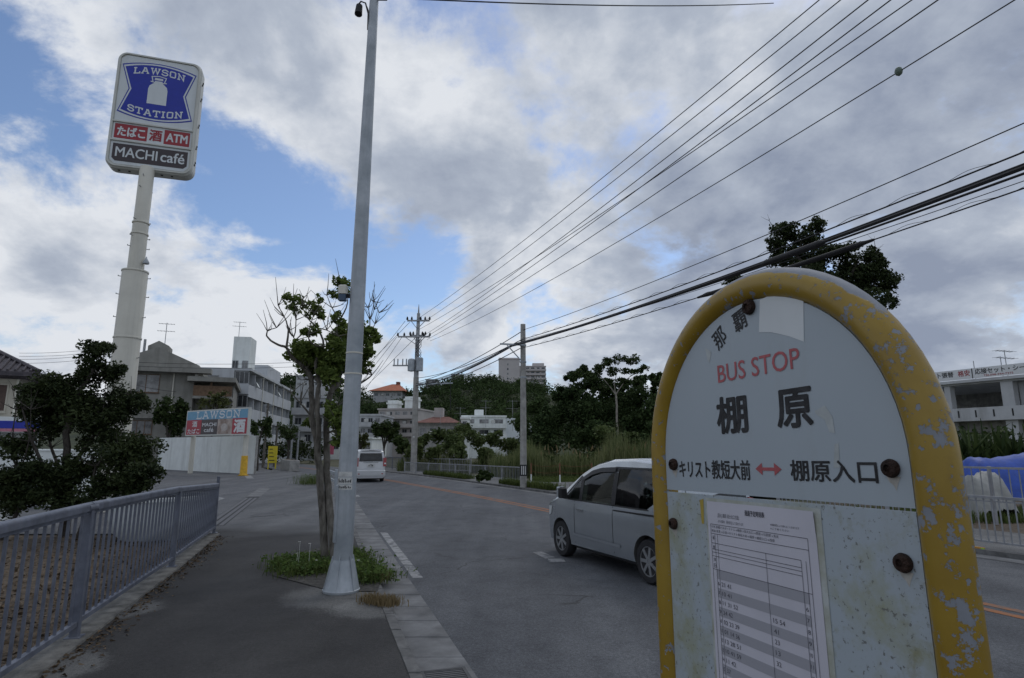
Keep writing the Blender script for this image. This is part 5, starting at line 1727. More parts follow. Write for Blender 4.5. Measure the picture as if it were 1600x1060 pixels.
# nearer thick trees on the right slope
cs = []
for (px, py, r, Y) in ((905, 612, 26, 66), (930, 590, 18, 66), (893, 590, 12, 68), (920, 640, 34, 64), (890, 650, 30, 66), (860, 660, 30, 68), (850, 680, 24, 66), (960, 640, 36, 66), (1000, 620, 34, 66), (1020, 600, 18, 66), (990, 660, 34, 62), (1025, 640, 30, 60), (940, 670, 30, 58), (1015, 680, 26, 56), (900, 690, 26, 58), (830, 690, 20, 62), (1050, 610, 24, 62), (1080, 640, 34, 60), (1130, 650, 40, 60), (1180, 660, 40, 60), (1240, 670, 40, 60), (1300, 680, 40, 60), (1360, 680, 40, 60), (1420, 690, 36, 58), (875, 625, 18, 70), (840, 640, 22, 78), (818, 665, 22, 80), (1000, 598, 14, 70), (945, 610, 22, 70), (1035, 590, 10, 64), (910, 580, 12, 68), (975, 610, 26, 69)):
    c = at(px, py, Y)
    cs.append((c.x, Y, c.z, r * Y / 933, r * Y / 933 * .9))
    cs.append((c.x + rng.uniform(-2, 2), Y + 3, c.z - 1.5, r * Y / 933, r * Y / 933))
wood('slope_wood', 'thick dark trees on the slope right of the concrete pole', cs, .33, 900, MT['leaf_hill'], 79)
# low bushes behind the far fence, left of pole
cs = []
for (px, py, r, Y) in ((660, 700, 20, 52), (630, 705, 16, 54), (690, 693, 20, 54), (715, 690, 22, 55), (745, 695, 20, 54), (775, 697, 18, 54), (800, 705, 18, 54), (645, 715, 16, 50), (680, 715, 18, 50), (720, 715, 18, 50), (760, 718, 16, 50), (820, 715, 16, 52), (730, 680, 14, 58), (705, 700, 22, 52), (950, 690, 24, 50), (990, 695, 22, 48)):
    c = at(px, py - 8, Y); cs.append((c.x, Y, c.z, r * Y / 933, r * Y / 933 * .9))
for k in range(26):
    px, Y = rng.uniform(825, 1050), rng.uniform(42, 47)
    r = rng.uniform(7, 15); c = at(px, rng.uniform(712, 738), Y); cs.append((c.x, Y, c.z, r * 1.4 * Y / 933, r * Y / 933 * .8))
wood('thicket', 'green thicket behind the far railing along the road', cs, .26, 800, leafmat('thicket_leaf', (.035, .06, .018), (.13, .165, .06), .3, .2), 80)
# tall cane grass band
rng = np.random.default_rng(12)
n = 16000
px = np.concatenate([rng.uniform(770, 1060, n - 3500), rng.uniform(628, 800, 3500)]); Yd = np.concatenate([rng.uniform(41, 50, n - 3500), rng.uniform(49, 53, 3500)])
X = (px - 800) / 933 * Yd / .985
P = np.stack([X, Yd, np.full(n, -.15)], 1)
hsc = np.interp(px, [628, 680, 760, 820, 900, 960, 1060], [1.2, 1.7, 1.8, 2.1, 2.0, 2.9, 2.6])
V, Q = blades(P, 1.0, .035, rng, .75, 1.3)
hv = np.repeat(hsc * (.55 + .3 * np.sin(px * .05 + 1) ** 2 + .3 * np.sin(px * .021) ** 2) * rng.uniform(.7, 1.2, n), 6)
V[:, 2] = -.15 + (V[:, 2] + .15) * hv
tag(link('cane_grass', fast_mesh('cane_grass', V, Q, MT['cane'])), 'tall cane grass growing behind the far sidewalk', 'grass', kind='stuff')
# pale plumes in the cane
n = 45
px = rng.uniform(840, 1040, n); Yd = rng.uniform(41, 44, n)
P = np.stack([(px - 800) / 933 * Yd / .985, Yd, rng.uniform(1.1, 1.9, n)], 1)
V, Q = blades(P, .45, .05, rng, .8)
tag(link('grass_plumes', fast_mesh('grass_plumes', V, Q, MT['drygrass'])), 'pale seed plumes standing out of the cane grass', 'grass', kind='stuff')
# lawn strip right of the pole and grass under the far railing
n = 9000
px = rng.uniform(826, 1010, n); Yd = rng.uniform(33.5, 41, n)
P = np.stack([(px - 800) / 933 * Yd / .985, Yd, np.full(n, -.12)], 1)
V, Q = blades(P, .16, .03, rng, .7)
tag(link('short_grass', fast_mesh('short_grass', V, Q, MT['grass'])), 'short bright grass in front of the cane beyond the rope posts', 'grass', kind='stuff')
n = 4200
Yd = np.concatenate([rng.uniform(27, 32, n // 2), rng.uniform(36.5, 43, n // 2)])
X = np.array([R_out(v) for v in Yd]) + .35 + np.abs(rng.normal(0, .35, n))
P = np.stack([X, Yd, np.full(n, 0.02)], 1)
V, Q = blades(P, .30, .02, rng, .8)
tag(link('verge_grass', fast_mesh('verge_grass', V, Q, MT['grass'])), 'rough verge grass at the foot of the far pale railing', 'grass', kind='stuff')
cs = []
for (px, py, r, Y) in ((755, 742, 9, 31), (748, 747, 7, 30.5), (763, 745, 7, 30.5)):
    c = at(px, py, Y); cs.append((c.x, Y, c.z, r * Y / 933, r * Y / 933 * .9))
wood('verge_bush', 'small bush leaning on the far pale railing', cs, .16, 260, MT['leaf_mid'], 81)
# ------------------------------------------------------------------ cars
MT['silver'] = mat('silver_paint', (.40, .43, .46), .26, .6, var=.03, scale=3, coat=1.0, spec=.5)
MT['white_car'] = mat('white_paint', (.55, .56, .57), .3, .1, var=.03, scale=3, coat=.6)
MT['car_glass'] = glassmat('car_glass', (.80, .92, .84), .6)
MT['privacy'] = glassmat('privacy_glass', (.26, .30, .31), .6)
MT['trim_black'] = mat('black_trim', (.018, .018, .02), .45, var=.15)
MT['rim_alloy'] = mat('alloy_rim', (.4, .41, .42), .35, .7, var=.08)
MT['tail_red'] = mat('red_lens', (.30, .015, .02), .15, var=.15, scale=20, coat=.5)
MT['lamp_clear'] = mat('clear_lens', (.6, .62, .62), .1, var=.1, scale=20, coat=.5)
MT['plate'] = mat('plate_white', (.6, .6, .58), .5, var=.03)
MT['chrome'] = plain('chrome', (.6, .62, .64), .15, 1.0)
MT['seat'] = mat('car_interior', (.09, .085, .08), .9)


MT['cabin'] = mat('cabin_lining', (.10, .10, .095), .9)


class Body:
    """lofted car body: x forward, y to the left, z up"""
    def __init__(s, topz, belt, halfw, rooff, sill=.2):
        s.t = np.array(topz, float)[::-1]; s.bz = belt; s.hw = np.array(halfw, float)[::-1]; s.rf = rooff; s.sill = sill

    def ring(s, x):
        zt = float(np.interp(x, s.t[:, 0], s.t[:, 1])); w = float(np.interp(x, s.hw[:, 0], s.hw[:, 1]))
        z0 = s.sill
        be = min(s.bz, zt - .08)
        up = max(0., (zt - s.bz)) / 0.72
        wr = w - s.rf * min(1, up)                       # half width at the roof edge
        sh = min(.10, .06 + (zt - be) * .08)
        pts = [(0, z0), (w * .84, z0), (w * .955, z0 + .05), (w * .985, z0 + .16), (w * .997, .5 * (z0 + be)), (w, be - .14 if be > .6 else be * .8), (w * .988, be - .02)]
        pts += [(wr + (w * .985 - wr) * .62, be + (zt - sh - be) * .42), (wr + (w * .985 - wr) * .2, be + (zt - sh - be) * .82), (wr - .03, zt - sh * .55), (wr * .82, zt - sh * .16), (wr * .5, zt - .012), (0, zt)]
        return pts

    def side_y(s, x, z):
        p = s.ring(x)
        zz = np.maximum.accumulate([q[1] for q in p[1:]]) + np.arange(len(p) - 1) * 1e-6
        return float(np.interp(z, zz, [q[0] for q in p[1:]]))

    def top_z(s, x, y):
        p = s.ring(x)[6:]
        return float(np.interp(abs(y), [q[0] for q in p][::-1], [q[1] for q in p][::-1]))

    def mesh(s, n=56):
        x0, x1 = s.t[0, 0], s.t[-1, 0]
        # denser near the ends
        u = np.linspace(0, 1, n); u = .5 - .5 * np.cos(np.pi * u) * (.6 + .4 * np.abs(np.cos(np.pi * u)))
        X = x0 + (x1 - x0) * u
        b = MB(); vs = []
        m = None
        for x in X:
            r = s.ring(x)
            full = r + [(-y, z) for y, z in r[-2:0:-1]]
            m = len(full)
            vs += [(x, y, z) for y, z in full]
        fs = []
        for i in range(n - 1):
            for k in range(m):
                k2 = (k + 1) % m
                fs.append((i * m + k, i * m + k2, (i + 1) * m + k2, (i + 1) * m + k))
        fs.append(tuple(range(m))); fs.append(tuple((n - 1) * m + k for k in range(m - 1, -1, -1)))
        b.add(vs, fs)
        return b

    def patch(s, poly, side=1, off=.004, n=10):
        """panel on the flank: poly (x, z) outline, filled with a grid clipped by interpolation between its lower and upper edges"""
        P = np.array(poly, float)
        xa, xb = P[:, 0].min(), P[:, 0].max()

        def span(x):
            zs = []
            for i in range(len(P)):
                p, q = P[i], P[(i + 1) % len(P)]
                if (p[0] - x) * (q[0] - x) <= 0 and p[0] != q[0]:
                    zs.append(p[1] + (q[1] - p[1]) * (x - p[0]) / (q[0] - p[0]))
            return (min(zs), max(zs)) if zs else None
        b = MB(); vs = []
        for i in range(n + 1):
            x = xa + (xb - xa) * min(max(i / n, 1e-4), 1 - 1e-4)
            lo, hi = span(x)
            for k in range(6):
                z = lo + (hi - lo) * k / 5
                vs.append((x, side * (s.side_y(x, z) + off), z))
        b.add(vs, [(i * 6 + k, i * 6 + 6 + k, i * 6 + 7 + k, i * 6 + 1 + k) for i in range(n) for k in range(5)])
        return b


def make_wheel(par, x, y, r, w, side, spokes=7, rz=0):
    h = bpy.data.objects.new('wheel', None)
    b = MB()
    b.lathe([(r * .66, -w / 2), (r * .93, -w / 2), (r, -w * .32), (r, w * .32), (r * .93, w / 2), (r * .68, w / 2), (r * .66, w * .4)], 36)
    b.xform(Matrix.Translation((x, y, r)) @ Matrix.Rotation(R(-90 * side), 4, 'X'))
    t = b.build('wheel', MT['black'], par, smooth=True)
    b = MB()
    b.lathe([(r * .69, w * .18), (r * .69, w * .46), (r * .64, w * .46), (r * .60, w * .2), (r * .55, w * .16)], 36)
    b.lathe([(r * .15, w * .2), (r * .15, w * .40), (r * .05, w * .42)], 16)
    for k in range(spokes):
        a = 2 * math.pi * k / spokes
        c, s_ = math.cos(a), math.sin(a)
        p0 = Vector((c * r * .1, s_ * r * .1, w * .38)); p1 = Vector((c * r * .63, s_ * r * .63, w * .40))
        b.bar(p0, p1, r * .15, .03, up=(0, 0, 1))
    b.xform(Matrix.Translation((x, y, r)) @ Matrix.Rotation(R(-90 * side), 4, 'X'))
    b.build('rim', MT['rim_alloy'], t, smooth=False)
    b = MB(); b.lathe([(r * .64, w * .05), (r * .64, w * .1)], 24); b.xform(Matrix.Translation((x, y, r)) @ Matrix.Rotation(R(-90 * side), 4, 'X')); b.build('brake_disc', MT['dark'], t)


def cut_body(body_mb, name, mats, parent, holes):
    """carve wheel wells (and window openings) out of the shell"""
    me = body_mb.mesh('shell', mats, True)
    import bmesh
    bm = bmesh.new(); bm.from_mesh(me); bmesh.ops.recalc_face_normals(bm, faces=bm.faces); bm.to_mesh(me); bm.free()
    o = bpy.data.objects.new(name, me); COL.objects.link(o)
    tmp = []
    for h in holes:
        cm = h.mesh('cut', mats, False)
        bm = bmesh.new(); bm.from_mesh(cm); bmesh.ops.recalc_face_normals(bm, faces=bm.faces); bm.to_mesh(cm); bm.free()
        cm.polygons.foreach_set('material_index', [1] * len(cm.polygons))
        co = bpy.data.objects.new('cut', cm); COL.objects.link(co); tmp.append(co)
        md = o.modifiers.new('b', 'BOOLEAN'); md.operation = 'DIFFERENCE'; md.object = co; md.solver = 'EXACT'
    dg = bpy.context.evaluated_depsgraph_get()
    me2 = bpy.data.meshes.new_from_object(o.evaluated_get(dg))
    o.modifiers.clear(); o.data = me2
    for t in tmp:
        bpy.data.objects.remove(t)
    me2.shade_smooth()
    try: me2.set_sharp_from_angle(angle=R(35))
    except Exception: pass
    o.parent = parent
    return o


def well(x, r, y0, y1):
    b = MB(); b.tube([(x, y0, r[1]), (x, y1, r[1])], r[0], 30); return b


# silver compact van in the near lane
wf, wr_ = Vector((.97, 11.34)), Vector((2.04, 9.07))
hd = (wf - wr_).normalized()
rt = Vector((hd.y, -hd.x))
wb = (wf - wr_).length
mid_ = (wf + wr_) / 2 + rt * .72
car = empty('silver_van', (mid_.x, mid_.y, ROADZ + .005), 'silver compact minivan passing behind the bus stop sign', 'van', rz=math.atan2(hd.y, hd.x))
car.scale = (1, 1, 1.065)
hb = wb / 2
B1 = Body([(hb + .70, .50), (hb + .685, .66), (hb + .62, .80), (hb + .48, .90), (hb + .25, .97), (hb + .02, 1.05), (hb - .30, 1.25), (hb - .62, 1.44), (hb - .92, 1.56), (hb - 1.4, 1.645), (hb - 2.0, 1.665), (-hb - .15, 1.63), (-hb - .42, 1.54), (-hb - .56, 1.30), (-hb - .62, .95), (-hb - .64, .5)],
          .94, [(hb + .70, .56), (hb + .64, .70), (hb + .5, .77), (hb + .2, .815), (hb - .3, .825), (-hb + .2, .825), (-hb - .3, .80), (-hb - .55, .74), (-hb - .64, .66)], .15, .19)
W_front = [(hb - .17, .965), (hb - .66, .965), (hb - .66, 1.335)]
W_door = [(hb - .71, .965), (hb - 1.62, .965), (hb - 1.62, 1.50), (hb - 1.22, 1.48), (hb - .95, 1.43), (hb - .71, 1.33)]
W_rear = [(hb - 1.70, .965), (hb - 2.5, .965), (hb - 2.86, 1.18), (hb - 2.86, 1.50), (hb - 1.70, 1.505)]
# hollow cabin and window openings, so the glass shows a real inside
holes = [well(hb, (.335, .30), y0, y1) for y0, y1 in ((.5, 1.0), (-1.0, -.5))] + [well(-hb, (.335, .30), y0, y1) for y0, y1 in ((.5, 1.0), (-1.0, -.5))]
lower = MB(); lower.box(-hb - .35, -.70, .50, hb - .16, .70, .945); holes.append(lower)
pf = [(hb - .20, .93), (hb - .38, 1.10), (hb - .66, 1.33), (hb - .95, 1.46), (hb - 1.4, 1.56), (hb - 2.0, 1.58), (-hb - .12, 1.545), (-hb - .32, 1.44), (-hb - .42, .93)]
upper = MB(); npf = len(pf); yw = lambda z: .705 - (z - .93) * .19
upper.add([(x, -yw(z), z) for x, z in pf] + [(x, yw(z), z) for x, z in pf], [tuple(range(npf)), tuple(range(2 * npf - 1, npf - 1, -1))] + [(i, npf + i, npf + (i + 1) % npf, (i + 1) % npf) for i in range(npf)])
holes.append(upper)
for P in (W_front, W_door, W_rear):
    hb_ = MB(); hb_.prism(P, -1.2, 1.2, 'y'); holes.append(hb_)
body = cut_body(B1.mesh(), 'body', [MT['silver'], MT['cabin']], car, holes)
for x in (hb, -hb):
    for sd_ in (1, -1):
        make_wheel(car, x, sd_ * .715, .292, .19, sd_)
for sd_ in (1, -1):
    band = [(hb - .10, .955), (hb - 2.55, .955), (hb - 2.93, 1.16), (hb - 2.93, 1.52), (hb - 1.66, 1.535), (hb - 1.2, 1.51), (hb - .9, 1.46), (hb - .60, 1.355)]
    for (P, nn) in (([(hb - .64, .958), (hb - .73, .958), (hb - .73, 1.345), (hb - .64, 1.30)], 4), ([(hb - 1.60, .958), (hb - 1.72, .958), (hb - 1.72, 1.525), (hb - 1.60, 1.52)], 4), ([(hb - .10, .952), (hb - 2.55, .952), (hb - 2.55, .972), (hb - .10, .972)], 24),
                    ([(hb - .16, .985), (hb - .12, .985), (hb - .60, 1.36), (hb - .665, 1.335)], 8), ([(hb - 1.6, 1.495), (hb - 2.93, 1.495), (hb - 2.93, 1.525), (hb - 1.6, 1.525)], 14)):
        B1.patch(P, sd_, .003, nn).build('window_trim', MT['trim_black'], car, smooth=True, fix=False)
    for nm, P, m in (('quarter_window', W_front, 'car_glass'), ('door_window', W_door, 'car_glass'), ('rear_window', W_rear, 'privacy')):
        for m_ in ('car_glass2', 'privacy2'):
            if m_ in MT: continue
            MT[m_] = mat(m_, (.035, .05, .045) if m_ == 'car_glass2' else (.012, .014, .016), .04, var=.5, scale=2.2, spec=.45, col2=(.10, .135, .115) if m_ == 'car_glass2' else (.03, .033, .036), stretch=(1, 1, 2.5))
        B1.patch(P, sd_, -.004, 16).build(nm, MT[m], car, smooth=True, fix=False)
    # rain visor over the door window
    vz = [(hb - .62, 1.30), (hb - .71, 1.345), (hb - .95, 1.45), (hb - 1.22, 1.50), (hb - 1.64, 1.52), (hb - 1.64, 1.45), (hb - 1.22, 1.43), (hb - .95, 1.375), (hb - .72, 1.28)]
    B1.patch(vz, sd_, .022, 16).build('rain_visor', MT['trim_black'], car, smooth=True, fix=False)
    b = MB(); b.bbox(hb - .36, sd_ * .83 - .02, .93, hb - .2, sd_ * .83 + .10 if sd_ > 0 else sd_ * .83 + .02, 1.10, .03)
    b = MB(); y0 = sd_ * (B1.side_y(hb - .3, .98)); y1 = y0 + sd_ * .20
    b.bbox(hb - .33, min(y0 + sd_ * .04, y1), .98, hb - .23, max(y0 + sd_ * .04, y1), 1.16, .03)
    b.bar((hb - .26, y0 - sd_ * .02, .99), (hb - .26, y0 + sd_ * .07, 1.02), .06, .05); mi_ = b.build('mirror', MT['trim_black'], car)
    b = MB(); b.bbox(hb - .245, min(y0 + sd_ * .05, y1 + sd_ * .005), 1.0, hb - .19, max(y0 + sd_ * .05, y1 + sd_ * .005), 1.165, .02); b.build('mirror_cap', MT['silver'], mi_)
    # door gaps, side moulding, slide rail, handle
    for (xx, z0, z1) in ((hb - .5, .28, .95), (hb - 1.66, .28, .95)):
        B1.patch([(xx - .006, z0), (xx + .006, z0), (xx + .006, z1), (xx - .006, z1)], sd_, .0022, 2).build('door_gap', MT['dark'], car, fix=False)
    B1.patch([(hb - 1.68, .885), (hb - 2.95, .885), (hb - 2.95, .915), (hb - 1.68, .905)], sd_, .004, 12).build('slide_rail', MT['dark'], car, fix=False)
    B1.patch([(hb - .45, .40), (hb - 1.85, .38), (hb - 1.85, .425), (hb - .45, .44)], sd_, .012, 12).build('side_moulding', MT['chrome'] if False else MT['silver'], car, fix=False)
    b = MB(); yy = sd_ * (B1.side_y(hb - .68, .82) + .02); b.bar((hb - .60, yy, .82), (hb - .80, yy, .82), .025, .028); b.build('door_handle', MT['chrome'], car)
    B1.patch([(hb + .60, .62), (hb + .38, .66), (hb + .34, .80), (hb + .50, .80)], sd_, .008, 8).build('headlight', MT['lamp_clear'], car, smooth=True, fix=False)
    b = MB(); b.box(hb - .35, sd_ * .70 - .01, .185, -hb + .36, sd_ * .70 + .01, .215); b.build('sill_strip', MT['trim_black'], car)
# windscreen laid on the sloping front
b = MB(); vs = []
for i in range(9):
    x = hb - .06 - (.80) * i / 8
    for k in range(11):
        yw = (.64 - .05 * i / 8) * (-1 + 2 * k / 10)
        vs.append((x, yw, B1.top_z(x, yw) + .006))
b.add(vs, [(i * 11 + k, i * 11 + k + 1, i * 11 + 12 + k, i * 11 + 11 + k) for i in range(8) for k in range(10)])
b.build('windscreen', MT['car_glass2'], car, smooth=True, fix=False)
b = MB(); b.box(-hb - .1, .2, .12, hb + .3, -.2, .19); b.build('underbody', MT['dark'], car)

# tailgate: window, lights, plate, bumper
def tail(name, poly, m, off, th=.02):
    zz = [(.3, -hb - .64), (.5, -hb - .64), (.95, -hb - .62), (1.30, -hb - .56), (1.54, -hb - .42)]
    X = lambda z: float(np.interp(z, [q[0] for q in zz], [q[1] for q in zz]))
    b = MB(); n_ = len(poly)
    b.add([(X(z) - off, y, z) for y, z in poly] + [(X(z) + th, y, z) for y, z in poly], [tuple(range(n_))] + [(i, (i + 1) % n_, n_ + (i + 1) % n_, n_ + i) for i in range(n_)])
    return b.build(name, MT[m], car)


tail('tailgate_window', [(-.55, 1.0), (.55, 1.0), (.56, 1.2), (.50, 1.44), (-.50, 1.44), (-.56, 1.2)], 'privacy2', .012)
for sd_ in (1, -1):
    tail('tail_light', [(sd_ * .58, .78), (sd_ * .70, .78), (sd_ * .69, 1.12), (sd_ * .60, 1.14)], 'tail_red', .02, .06)
tail('number_plate', [(-.165, .66), (.165, .66), (.165, .82), (-.165, .82)], 'plate', .012)
b = MB(); b.bbox(-hb - .68, -.66, .26, -hb - .5, .66, .50, .04); b.build('rear_bumper', MT['silver'], car)
# seats and steering wheel
for (x, y) in ((hb - 1.35, .36), (hb - 1.35, -.36), (hb - 2.2, .34), (hb - 2.2, -.34)):
    b = MB(); b.bbox(x - .22, y - .24, .5, x + .28, y + .24, .72, .05); b.bbox(x - .34, y - .23, .66, x - .18, y + .23, 1.16, .05); b.bbox(x - .34, y - .12, 1.18, x - .24, y + .12, 1.36, .04); b.build('seat', MT['seat'], car)
b = MB(); cx_, cz_ = hb - .78, .98
b.tube([(cx_ + .06 * math.sin(R(t)), -.36 + .18 * math.cos(R(t)), cz_ + .17 * math.sin(R(t))) for t in range(0, 360, 20)], .014, 6, closed=True); b.build('steering_wheel', MT['trim_black'], car)
b = MB(); b.bbox(hb - .55, -.66, .6, hb - .15, .66, .93, .05); b.build('dashboard', MT['seat'], car)

# white minivan driving away
rc = Vector((-8.08, 34.9))
ha = R(108)
hd = Vector((math.cos(ha), math.sin(ha)))
cc = rc + hd * 2.25
van = empty('white_minivan', (cc.x, cc.y, ROADZ + .005), 'white minivan driving away seen from behind', 'minivan', rz=ha)
B2 = Body([(2.2, .5), (2.18, .8), (2.0, .95), (1.6, 1.08), (1.35, 1.2), (.8, 1.62), (.4, 1.78), (-.2, 1.84), (-1.4, 1.84), (-2.0, 1.80), (-2.14, 1.72), (-2.2, 1.5), (-2.26, 1.1), (-2.3, .8), (-2.3, .5)],
          1.05, [(2.2, .6), (2.1, .75), (1.8, .84), (0, .85), (-2.0, .85), (-2.2, .83), (-2.3, .80)], .11, .22)
cut_body(B2.mesh(), 'body', [MT['white_car'], MT['trim_black']], van, [well(x, (.36, .31), y0, y1) for x in (1.35, -1.35) for y0, y1 in ((.5, 1.1), (-1.1, -.5))])
for x in (1.35, -1.35):
    for sd_ in (1, -1):
        make_wheel(van, x, sd_ * .735, .31, .20, sd_)
for sd_ in (1, -1):
    B2.patch([(1.0, 1.08), (-1.95, 1.08), (-1.95, 1.62), (.4, 1.62), (.75, 1.45)], sd_, .004, 20).build('side_windows', MT['privacy2'], van, smooth=True, fix=False)
    b = MB(); b.prism([(-2.325, .88), (-2.15, .88), (-2.10, 1.36), (-2.275, 1.36)], sd_ * .69, sd_ * .868, 'y'); tl_ = b.build('tail_light', MT['tail_red'], van)
    b = MB(); b.prism([(-2.329, 1.0), (-2.2, 1.0), (-2.2, 1.08), (-2.318, 1.08)], sd_ * .75, sd_ * .85, 'y'); b.build('reversing_lens', MT['lamp_clear'], tl_)
    b = MB(); b.bbox(1.15, sd_ * .86 if sd_ > 0 else -1.06, 1.12, 1.25, 1.06 if sd_ > 0 else -.86, 1.32, .03); b.build('mirror', MT['white_car'], van)


def rear_panel(name, poly, m, off, par=None):
    """poly in (y, z) on the tailgate"""
    b = MB(); vs = []
    tz = B2.t
    zz = [(z, x) for x, z in [(-2.14, 1.72), (-2.2, 1.5), (-2.26, 1.1), (-2.3, .8), (-2.3, .3)]][::-1]
    for y, z in poly:
        x = float(np.interp(z, [q[0] for q in zz], [q[1] for q in zz]))
        vs.append((x - off, y, z))
    b.add(vs, [tuple(range(len(vs)))])
    return b.build(name, MT[m], par or van, fix=False)


rear_panel('rear_window', [(-.66, 1.16), (.66, 1.16), (.64, 1.35), (.60, 1.62), (-.60, 1.62), (-.64, 1.35)], 'privacy2', .02)
b = MB(); b.bar((-2.28, -.42, 1.11), (-2.28, .42, 1.11), .03, .035); b.build('garnish', MT['chrome'], van)
b = MB(); b.bbox(-2.37, -.83, .36, -2.1, .83, .68, .05); b.build('rear_bumper', MT['white_car'], van)
b = MB(); b.box(-2.345, -.19, .86, -2.305, .19, 1.03); pl_ = b.build('number_plate', MT['plate'], van)
b = MB()
for (y0, y1, z0, z1) in ((.11, .135, .89, .97), (.06, .085, .89, .97), (-.03, .005, .89, .97), (-.12, -.06, .89, .97), (.05, -.05, .985, 1.005)):
    b.add([(-2.347, y0, z0), (-2.347, y1, z0), (-2.347, y1, z1), (-2.347, y0, z1)], [(0, 1, 2, 3)])
b.build('plate_print', MT['ink'], pl_, fix=False)
b = MB(); b.bar((-2.30, 0, 1.17), (-2.28, .38, 1.22), .012, .02); b.build('wiper', MT['trim_black'], van)
b = MB(); b.bbox(-2.22, -.58, 1.80, -2.0, .58, 1.845, .01); b.build('roof_spoiler', MT['white_car'], van)
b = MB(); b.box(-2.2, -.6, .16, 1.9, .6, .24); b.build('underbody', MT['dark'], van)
for y0 in (-.7, .6):
    b = MB(); b.box(-2.376, y0, .44, -2.365, y0 + .1, .49); b.build('reflector', MT['tail_red'], van)
# ------------------------------------------------------------------ far side of the road
FZ = 0.0
tag(strip(off(R_out, .17), off(R_out, 3.6), -8, 60, FZ).build('far_sidewalk', MT['fwalk']), kind='structure')
tag(strip(R_out, off(R_out, -.45), -8, 70, ROADZ + .006).build('far_gutter', MT['gutter']), kind='structure')
fk = MB(); vs = []
ys_ = np.arange(-8, 60, 1.0)
for y in ys_:
    x = R_out(y)
    h = .012 if not (31.5 < y < 31.4) else 0
    vs += [(x, y, -.12), (x + .02, y, .012), (x + .165, y, .012), (x + .165, y, -.12)]
fk.add(vs, [(4 * i + j, 4 * i + j + 1, 4 * i + 5 + j, 4 * i + 4 + j) for i in range(len(ys_) - 1) for j in range(3)])
tag(fk.build('far_kerb', MT['kerb']), kind='structure')
# drive beside the concrete pole
b = MB(); b.add([(R_out(30) + 2, 33.5, -.006), (R_out(26) + 3.5, 26.0, -.006), (24, 20, -.006), (34, 34, -.006), (12, 36.5, -.006)], [(0, 1, 2, 3, 4)]); tag(b.build('side_road', MT['fwalk']), kind='structure')


def railing(name, label, pts, h, m, sp=.14, posts=2.0, base=0.0, group=None, low=.12):
    """baluster railing along a plan polyline"""
    P = [Vector(p) for p in pts]
    o = empty(name, P[0], label, 'railing', group=group)
    for i in range(len(P) - 1):
        a, c = P[i] - P[0], P[i + 1] - P[0]
        d = (c - a); ln = d.length; d.normalize()
        up = Vector((0, 0, 1))
        for z, r_ in ((h, .05), (low, .035)):
            b = MB(); b.bar(a + up * z, c + up * z, r_, r_); b.build('rail', m, o)
        npst = max(1, round(ln / posts))
        for k in range(npst + (1 if i == len(P) - 2 else 0)):
            q = a + d * ln * k / npst
            b = MB(); b.bbox(q.x - .035, q.y - .035, base, q.x + .035, q.y + .035, h + .04, .008); b.build('post', m, o)
        nb = int(ln / sp)
        me = None
        for k in range(1, nb):
            q = a + d * ln * k / nb
            if me is None:
                bb = MB(); bb.box(-.009, -.009, low, .009, .009, h); me = bb.mesh('baluster', m)
            link('baluster', me, o, q)
    return o


ra, rb = g(813, 753), g(632, 739)
railing('far_railing', 'pale baluster railing across the road between the two utility poles', [Vector((ra.x, ra.y, 0)), Vector(((ra.x + rb.x) / 2 + .1, (ra.y + rb.y) / 2, 0)), Vector((rb.x, rb.y, 0))], .78, MT['wfence'], sp=.15)
a_, b_ = at(736, 718, 47), at(671, 717, 50)
railing('back_railing', 'second pale railing set behind the far one in front of the thicket', [Vector((a_.x, 47, 0)), Vector((b_.x, 50, 0))], a_.z, MT['wfence'], sp=.18)
a_, b_ = at(641, 716, 50), at(601, 716, 56)
railing('dark_railing', 'dark grey railing between the white minivan and the first pole', [Vector((a_.x, 50, 0)), Vector((b_.x, 56, 0))], a_.z, MT['fence'], sp=.13)
# right-hand railings
pB = [Vector((R_out(y) + .42, y, 0)) for y in (6.0, 8.4, 10.9, 13.4, 16.0)]
railing('kerb_railing', 'pale steel railing at the far kerb seen right of the bus stop sign', pB, .93, MT['wfence'], sp=.125, posts=2.45)
pA = [Vector((R_out(y) + 5.0, y, 0)) for y in (9.0, 12.0, 15.2, 18.5)]
railing('field_railing', 'taller pale railing behind the kerb railing in front of the blue tarpaulin', pA, 1.36, MT['wfence'], sp=.2, posts=3.0, low=.55)
# rope posts
pts = [at(830, 752, 33.5), at(875, 754, 32.8), at(925, 752, 33), at(800, 748, 36)]
rp = []
for i, (p, lb) in enumerate(zip(pts[:3], ('orange topped stake beside the concrete pole', 'orange topped stake left of the silver van roof', 'orange topped stake behind the silver van'))):
    o = empty('rope_stake', (p.x, p.y, -.02), lb, 'stake', group='stakes carrying the orange rope')
    b = MB(); b.tube([(0, 0, 0), (0, 0, .45)], .035, 8); b.build('shaft', MT['wall_white'], o, smooth=True)
    b = MB(); b.tube([(0, 0, .45), (0, 0, 1.05)], .035, 8); b.build('cap', mat('orange_cap', (.2, .09, .05), .7), o, smooth=True)
    rp.append(Vector((p.x, p.y, .95)))
MT['rope'] = mat('orange_rope', (.2, .09, .045), .8)
b = MB()
for i in range(2):
    for z in (0, -.35):
        q = [(rp[i] * (1 - t) + rp[i + 1] * t) + Vector((0, 0, z - .25 * t * (1 - t) * 4 * .4)) for t in np.linspace(0, 1, 7)]
        b.tube(q, .009, 5)
tag(b.build('barrier_rope', MT['rope'], smooth=True), 'orange rope strung between the stakes', 'rope')

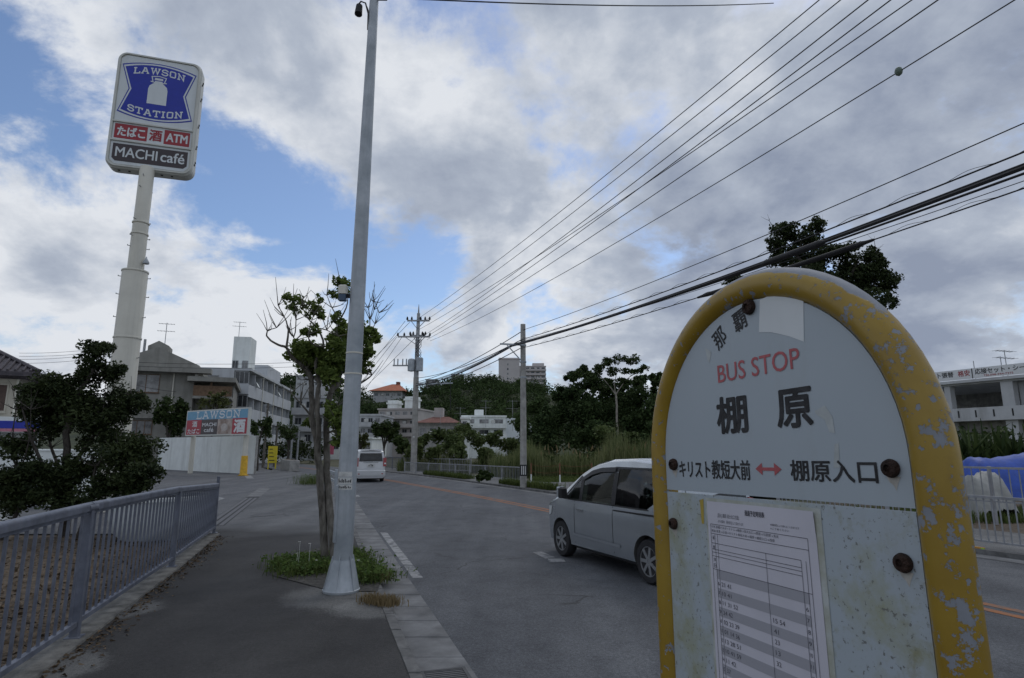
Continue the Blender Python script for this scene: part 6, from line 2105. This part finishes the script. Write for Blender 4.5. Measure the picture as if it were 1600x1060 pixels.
# ------------------------------------------------------------------ right-hand concrete deck building with sign
Pf = at(1455, 620, 50); Pf = Vector((Pf.x, 50, 0))
dv = Vector((.41, -.912, 0))
rb_ = empty('deck_building', Pf, 'white two level concrete deck building with banner sign at the right edge', 'building', rz=math.atan2(dv.y, dv.x))


def rbz(px, py):
    """s along facade and z for a pixel on the facade plane"""
    d = ray(px, py); nrm = Vector((-dv.y, dv.x, 0))
    k = (Pf - Vector((0, 0, CAMH))).dot(nrm) / d.dot(nrm)
    q = Vector((0, 0, CAMH)) + d * k - Pf
    return q.dot(dv), q.z


zs_t, zs_b = rbz(1600, 567)[1], rbz(1600, 584)[1]
z_r = rbz(1600, 593)[1]
zp_t, zp_b = rbz(1600, 633)[1], rbz(1600, 655)[1]
sA, sB = -8, 26
MT['deck'] = mat('deck_paint', (.5, .51, .52), .85, var=.08, scale=.8, streak=((.28, .28, .27), .6, (.9, .9, .12)))
b = MB(); b.box(sA, .3, z_r, sB, 11, zs_b - .06); b.build('roof_slab', MT['deck'], rb_)
b = MB(); b.box(sA, .0, zs_b - .28, sB, .3, zs_b - .05); b.build('roof_edge', MT['deck'], rb_)
b = MB(); b.box(sA, .0, zs_b, sB, .12, zs_t); bn = b.build('banner', MT['bb_white'], rb_)
b = MB(); b.box(sA, 0, zp_b, sB, .15, zp_t); b.build('lower_parapet', MT['deck'], rb_)
b = MB(); b.box(sA, .16, zp_b - .02, sB, 11, zp_b + .25); b.build('deck_slab', MT['deck'], rb_)
b = MB(); b.box(sA, 1.6, zp_b - .9, sB, 10, zp_b - .03); b.build('deck_beam', MT['conc'], rb_)
for k in range(12):
    s0 = rbz(1497, 640)[0] + k * (rbz(1524, 640)[0] - rbz(1497, 640)[0])
    b = MB(); b.box(s0 - .05, -.02, zp_t - .75, s0 + .05, .005, zp_t - .2); b.build('drain_slot', MT['dark'], rb_)
for (px, w) in ((1477, .45), (1571, .8)):
    s0 = rbz(px, 620)[0]
    b = MB(); b.box(s0 - w / 2, .35, zp_t - .1, s0 + w / 2, 1.0, z_r - .01); b.build('pier', MT['deck'], rb_)
    b = MB(); b.box(s0 - w / 2, .35, -.1, s0 + w / 2, 1.0, zp_b - .03); b.build('pier', MT['deck'], rb_)
s0 = rbz(1580, 620)[0]
b = MB(); b.box(s0, 1.2, zp_b + .26, sB, 1.4, z_r - .01); b.build('back_wall', MT['deck'], rb_)
windows(rb_, [(s0 + .35, s0 + 3.2, zp_t + .35, zp_t + 1.6)], 1.2, glass='curtain')
b = MB(); b.box(sA, 10.2, zp_b + .26, rbz(1500, 620)[0], 10.4, z_r - .01); b.build('rear_wall', MT['conc'], rb_)
NPL = Matrix(((1, 0, 0, 0), (0, 0, -1, -.006), (0, 1, 0, 0), (0, 0, 0, 1)))
hh = zs_t - zs_b


def bn_text(body, pxa, pxb, f0, f1, m):
    text('lettering', body, rbz(pxa, 580)[0], rbz(pxb, 580)[0], zs_b + hh * f0, zs_b + hh * f1, m, bn, .02, NPL)


bn_text('ト張替', 1464, 1489, .3, .86, MT['ink'])
bn_text('格安', 1496, 1515, .28, .88, MT['law_red'])
bn_text('応接セット・シート', 1523, 1613, .36, .90, MT['ink'])
bn_text('TEL098-944-7375', 1536, 1583, .10, .28, MT['law_red'])
b = MB(); s0 = rbz(1518.5, 580)[0]; b.box(s0 - .03, -.012, zs_b, s0 + .03, 0, zs_t); b.build('banner_joint', MT['dark'], bn)
for px, hgt in ((1510, .7), (1553, .8)):
    s0 = rbz(px, 570)[0]; b = MB(); b.tube([(s0, 1, zs_b - .05), (s0, 1, zs_t + hgt)], .03, 6); b.build('roof_rod', MT['steel'], rb_)
p = at(1573, 575, 46.5); antenna((p.x, 46.5, zs_t - .9), 2.3, 'tv antenna on the roof of the deck building', 2.0)
# planting below the deck
def broadleaf(name, label, px, py, r, Y, n, seed):
    """clump of long arching leaves"""
    c = at(px, py, Y); rng = np.random.default_rng(seed)
    P = np.stack([rng.normal(c.x, r * Y / 933 * .5, n), rng.normal(Y, .4, n), np.full(n, 0.0)], 1)
    o = empty(name, (c.x, Y, 0), label, 'plant', group='broad leaved plants below the deck')
    V, Q = blades(P - np.array([c.x, Y, 0]), c.z + r * Y / 933 * .6, .16, rng, .55, 1.2)
    link('leaves', fast_mesh('leaves', V, Q, MT['leaf_mid']), o)
    b = MB()
    for k in range(6):
        q = P[k] - np.array([c.x, Y, 0]); b.tube([q, q + np.array([0, 0, c.z * .5])], .05, 6)
    b.build('stems', MT['bark'], o)


for k, (px, lb) in enumerate(((1490, 'broad leaved plant just right of the yellow tube frame'), (1528, 'second broad leaved plant from the yellow frame below the deck'), (1565, 'third broad leaved plant from the yellow frame below the deck'), (1605, 'broad leaved plant at the right picture edge below the deck'))):
    broadleaf('broadleaf_plant', lb, px, 685, 22, 26, 70, 60 + k)
cs = []
for k in range(12):
    c = at(1450 + k * 17, 690, 27); cs.append((c.x, 27 + rng.uniform(0, 2), 1.6, 1.0, 1.2))
wood('hedge', 'dark hedge behind the blue tarpaulin', cs, .2, 420, MT['leaf_mid'], 83)
# blue tarpaulin heap


def tarp(name, label, px0, px1, top_py, Y, m, seed, dy=2.2):
    a, c = at(px0, top_py, Y), at(px1, top_py, Y)
    rg = np.random.default_rng(seed)
    nx, ny = 34, 16
    V = []
    for j in range(ny):
        for i in range(nx):
            u, v = i / (nx - 1), j / (ny - 1)
            prof = min(1, 5 * u, 5 * (1 - u)) ** .6 * math.sin(math.pi * min(.98, max(.02, v))) ** .45
            z = a.z * prof * (1 + .05 * math.sin(9 * u + 2)) - .03 * abs(math.sin(17 * u + 5 * v)) ** .5 + .025 * abs(math.sin(31 * u - 14 * v)) + rg.uniform(-.012, .012)
            V.append((a.x + (c.x - a.x) * u - (a.x + c.x) / 2, dy * (v - .5) + .05 * math.sin(14 * u), max(-.02, z)))
    Q = [(j * nx + i, j * nx + i + 1, (j + 1) * nx + i + 1, (j + 1) * nx + i) for j in range(ny - 1) for i in range(nx - 1)]
    o = empty(name, ((a.x + c.x) / 2, Y, -.1), label, 'tarpaulin')
    b = MB(); b.add(V, Q); b.build('cover', m, o, smooth=True)
    b = MB(); b.tube([(V[i][0], V[i][1] - .05, .04) for i in range(0, nx, 3)], .03, 6); b.build('edge_rope', MT['cable'], o)


MT['tarp_blue'] = mat('blue_tarp', (.02, .07, .36), .45, var=.2, scale=5, bump=.6, bscale=7)
MT['tarp_white'] = mat('white_tarp', (.34, .34, .32), .6, var=.12, scale=6, bump=.5, bscale=9)
tarp('blue_tarpaulin', 'bright blue tarpaulin over a long heap behind the right railings', 1470, 1700, 706, 19, MT['tarp_blue'], 5)
tarp('white_tarpaulin', 'small off white covered heap in front of the blue tarpaulin', 1500, 1562, 734, 16.6, MT['tarp_white'], 6, 1.2)
b = MB(); b.add([(7.5, 15.4, -.02), (14, 11.8, -.02), (30, 20, -.02), (16, 30, -.02)], [(0, 1, 2, 3)]); tag(b.build('field_ground', MT['soil']), kind='structure')
n = 5000
rg = np.random.default_rng(9)
P = np.stack([rg.uniform(9, 20, n), rg.uniform(15.5, 18, n), np.full(n, -.02)], 1)
V, Q = blades(P, .28, .02, rg, .8); tag(link('field_grass', fast_mesh('field_grass', V, Q, MT['grass'])), 'grass round the tarpaulins behind the right railings', 'grass', kind='stuff')
b = MB(); b.bbox(-.1, -.03, 0, .1, .03, .03, .008); p = g(1553, 843, .012)
MT['lure1'] = mat('orange_green_plastic', (.6, .25, .03), .4, scale=6, col2=(.3, .6, .08), lo=.45, hi=.55)
o = b.build('plastic_scrap', MT['lure1'], smooth=False); o.location = (R_out(11.6) + .09, 11.6, .012); o.rotation_euler.z = R(115); tag(o, 'small orange and green plastic scrap on the far kerb', 'litter')

# ------------------------------------------------------------------ utility poles
U1 = g(646, 737); U2 = g(818, 762)
up1 = empty('utility_pole', (U1.x, U1.y, 0), 'tall utility pole with crossarms and transformer beyond the far railing', 'utility pole')
zz = lambda px, py, Y: at(px, py, Y).z
H1 = zz(650, 490, U1.y)
b = MB(); b.tube([(0, 0, -.1), (0, 0, zz(646, 590, U1.y))], [.26, .22], 16); b.build('concrete_shaft', MT['pole_conc'], up1, smooth=True)
b = MB(); b.tube([(0, 0, zz(646, 590, U1.y) - .1), (.05, 0, H1)], [.20, .13], 14); b.tube([(.05, 0, H1 - .2), (.05, 0, zz(650, 476, U1.y))], [.09, .02], 8); b.build('steel_mast', MT['steel'], up1, smooth=True)
k1 = U1.y / 933 / .985


def arm1(px0, px1, py, dy, nm='crossarm'):
    z = zz(648, py, U1.y)
    x0, x1 = (px0 - 648) * k1, (px1 - 648) * k1
    b = MB(); b.bar((x0, dy, z), (x1, dy, z), .12, .12); b.bar((0, dy, z - .7), (x0 * .6, dy, z - .05), .05, .05); b.bar((0, dy, z - .7), (x1 * .6, dy, z - .05), .05, .05)
    a = b.build(nm, MT['steel'], up1)
    for x in np.linspace(x0, x1, 6):
        if abs(x) < .15: continue
        b = MB(); b.lathe([(.05, .06), (.1, .1), (.06, .16), (.1, .2), (.06, .26), (.04, .34)], 8, (x, dy, z)); b.build('insulator', MT['dark'], a)
    return z


zA = arm1(632, 667, 502, -.16)
zB = arm1(618, 668, 527, -.16)
arm1(636, 660, 524, .2)
zT = zz(646, 572, U1.y)
b = MB(); b.bar((-1.9, -.2, zT), (0, -.2, zT), .14, .1)
for x in (-1.8, -1.5, -1.1, -.8, -.5):
    b.tube([(x, -.2, zT), (x, -.2, zT + .55)], .05, 6)
b.build('switch_arm', MT['steel'], up1)
b = MB(); b.lathe([(.05, -.5), (.3, -.45), (.32, 0), (.3, .45), (.2, .55), (.05, .58)], 16, (-.38, -.2, zT)); b.build('transformer', MT['galv'], up1, smooth=True)
b = MB(); b.bbox(.05, -.5, zT - .45, .55, .0, zT + .65, .05); b.build('equipment_box', MT['galv'], up1)
b = MB()
for k in range(5):
    q = [(.15 + .25 * math.sin(t * 2.2 + k), -.3, zT + .7 + t * .55) for t in np.linspace(0, 2.6, 9)]
    b.tube(q, .02, 4)
b.build('jumper_leads', MT['cable'], up1)
zL = zz(646, 601, U1.y)
b = MB(); b.bar((0, -.1, zL), (60 * k1, -2.0, zL - .1), .1, .1); b.build('bracket_arm', MT['galv'], up1)
b = MB(); b.tube([(57.5 * k1, -1.95, zL - .1), (57.5 * k1, -1.95, zL - 2.2)], .025, 5); b.build('drop_wire', MT['cable'], up1)
for k in range(6):
    b = MB(); z = 2.2 + k * .9; sgn = 1 if k % 2 else -1; b.bar((sgn * .2, 0, z), (sgn * .42, 0, z), .025, .025); b.build('climbing_step', MT['steel'], up1)
b = MB(); b.box(-.06, -.275, zz(646, 683, U1.y) - .07, .06, -.24, zz(646, 683, U1.y) + .07); b.build('tag_plate', MT['plate'], up1)

up2 = empty('concrete_pole', (U2.x, U2.y, 0), 'plain concrete pole with cable brackets at the far kerb', 'utility pole')
H2 = zz(818, 507, U2.y)
b = MB(); b.tube([(0, 0, -.1), (0, 0, H2)], [.165, .125], 18); b.build('concrete_shaft', MT['pole_conc'], up2, smooth=True)
b = MB(); z = zz(818, 735, U2.y); b.lathe([(.172, z - .26), (.176, z - .25), (.176, z + .25), (.172, z + .26)], 18); tp = b.build('warning_band', MT['dark'], up2)
for a in (-120, -90, -60):
    o = curved_patch(.1775, R(a - 8), R(a + 8), z - .2, z + .2, 3).build('white_bar', MT['plate'], tp, fix=False)
k2 = U2.y / 933 / .985
zb2 = zz(818, 540, U2.y)
b = MB(); b.bar((0, -.15, zb2), (-36 * k2, -.15, zb2 + .05), .06, .08); b.bar((0, -.15, zz(818, 568, U2.y)), (-25 * k2, -.15, zb2), .05, .05); b.build('cable_bracket', MT['galv'], up2)
for py in (540, 566, 590):
    z = zz(818, py, U2.y); rr_ = .145; b = MB(); b.lathe([(rr_, z - .04), (rr_ + .015, z - .035), (rr_ + .015, z + .035), (rr_, z + .04)], 18); b.build('band', MT['galv'], up2, smooth=True)

# ------------------------------------------------------------------ overhead wires


def wire(name, label, a, c, sag, r_, cat='wire', group=None, n=28, m=None):
    a, c = Vector(a), Vector(c)
    q = [a * (1 - t) + c * t - Vector((0, 0, sag * 4 * t * (1 - t))) for t in np.linspace(0, 1, n)]
    b = MB(); b.tube(q, r_, 6, caps=True)
    return tag(b.build(name, m or MT['cable'], smooth=True, fix=False), label, cat, group)


def fit_far(px, py, h):
    """point where the sight line reaches height h"""
    d = ray(px, py); k = (h - CAMH) / d.z
    return Vector((d.x * k, d.y * k, h))


GW_ = 'power lines from the tall utility pole'
names = ('topmost of the thin power lines crossing the sky', 'second from top of the thin power lines crossing the sky', 'third from top of the thin power lines crossing the sky', 'fourth from top of the thin power lines crossing the sky', 'fifth from top of the thin power lines crossing the sky', 'sixth from top of the thin power lines crossing the sky')
starts = ((655, 497), (665, 501), (663, 524), (667, 526), (655, 515), (667, 531))
for (sx, sy), ex, lb in zip(starts, (1275, 1308, 1350, 1385, 1418, 1458), names):
    a = at(sx, sy, U1.y)
    p = fit_far(ex, 0, a.z - .7)
    d = (p - a); c = a + d * 1.75; c.z = a.z + .2
    wire('power_line', lb, a, c, .9, .013, group=GW_)
a = at(672, 533, U1.y); p = fit_far(1600, -2, a.z - 1.2); d = p - a; c = a + d * 1.6; c.z = a.z
pw = wire('power_line', 'lowest thin power line with a small ball fitting', a, c, 1.2, .012, group=GW_)
best = min((( (800 + FPX * v.co.x / (v.co.y * ct + (v.co.z - CAMH) * st)) - 1378) ** 2, i) for i, v in enumerate(pw.data.vertices) if v.co.y > 3)[1]
q = pw.data.vertices[best].co
b = MB(); b.lathe([(.01, -.1), (.06, -.06), (.075, 0), (.06, .06), (.01, .1)], 12); b.xform(Matrix.Translation(q)); o = b.build('ball_fitting', mat('grey_green_ball', (.12, .16, .13), .5), pw, smooth=True)
# cables beyond pole 1 to the far left
for k, (sx, sy, ex, ey) in enumerate(((633, 502, 560, 620), (640, 504, 520, 640), (620, 527, 540, 655), (628, 527, 560, 660), (650, 527, 500, 690))):
    a = at(sx, sy, U1.y); c = at(ex - 40, ey + 10, 95)
    wire('far_power_line', 'thin power line running left from the tall pole, number %s from the left' % ('one', 'two', 'three', 'four', 'five')[k], a, c, .5, .018, group='power lines beyond the tall pole')
# communication cables: pole 1 - pole 2 - past the sign
GC = 'black communication cables over the far kerb'
p1z = [(652, 597), (652, 591), (650, 603), (651, 600), (652, 606), (651, 602), (650, 599)]
p2z = [(820, 515), (815, 531), (800, 541), (806, 537), (812, 545), (803, 539), (809, 534)]
ends = [(1600, 183, .011), (1600, 228, .016), (1600, 252, .04), (1600, 262, .024), (1600, 285, .014), (1600, 247, .022), (1600, 274, .008)]
lb2 = ('thin upper', 'twisted second', 'thick bundled', 'slim third', 'lowest looped', 'companion to the thick', 'hair thin lower')
for k in range(7):
    a = at(*p1z[k], U1.y - .3); m_ = at(*p2z[k], U2.y - .2)
    wire('communication_cable', lb2[k] + ' black cable between the tall pole and the concrete pole', a, m_, .35, max(.02, ends[k][2] * .9), group=GC)
    e = ends[k]
    f = fit_far(e[0], e[1], m_.z - .25); d = f - m_; c = m_ + d * 1.5; c.z = m_.z
    o = wire('communication_cable', lb2[k] + ' black cable passing above the bus stop sign', m_, c, .40, e[2], group=GC, n=40)
    if k in (1, 4):        # lashing wire wound beside the cable
        n_ = 240; q = []
        for t in np.linspace(0, .98, n_):
            w_ = m_ * (1 - t) + c * t - Vector((0, 0, .40 * 4 * t * (1 - t)))
            ph = t * 170
            q.append(w_ + Vector((math.cos(ph) * .03, 0, .035 + math.sin(ph) * .035)))
        b = MB(); b.tube(q, .006, 4); b.build('lashing_wire', MT['cable'], o, fix=False)
    if k in (2, 4):
        def cpt(t):
            return m_ * (1 - t) + c * t - Vector((0, 0, .40 * 4 * t * (1 - t)))

        def tpx(px):
            ts = np.linspace(0.02, .9, 900)
            return min(ts, key=lambda t: abs(800 + FPX * cpt(t).x / max(.1, (cpt(t).y * ct + (cpt(t).z - CAMH) * st)) - px))
        for (pa, pb, r_) in (((1190, 1290, .075),) if k == 2 else ((1090, 1365, .06),)):
            ta, tb_ = tpx(pa), tpx(pb)
            b = MB(); b.tube([cpt(t) for t in np.linspace(ta, tb_, 14)], [r_ * .5] + [r_] * 12 + [r_ * .5], 12); b.build('splice_closure', MT['cable'], o, smooth=True, fix=False)
# cable at the very top, from the lamp pole
a = at(596, -4, 8.4); c = at(1060, 3, 13.0); c = a + (c - a) * 1.6
wire('service_wire', 'thin wire leaving the lamp pole along the top edge', a, c, .12, .012)
# faint wires at far left over the store
for k, (y0, y1) in enumerate(((556, 548), (561, 553), (566, 556), (572, 562))):
    a = at(30, y0 - 4, 75); c = at(190, y1 - 8, 75)
    wire('distant_wire', ('highest', 'second', 'third', 'lowest')[k] + ' faint wire behind the dark shrub at left', a, c, .3, .022, group='faint wires above the store')
for k, (xa, ya, xb, yb) in enumerate(((205, 566, 470, 566), (205, 572, 470, 573), (205, 600, 300, 613))):
    a = at(xa, ya, 52); c = at(xb, yb, 60)
    wire('house_wire', ('upper', 'lower', 'slanting')[k] + ' thin wire crossing in front of the concrete house', a, c, .2, .018, group='wires in front of the concrete house')

# ------------------------------------------------------------------ far buildings
MT['pinkish'] = mat('pinkish_paint', (.42, .39, .37), .85, var=.1, scale=.4, streak=((.28, .25, .23), .5, (.5, .5, .1)))
MT['greywhite'] = mat('grey_white_paint', (.45, .46, .47), .85, var=.1, scale=.4, streak=((.28, .28, .28), .5, (.5, .5, .1)))
MT['redroof'] = mat('red_tile_roof', (.15, .06, .045), .8, scale=2, col2=(.23, .10, .075))
MT['orangeroof'] = mat('orange_tile_roof', (.42, .13, .07), .8, scale=1.5, col2=(.5, .18, .1))


MT['plate2'] = mat('air_conditioner_paint', (.55, .55, .52), .6)


def block(name, label, px0, px1, top, base, Y, m, rz=0, depth=12, floors=3, cols=4, balcony=False, cat='building', ground=None, wmat='glass', win=True):
    """box building whose front spans px0..px1; walls run down into the ground"""
    a, c = at(px0, base, Y), at(px1, base, Y)
    zt = at((px0 + px1) / 2, top, Y).z
    zb = a.z
    w = (c.x - a.x) / math.cos(rz)
    gz = ground if ground is not None else -.2
    o = empty(name, (a.x, Y, gz), label, cat, rz=rz)
    b = MB(); b.box(0, 0, 0, w, depth, zt - gz); b.build('wall', m, o)
    b = MB(); b.box(-.2, -.25, zt - gz + .002, w + .2, depth + .2, zt - gz + .35); rf = b.build('roof', m, o)
    fh = (zt - zb) / floors
    if win:
        for f in range(floors):
            z = zb - gz + f * fh
            rects = [(w * (i + .18) / cols, w * (i + .82) / cols, z + fh * .35, z + fh * .80) for i in range(cols)]
            windows(o, rects, 0, glass=wmat, sill=False)
            if balcony:
                b = MB(); b.box(-.1, -1.2, z - .1, w + .1, -1.05, z + fh * .38); b.build('balcony_parapet', m, o)
                b = MB(); b.box(-.1, -1.04, z - .1, w + .1, -.01, z + .06); b.build('balcony_slab', m, o)
            xa_ = w * ((f * .37 + .29) % .8); b = MB(); b.bbox(xa_, -.45, z + fh * .42, xa_ + .8, -.06, z + fh * .42 + .6, .03); b.build('air_conditioner', MT['plate2'], o)
    return o, w, zt - gz


# white walk-up beyond the apartment block
o, w, h = block('white_block', 'white walk up block just beyond the long apartment block', 455, 502, 622, 700, 98, MT['greywhite'], floors=3, cols=3, balcony=True, rz=R(8))
o, w, h = block('white_block', 'pale block with deep entrance under it beside the street tree', 452, 530, 684, 712, 106, MT['wall_white'], floors=1, cols=5, rz=R(4))
o, w, h = block('hill_house', 'pale house on the left hillside above the apartments', 462, 500, 588, 605, 190, MT['greywhite'], floors=2, cols=4, ground=15)
# pink-grey flats with two roof towers
o, w, h = block('flats', 'pinkish grey flats with roof tanks below the orange roofed house', 590, 652, 641, 682, 135, MT['pinkish'], floors=3, cols=5, balcony=True, rz=R(-12), depth=14)
for (x, ww, hh_) in ((.8, 2.2, 2.4), (5.0, 2.6, 3.2)):
    b = MB(); b.box(x, 3, h + .352, x + ww, 6, h + hh_); b.box(x - .25, 2.75, h + hh_ - .9, x + ww + .25, 6.25, h + hh_ - .5); b.build('roof_tank', MT['wall_white'], o)
block('terrace_house', 'grey white stepped houses behind the round tree', 560, 594, 650, 700, 118, MT['greywhite'], floors=3, cols=3, balcony=True)
block('low_shop', 'low pale shop front left of the flats behind the lamp pole', 556, 580, 686, 712, 100, MT['wall_white'], floors=1, cols=2)
# red-roofed house
o, w, h = block('red_roof_house', 'grey house with red tile hip roof right of the tall pole', 652, 716, 664, 690, 112, MT['conc'], floors=1, cols=4, depth=9)
b = MB(); b.add([(-.6, -.8, h + .36), (w + .6, -.8, h + .36), (w + .6, 10, h + .36), (-.6, 10, h + .36), (w * .3, 4.5, h + 1.7), (w * .7, 4.5, h + 1.7)], [(0, 1, 5, 4), (1, 2, 5), (2, 3, 4, 5), (3, 0, 4), (3, 2, 1, 0)]); b.build('tile_roof', MT['redroof'], o)
b = MB(); b.box(w * .33, 4, h + 1.2, w * .55, 6.5, h + 3.4); b.build('roof_tower', MT['pinkish'], o)
# white building with domed end
o, w, h = block('white_terrace', 'white two storey terrace building left of the concrete pole', 722, 790, 652, 685, 118, MT['wall_white'], floors=2, cols=3, balcony=True, rz=R(6))
b = MB(); b.box(w * .3, 2, h + .352, w * .5, 5, h + 1.6); b.build('stair_head', MT['wall_white'], o)
a = at(800, 680, 122)
o = empty('dome_shed', (a.x, 122, -.2), 'pale barrel roofed shed behind the concrete pole', 'shed')
b = MB(); b.prism([(-4, 0), (4, 0)] + [(4 * math.cos(R(t)), at(800, 662, 122).z - .4 + 1.7 * math.sin(R(t))) for t in range(0, 181, 15)], 0, 10, 'y'); b.build('barrel_roof', MT['lit_white'], o)
b = MB(); b.box(-2, -.05, .2, 2, .0, 4); b.build('shed_door', MT['apt'], o)
for k, (px, py, lb) in enumerate(((734, 655, 'small white house beside the red roofed house'),)):
    block('small_house', lb, px - 14, px - 2, py, 690, 114, MT['wall_white'], floors=2, cols=1)
# orange roof house on the hill
gz = float(hillz(np.array(-45.), np.array(215.)))
o, w, h = block('orange_roof_house', 'orange tile roofed house on the wooded hill', 583, 628, 613, 622, 205, MT['greywhite'], floors=1, cols=5, ground=10, depth=10)
b = MB(); b.add([(-1.4, -1.6, h + .36), (w + 1.2, -1.6, h + .36), (w + 1.2, 11, h + .36), (-1.4, 11, h + .36), (w * .55, 4.5, h + 3.2), (w * .8, 4.5, h + 3.2)], [(0, 1, 5, 4), (1, 2, 5), (2, 3, 4, 5), (3, 0, 4), (3, 2, 1, 0)]); b.build('tile_roof', MT['orangeroof'], o)
b = MB(); b.box(w * .7, 4, h + 2.6, w * .82, 6, h + 4.0); b.build('roof_tower', MT['redroof'], o)
# hospital-like block on the ridge
MT['ridge_b'] = mat('ridge_building_paint', (.50, .47, .46), .85, var=.05, scale=.2)
o, w, h = block('ridge_building', 'big blank grey building standing on the hilltop', 779, 812, 562, 600, 300, MT['ridge_b'], ground=24, floors=5, cols=1, depth=14, win=False)
windows(o, [(w * .40, w * .47, h - 3.0 - k * 2.4, h - 2.0 - k * 2.4) for k in range(4)], 0, sill=False, mull=0)
b = MB(); b.box(0, 2, h + .36, w * .98, 12, h + 1.2); b.build('parapet', MT['ridge_b'], o)
o, w, h = block('ridge_wing', 'stepped wing with balconies right of the hilltop building', 812, 853, 573, 600, 306, MT['ridge_b'], ground=24, floors=4, cols=5, balcony=True, depth=14)
for (f0, f1, hh_) in ((.05, .22, 2.4), (.5, .95, 2.2)):
    b = MB(); b.box(w * f0, 3, h + .36, w * f1, 9, h + hh_); b.build('roof_plant', MT['ridge_b'], o)
block('ridge_hut', 'small dark hut on the ridge left of the hilltop building', 705, 722, 586, 592, 262, MT['apt_rec'], ground=24, floors=1, cols=2)
block('ridge_house', 'pale little house peeping over the ridge left of the hut', 665, 682, 594, 602, 255, MT['greywhite'], ground=20, floors=1, cols=2)
for k, (px, py, Y, hh_, lb) in enumerate(((688, 655, 110, 4.0, 'tv antenna right of the red roofed house tower'), (719, 652, 110, 4.0, 'tv antenna between the red roof and the white terrace'), (759, 650, 114, 5.2, 'tv antenna on the white terrace building'), (801, 656, 116, 6.0, 'tv antenna before the barrel roofed shed'))):
    p = at(px, py, Y); antenna((p.x, Y, p.z - 2.2), hh_, lb, 2.0)

# ------------------------------------------------------------------ far street furniture along the left sidewalk
MT['yellow_sign'] = mat('yellow_sign', (.62, .5, .03), .5, var=.1, scale=6)
p = at(424, 738, 55)
o = empty('yellow_sign_stand', (p.x, 55, 0), 'tall yellow notice board on the far left sidewalk', 'sign')
b = MB(); b.box(-.4, -.06, .5, .4, .06, 2.0); b.build('board', MT['yellow_sign'], o)
for x in (-.33, .33):
    b = MB(); b.box(x - .05, -.03, -.05, x + .05, .03, .5); b.build('leg', MT['yellow_sign'], o)
b = MB()
for k in range(4):
    b.box(-.28, -.075, .7 + k * .33, .22 - .07 * k, -.062, .77 + k * .33)
b.build('printed_lines', MT['dark'], o)
p0, p1 = g(443, 733), g(466, 740)
o = empty('planter_wall', (p0.x, p0.y, 0), 'low concrete planter wall on the left sidewalk near the street bend', 'planter', rz=R(-62))
b = MB(); b.bbox(0, -.3, -.02, 5.5, .5, .85, .04); b.build('body', MT['conc'], o)
b = MB(); b.box(.2, -.15, .852, 5.3, .35, .87); b.build('soil', MT['soil'], o)
MT['lowconc'] = mat('low_wall_concrete', (.26, .26, .25), .9, scale=1)
wall_between('roadside_wall', Vector((-27.5, 62, 0)), Vector((-34.5, 76, 0)), 1.0, .3, MT['lowconc'], 'low concrete wall along the street bend before the apartments')
cs = []
for k in range(9):
    c = at(418 + k * 6, 700, 74); cs.append((c.x, 74 + k, 1.5, 1.4, 1.5))
wood('hedge', 'dark hedge at the foot of the apartment block', cs, .3, 260, MT['leaf_dark'], 84)
for k, (px, top, Y, lb) in enumerate(((418, 630, 57, 'grey wooden pole just right of the billboard'), (433, 660, 64, 'thin pole before the apartment balconies'), (458, 650, 68, 'thin dark pole with a sign by the apartment entrance'), (467, 664, 72, 'short thin pole nearest the street tree'))):
    p = at(px, top, Y)
    o = empty('street_pole', (p.x, Y, 0), lb, 'pole', group='thin poles before the apartments')
    b = MB(); b.tube([(0, 0, -.1), (.08, 0, p.z)], [.14, .09], 8); b.build('shaft', MT['bark'] if k < 2 else MT['steel'], o, smooth=True)
    b = MB(); b.box(-.25, -.12, p.z * .72, .3, -.1, p.z * .72 + .45) if k == 2 else b.bar((-.4, 0, p.z - .2), (.5, 0, p.z - .2), .06, .06)
    b.build('plate' if k == 2 else 'crossarm', MT['steel'], o)
p = at(515, 706, 88)
o = empty('pink_banner', (p.x, 88, 0), 'small pink banner at the dark entrance behind the street tree', 'banner')
b = MB(); b.tube([(0, 0, 0), (0, 0, 2.4)], .03, 6); b.build('pole', MT['steel'], o)
b = MB(); b.box(.03, -.01, .9, .6, .01, 2.35); b.build('cloth', mat('pink_cloth', (.5, .12, .18), .8), o)
# roadside guard post and rails just behind the street tree
p = g(524, 770)
o = empty('guard_rail', (p.x, p.y, 0), 'short pale guard rail post behind the street tree trunks', 'guard rail', rz=R(112))
b = MB(); b.bbox(-.06, -.06, -.02, .06, .06, .95, .01); b.build('post', MT['galv'], o)
for z in (.45, .78):
    b = MB(); b.bar((-.02, 0, z), (4.0, 0, z), .05, .1); b.build('rail', MT['galv'], o)
b = MB(); b.bbox(3.9, -.06, -.02, 4.02, .06, .95, .01); b.build('post', MT['galv'], o)
weeds('weeds', 'weeds at the kerb behind the street tree', [(480, 756), (486, 755), (492, 756), (484, 758)], 500, .5, [MT['grass'], MT['weed']], 8, clump=.35)
# purple flowers by the shrub and twigs
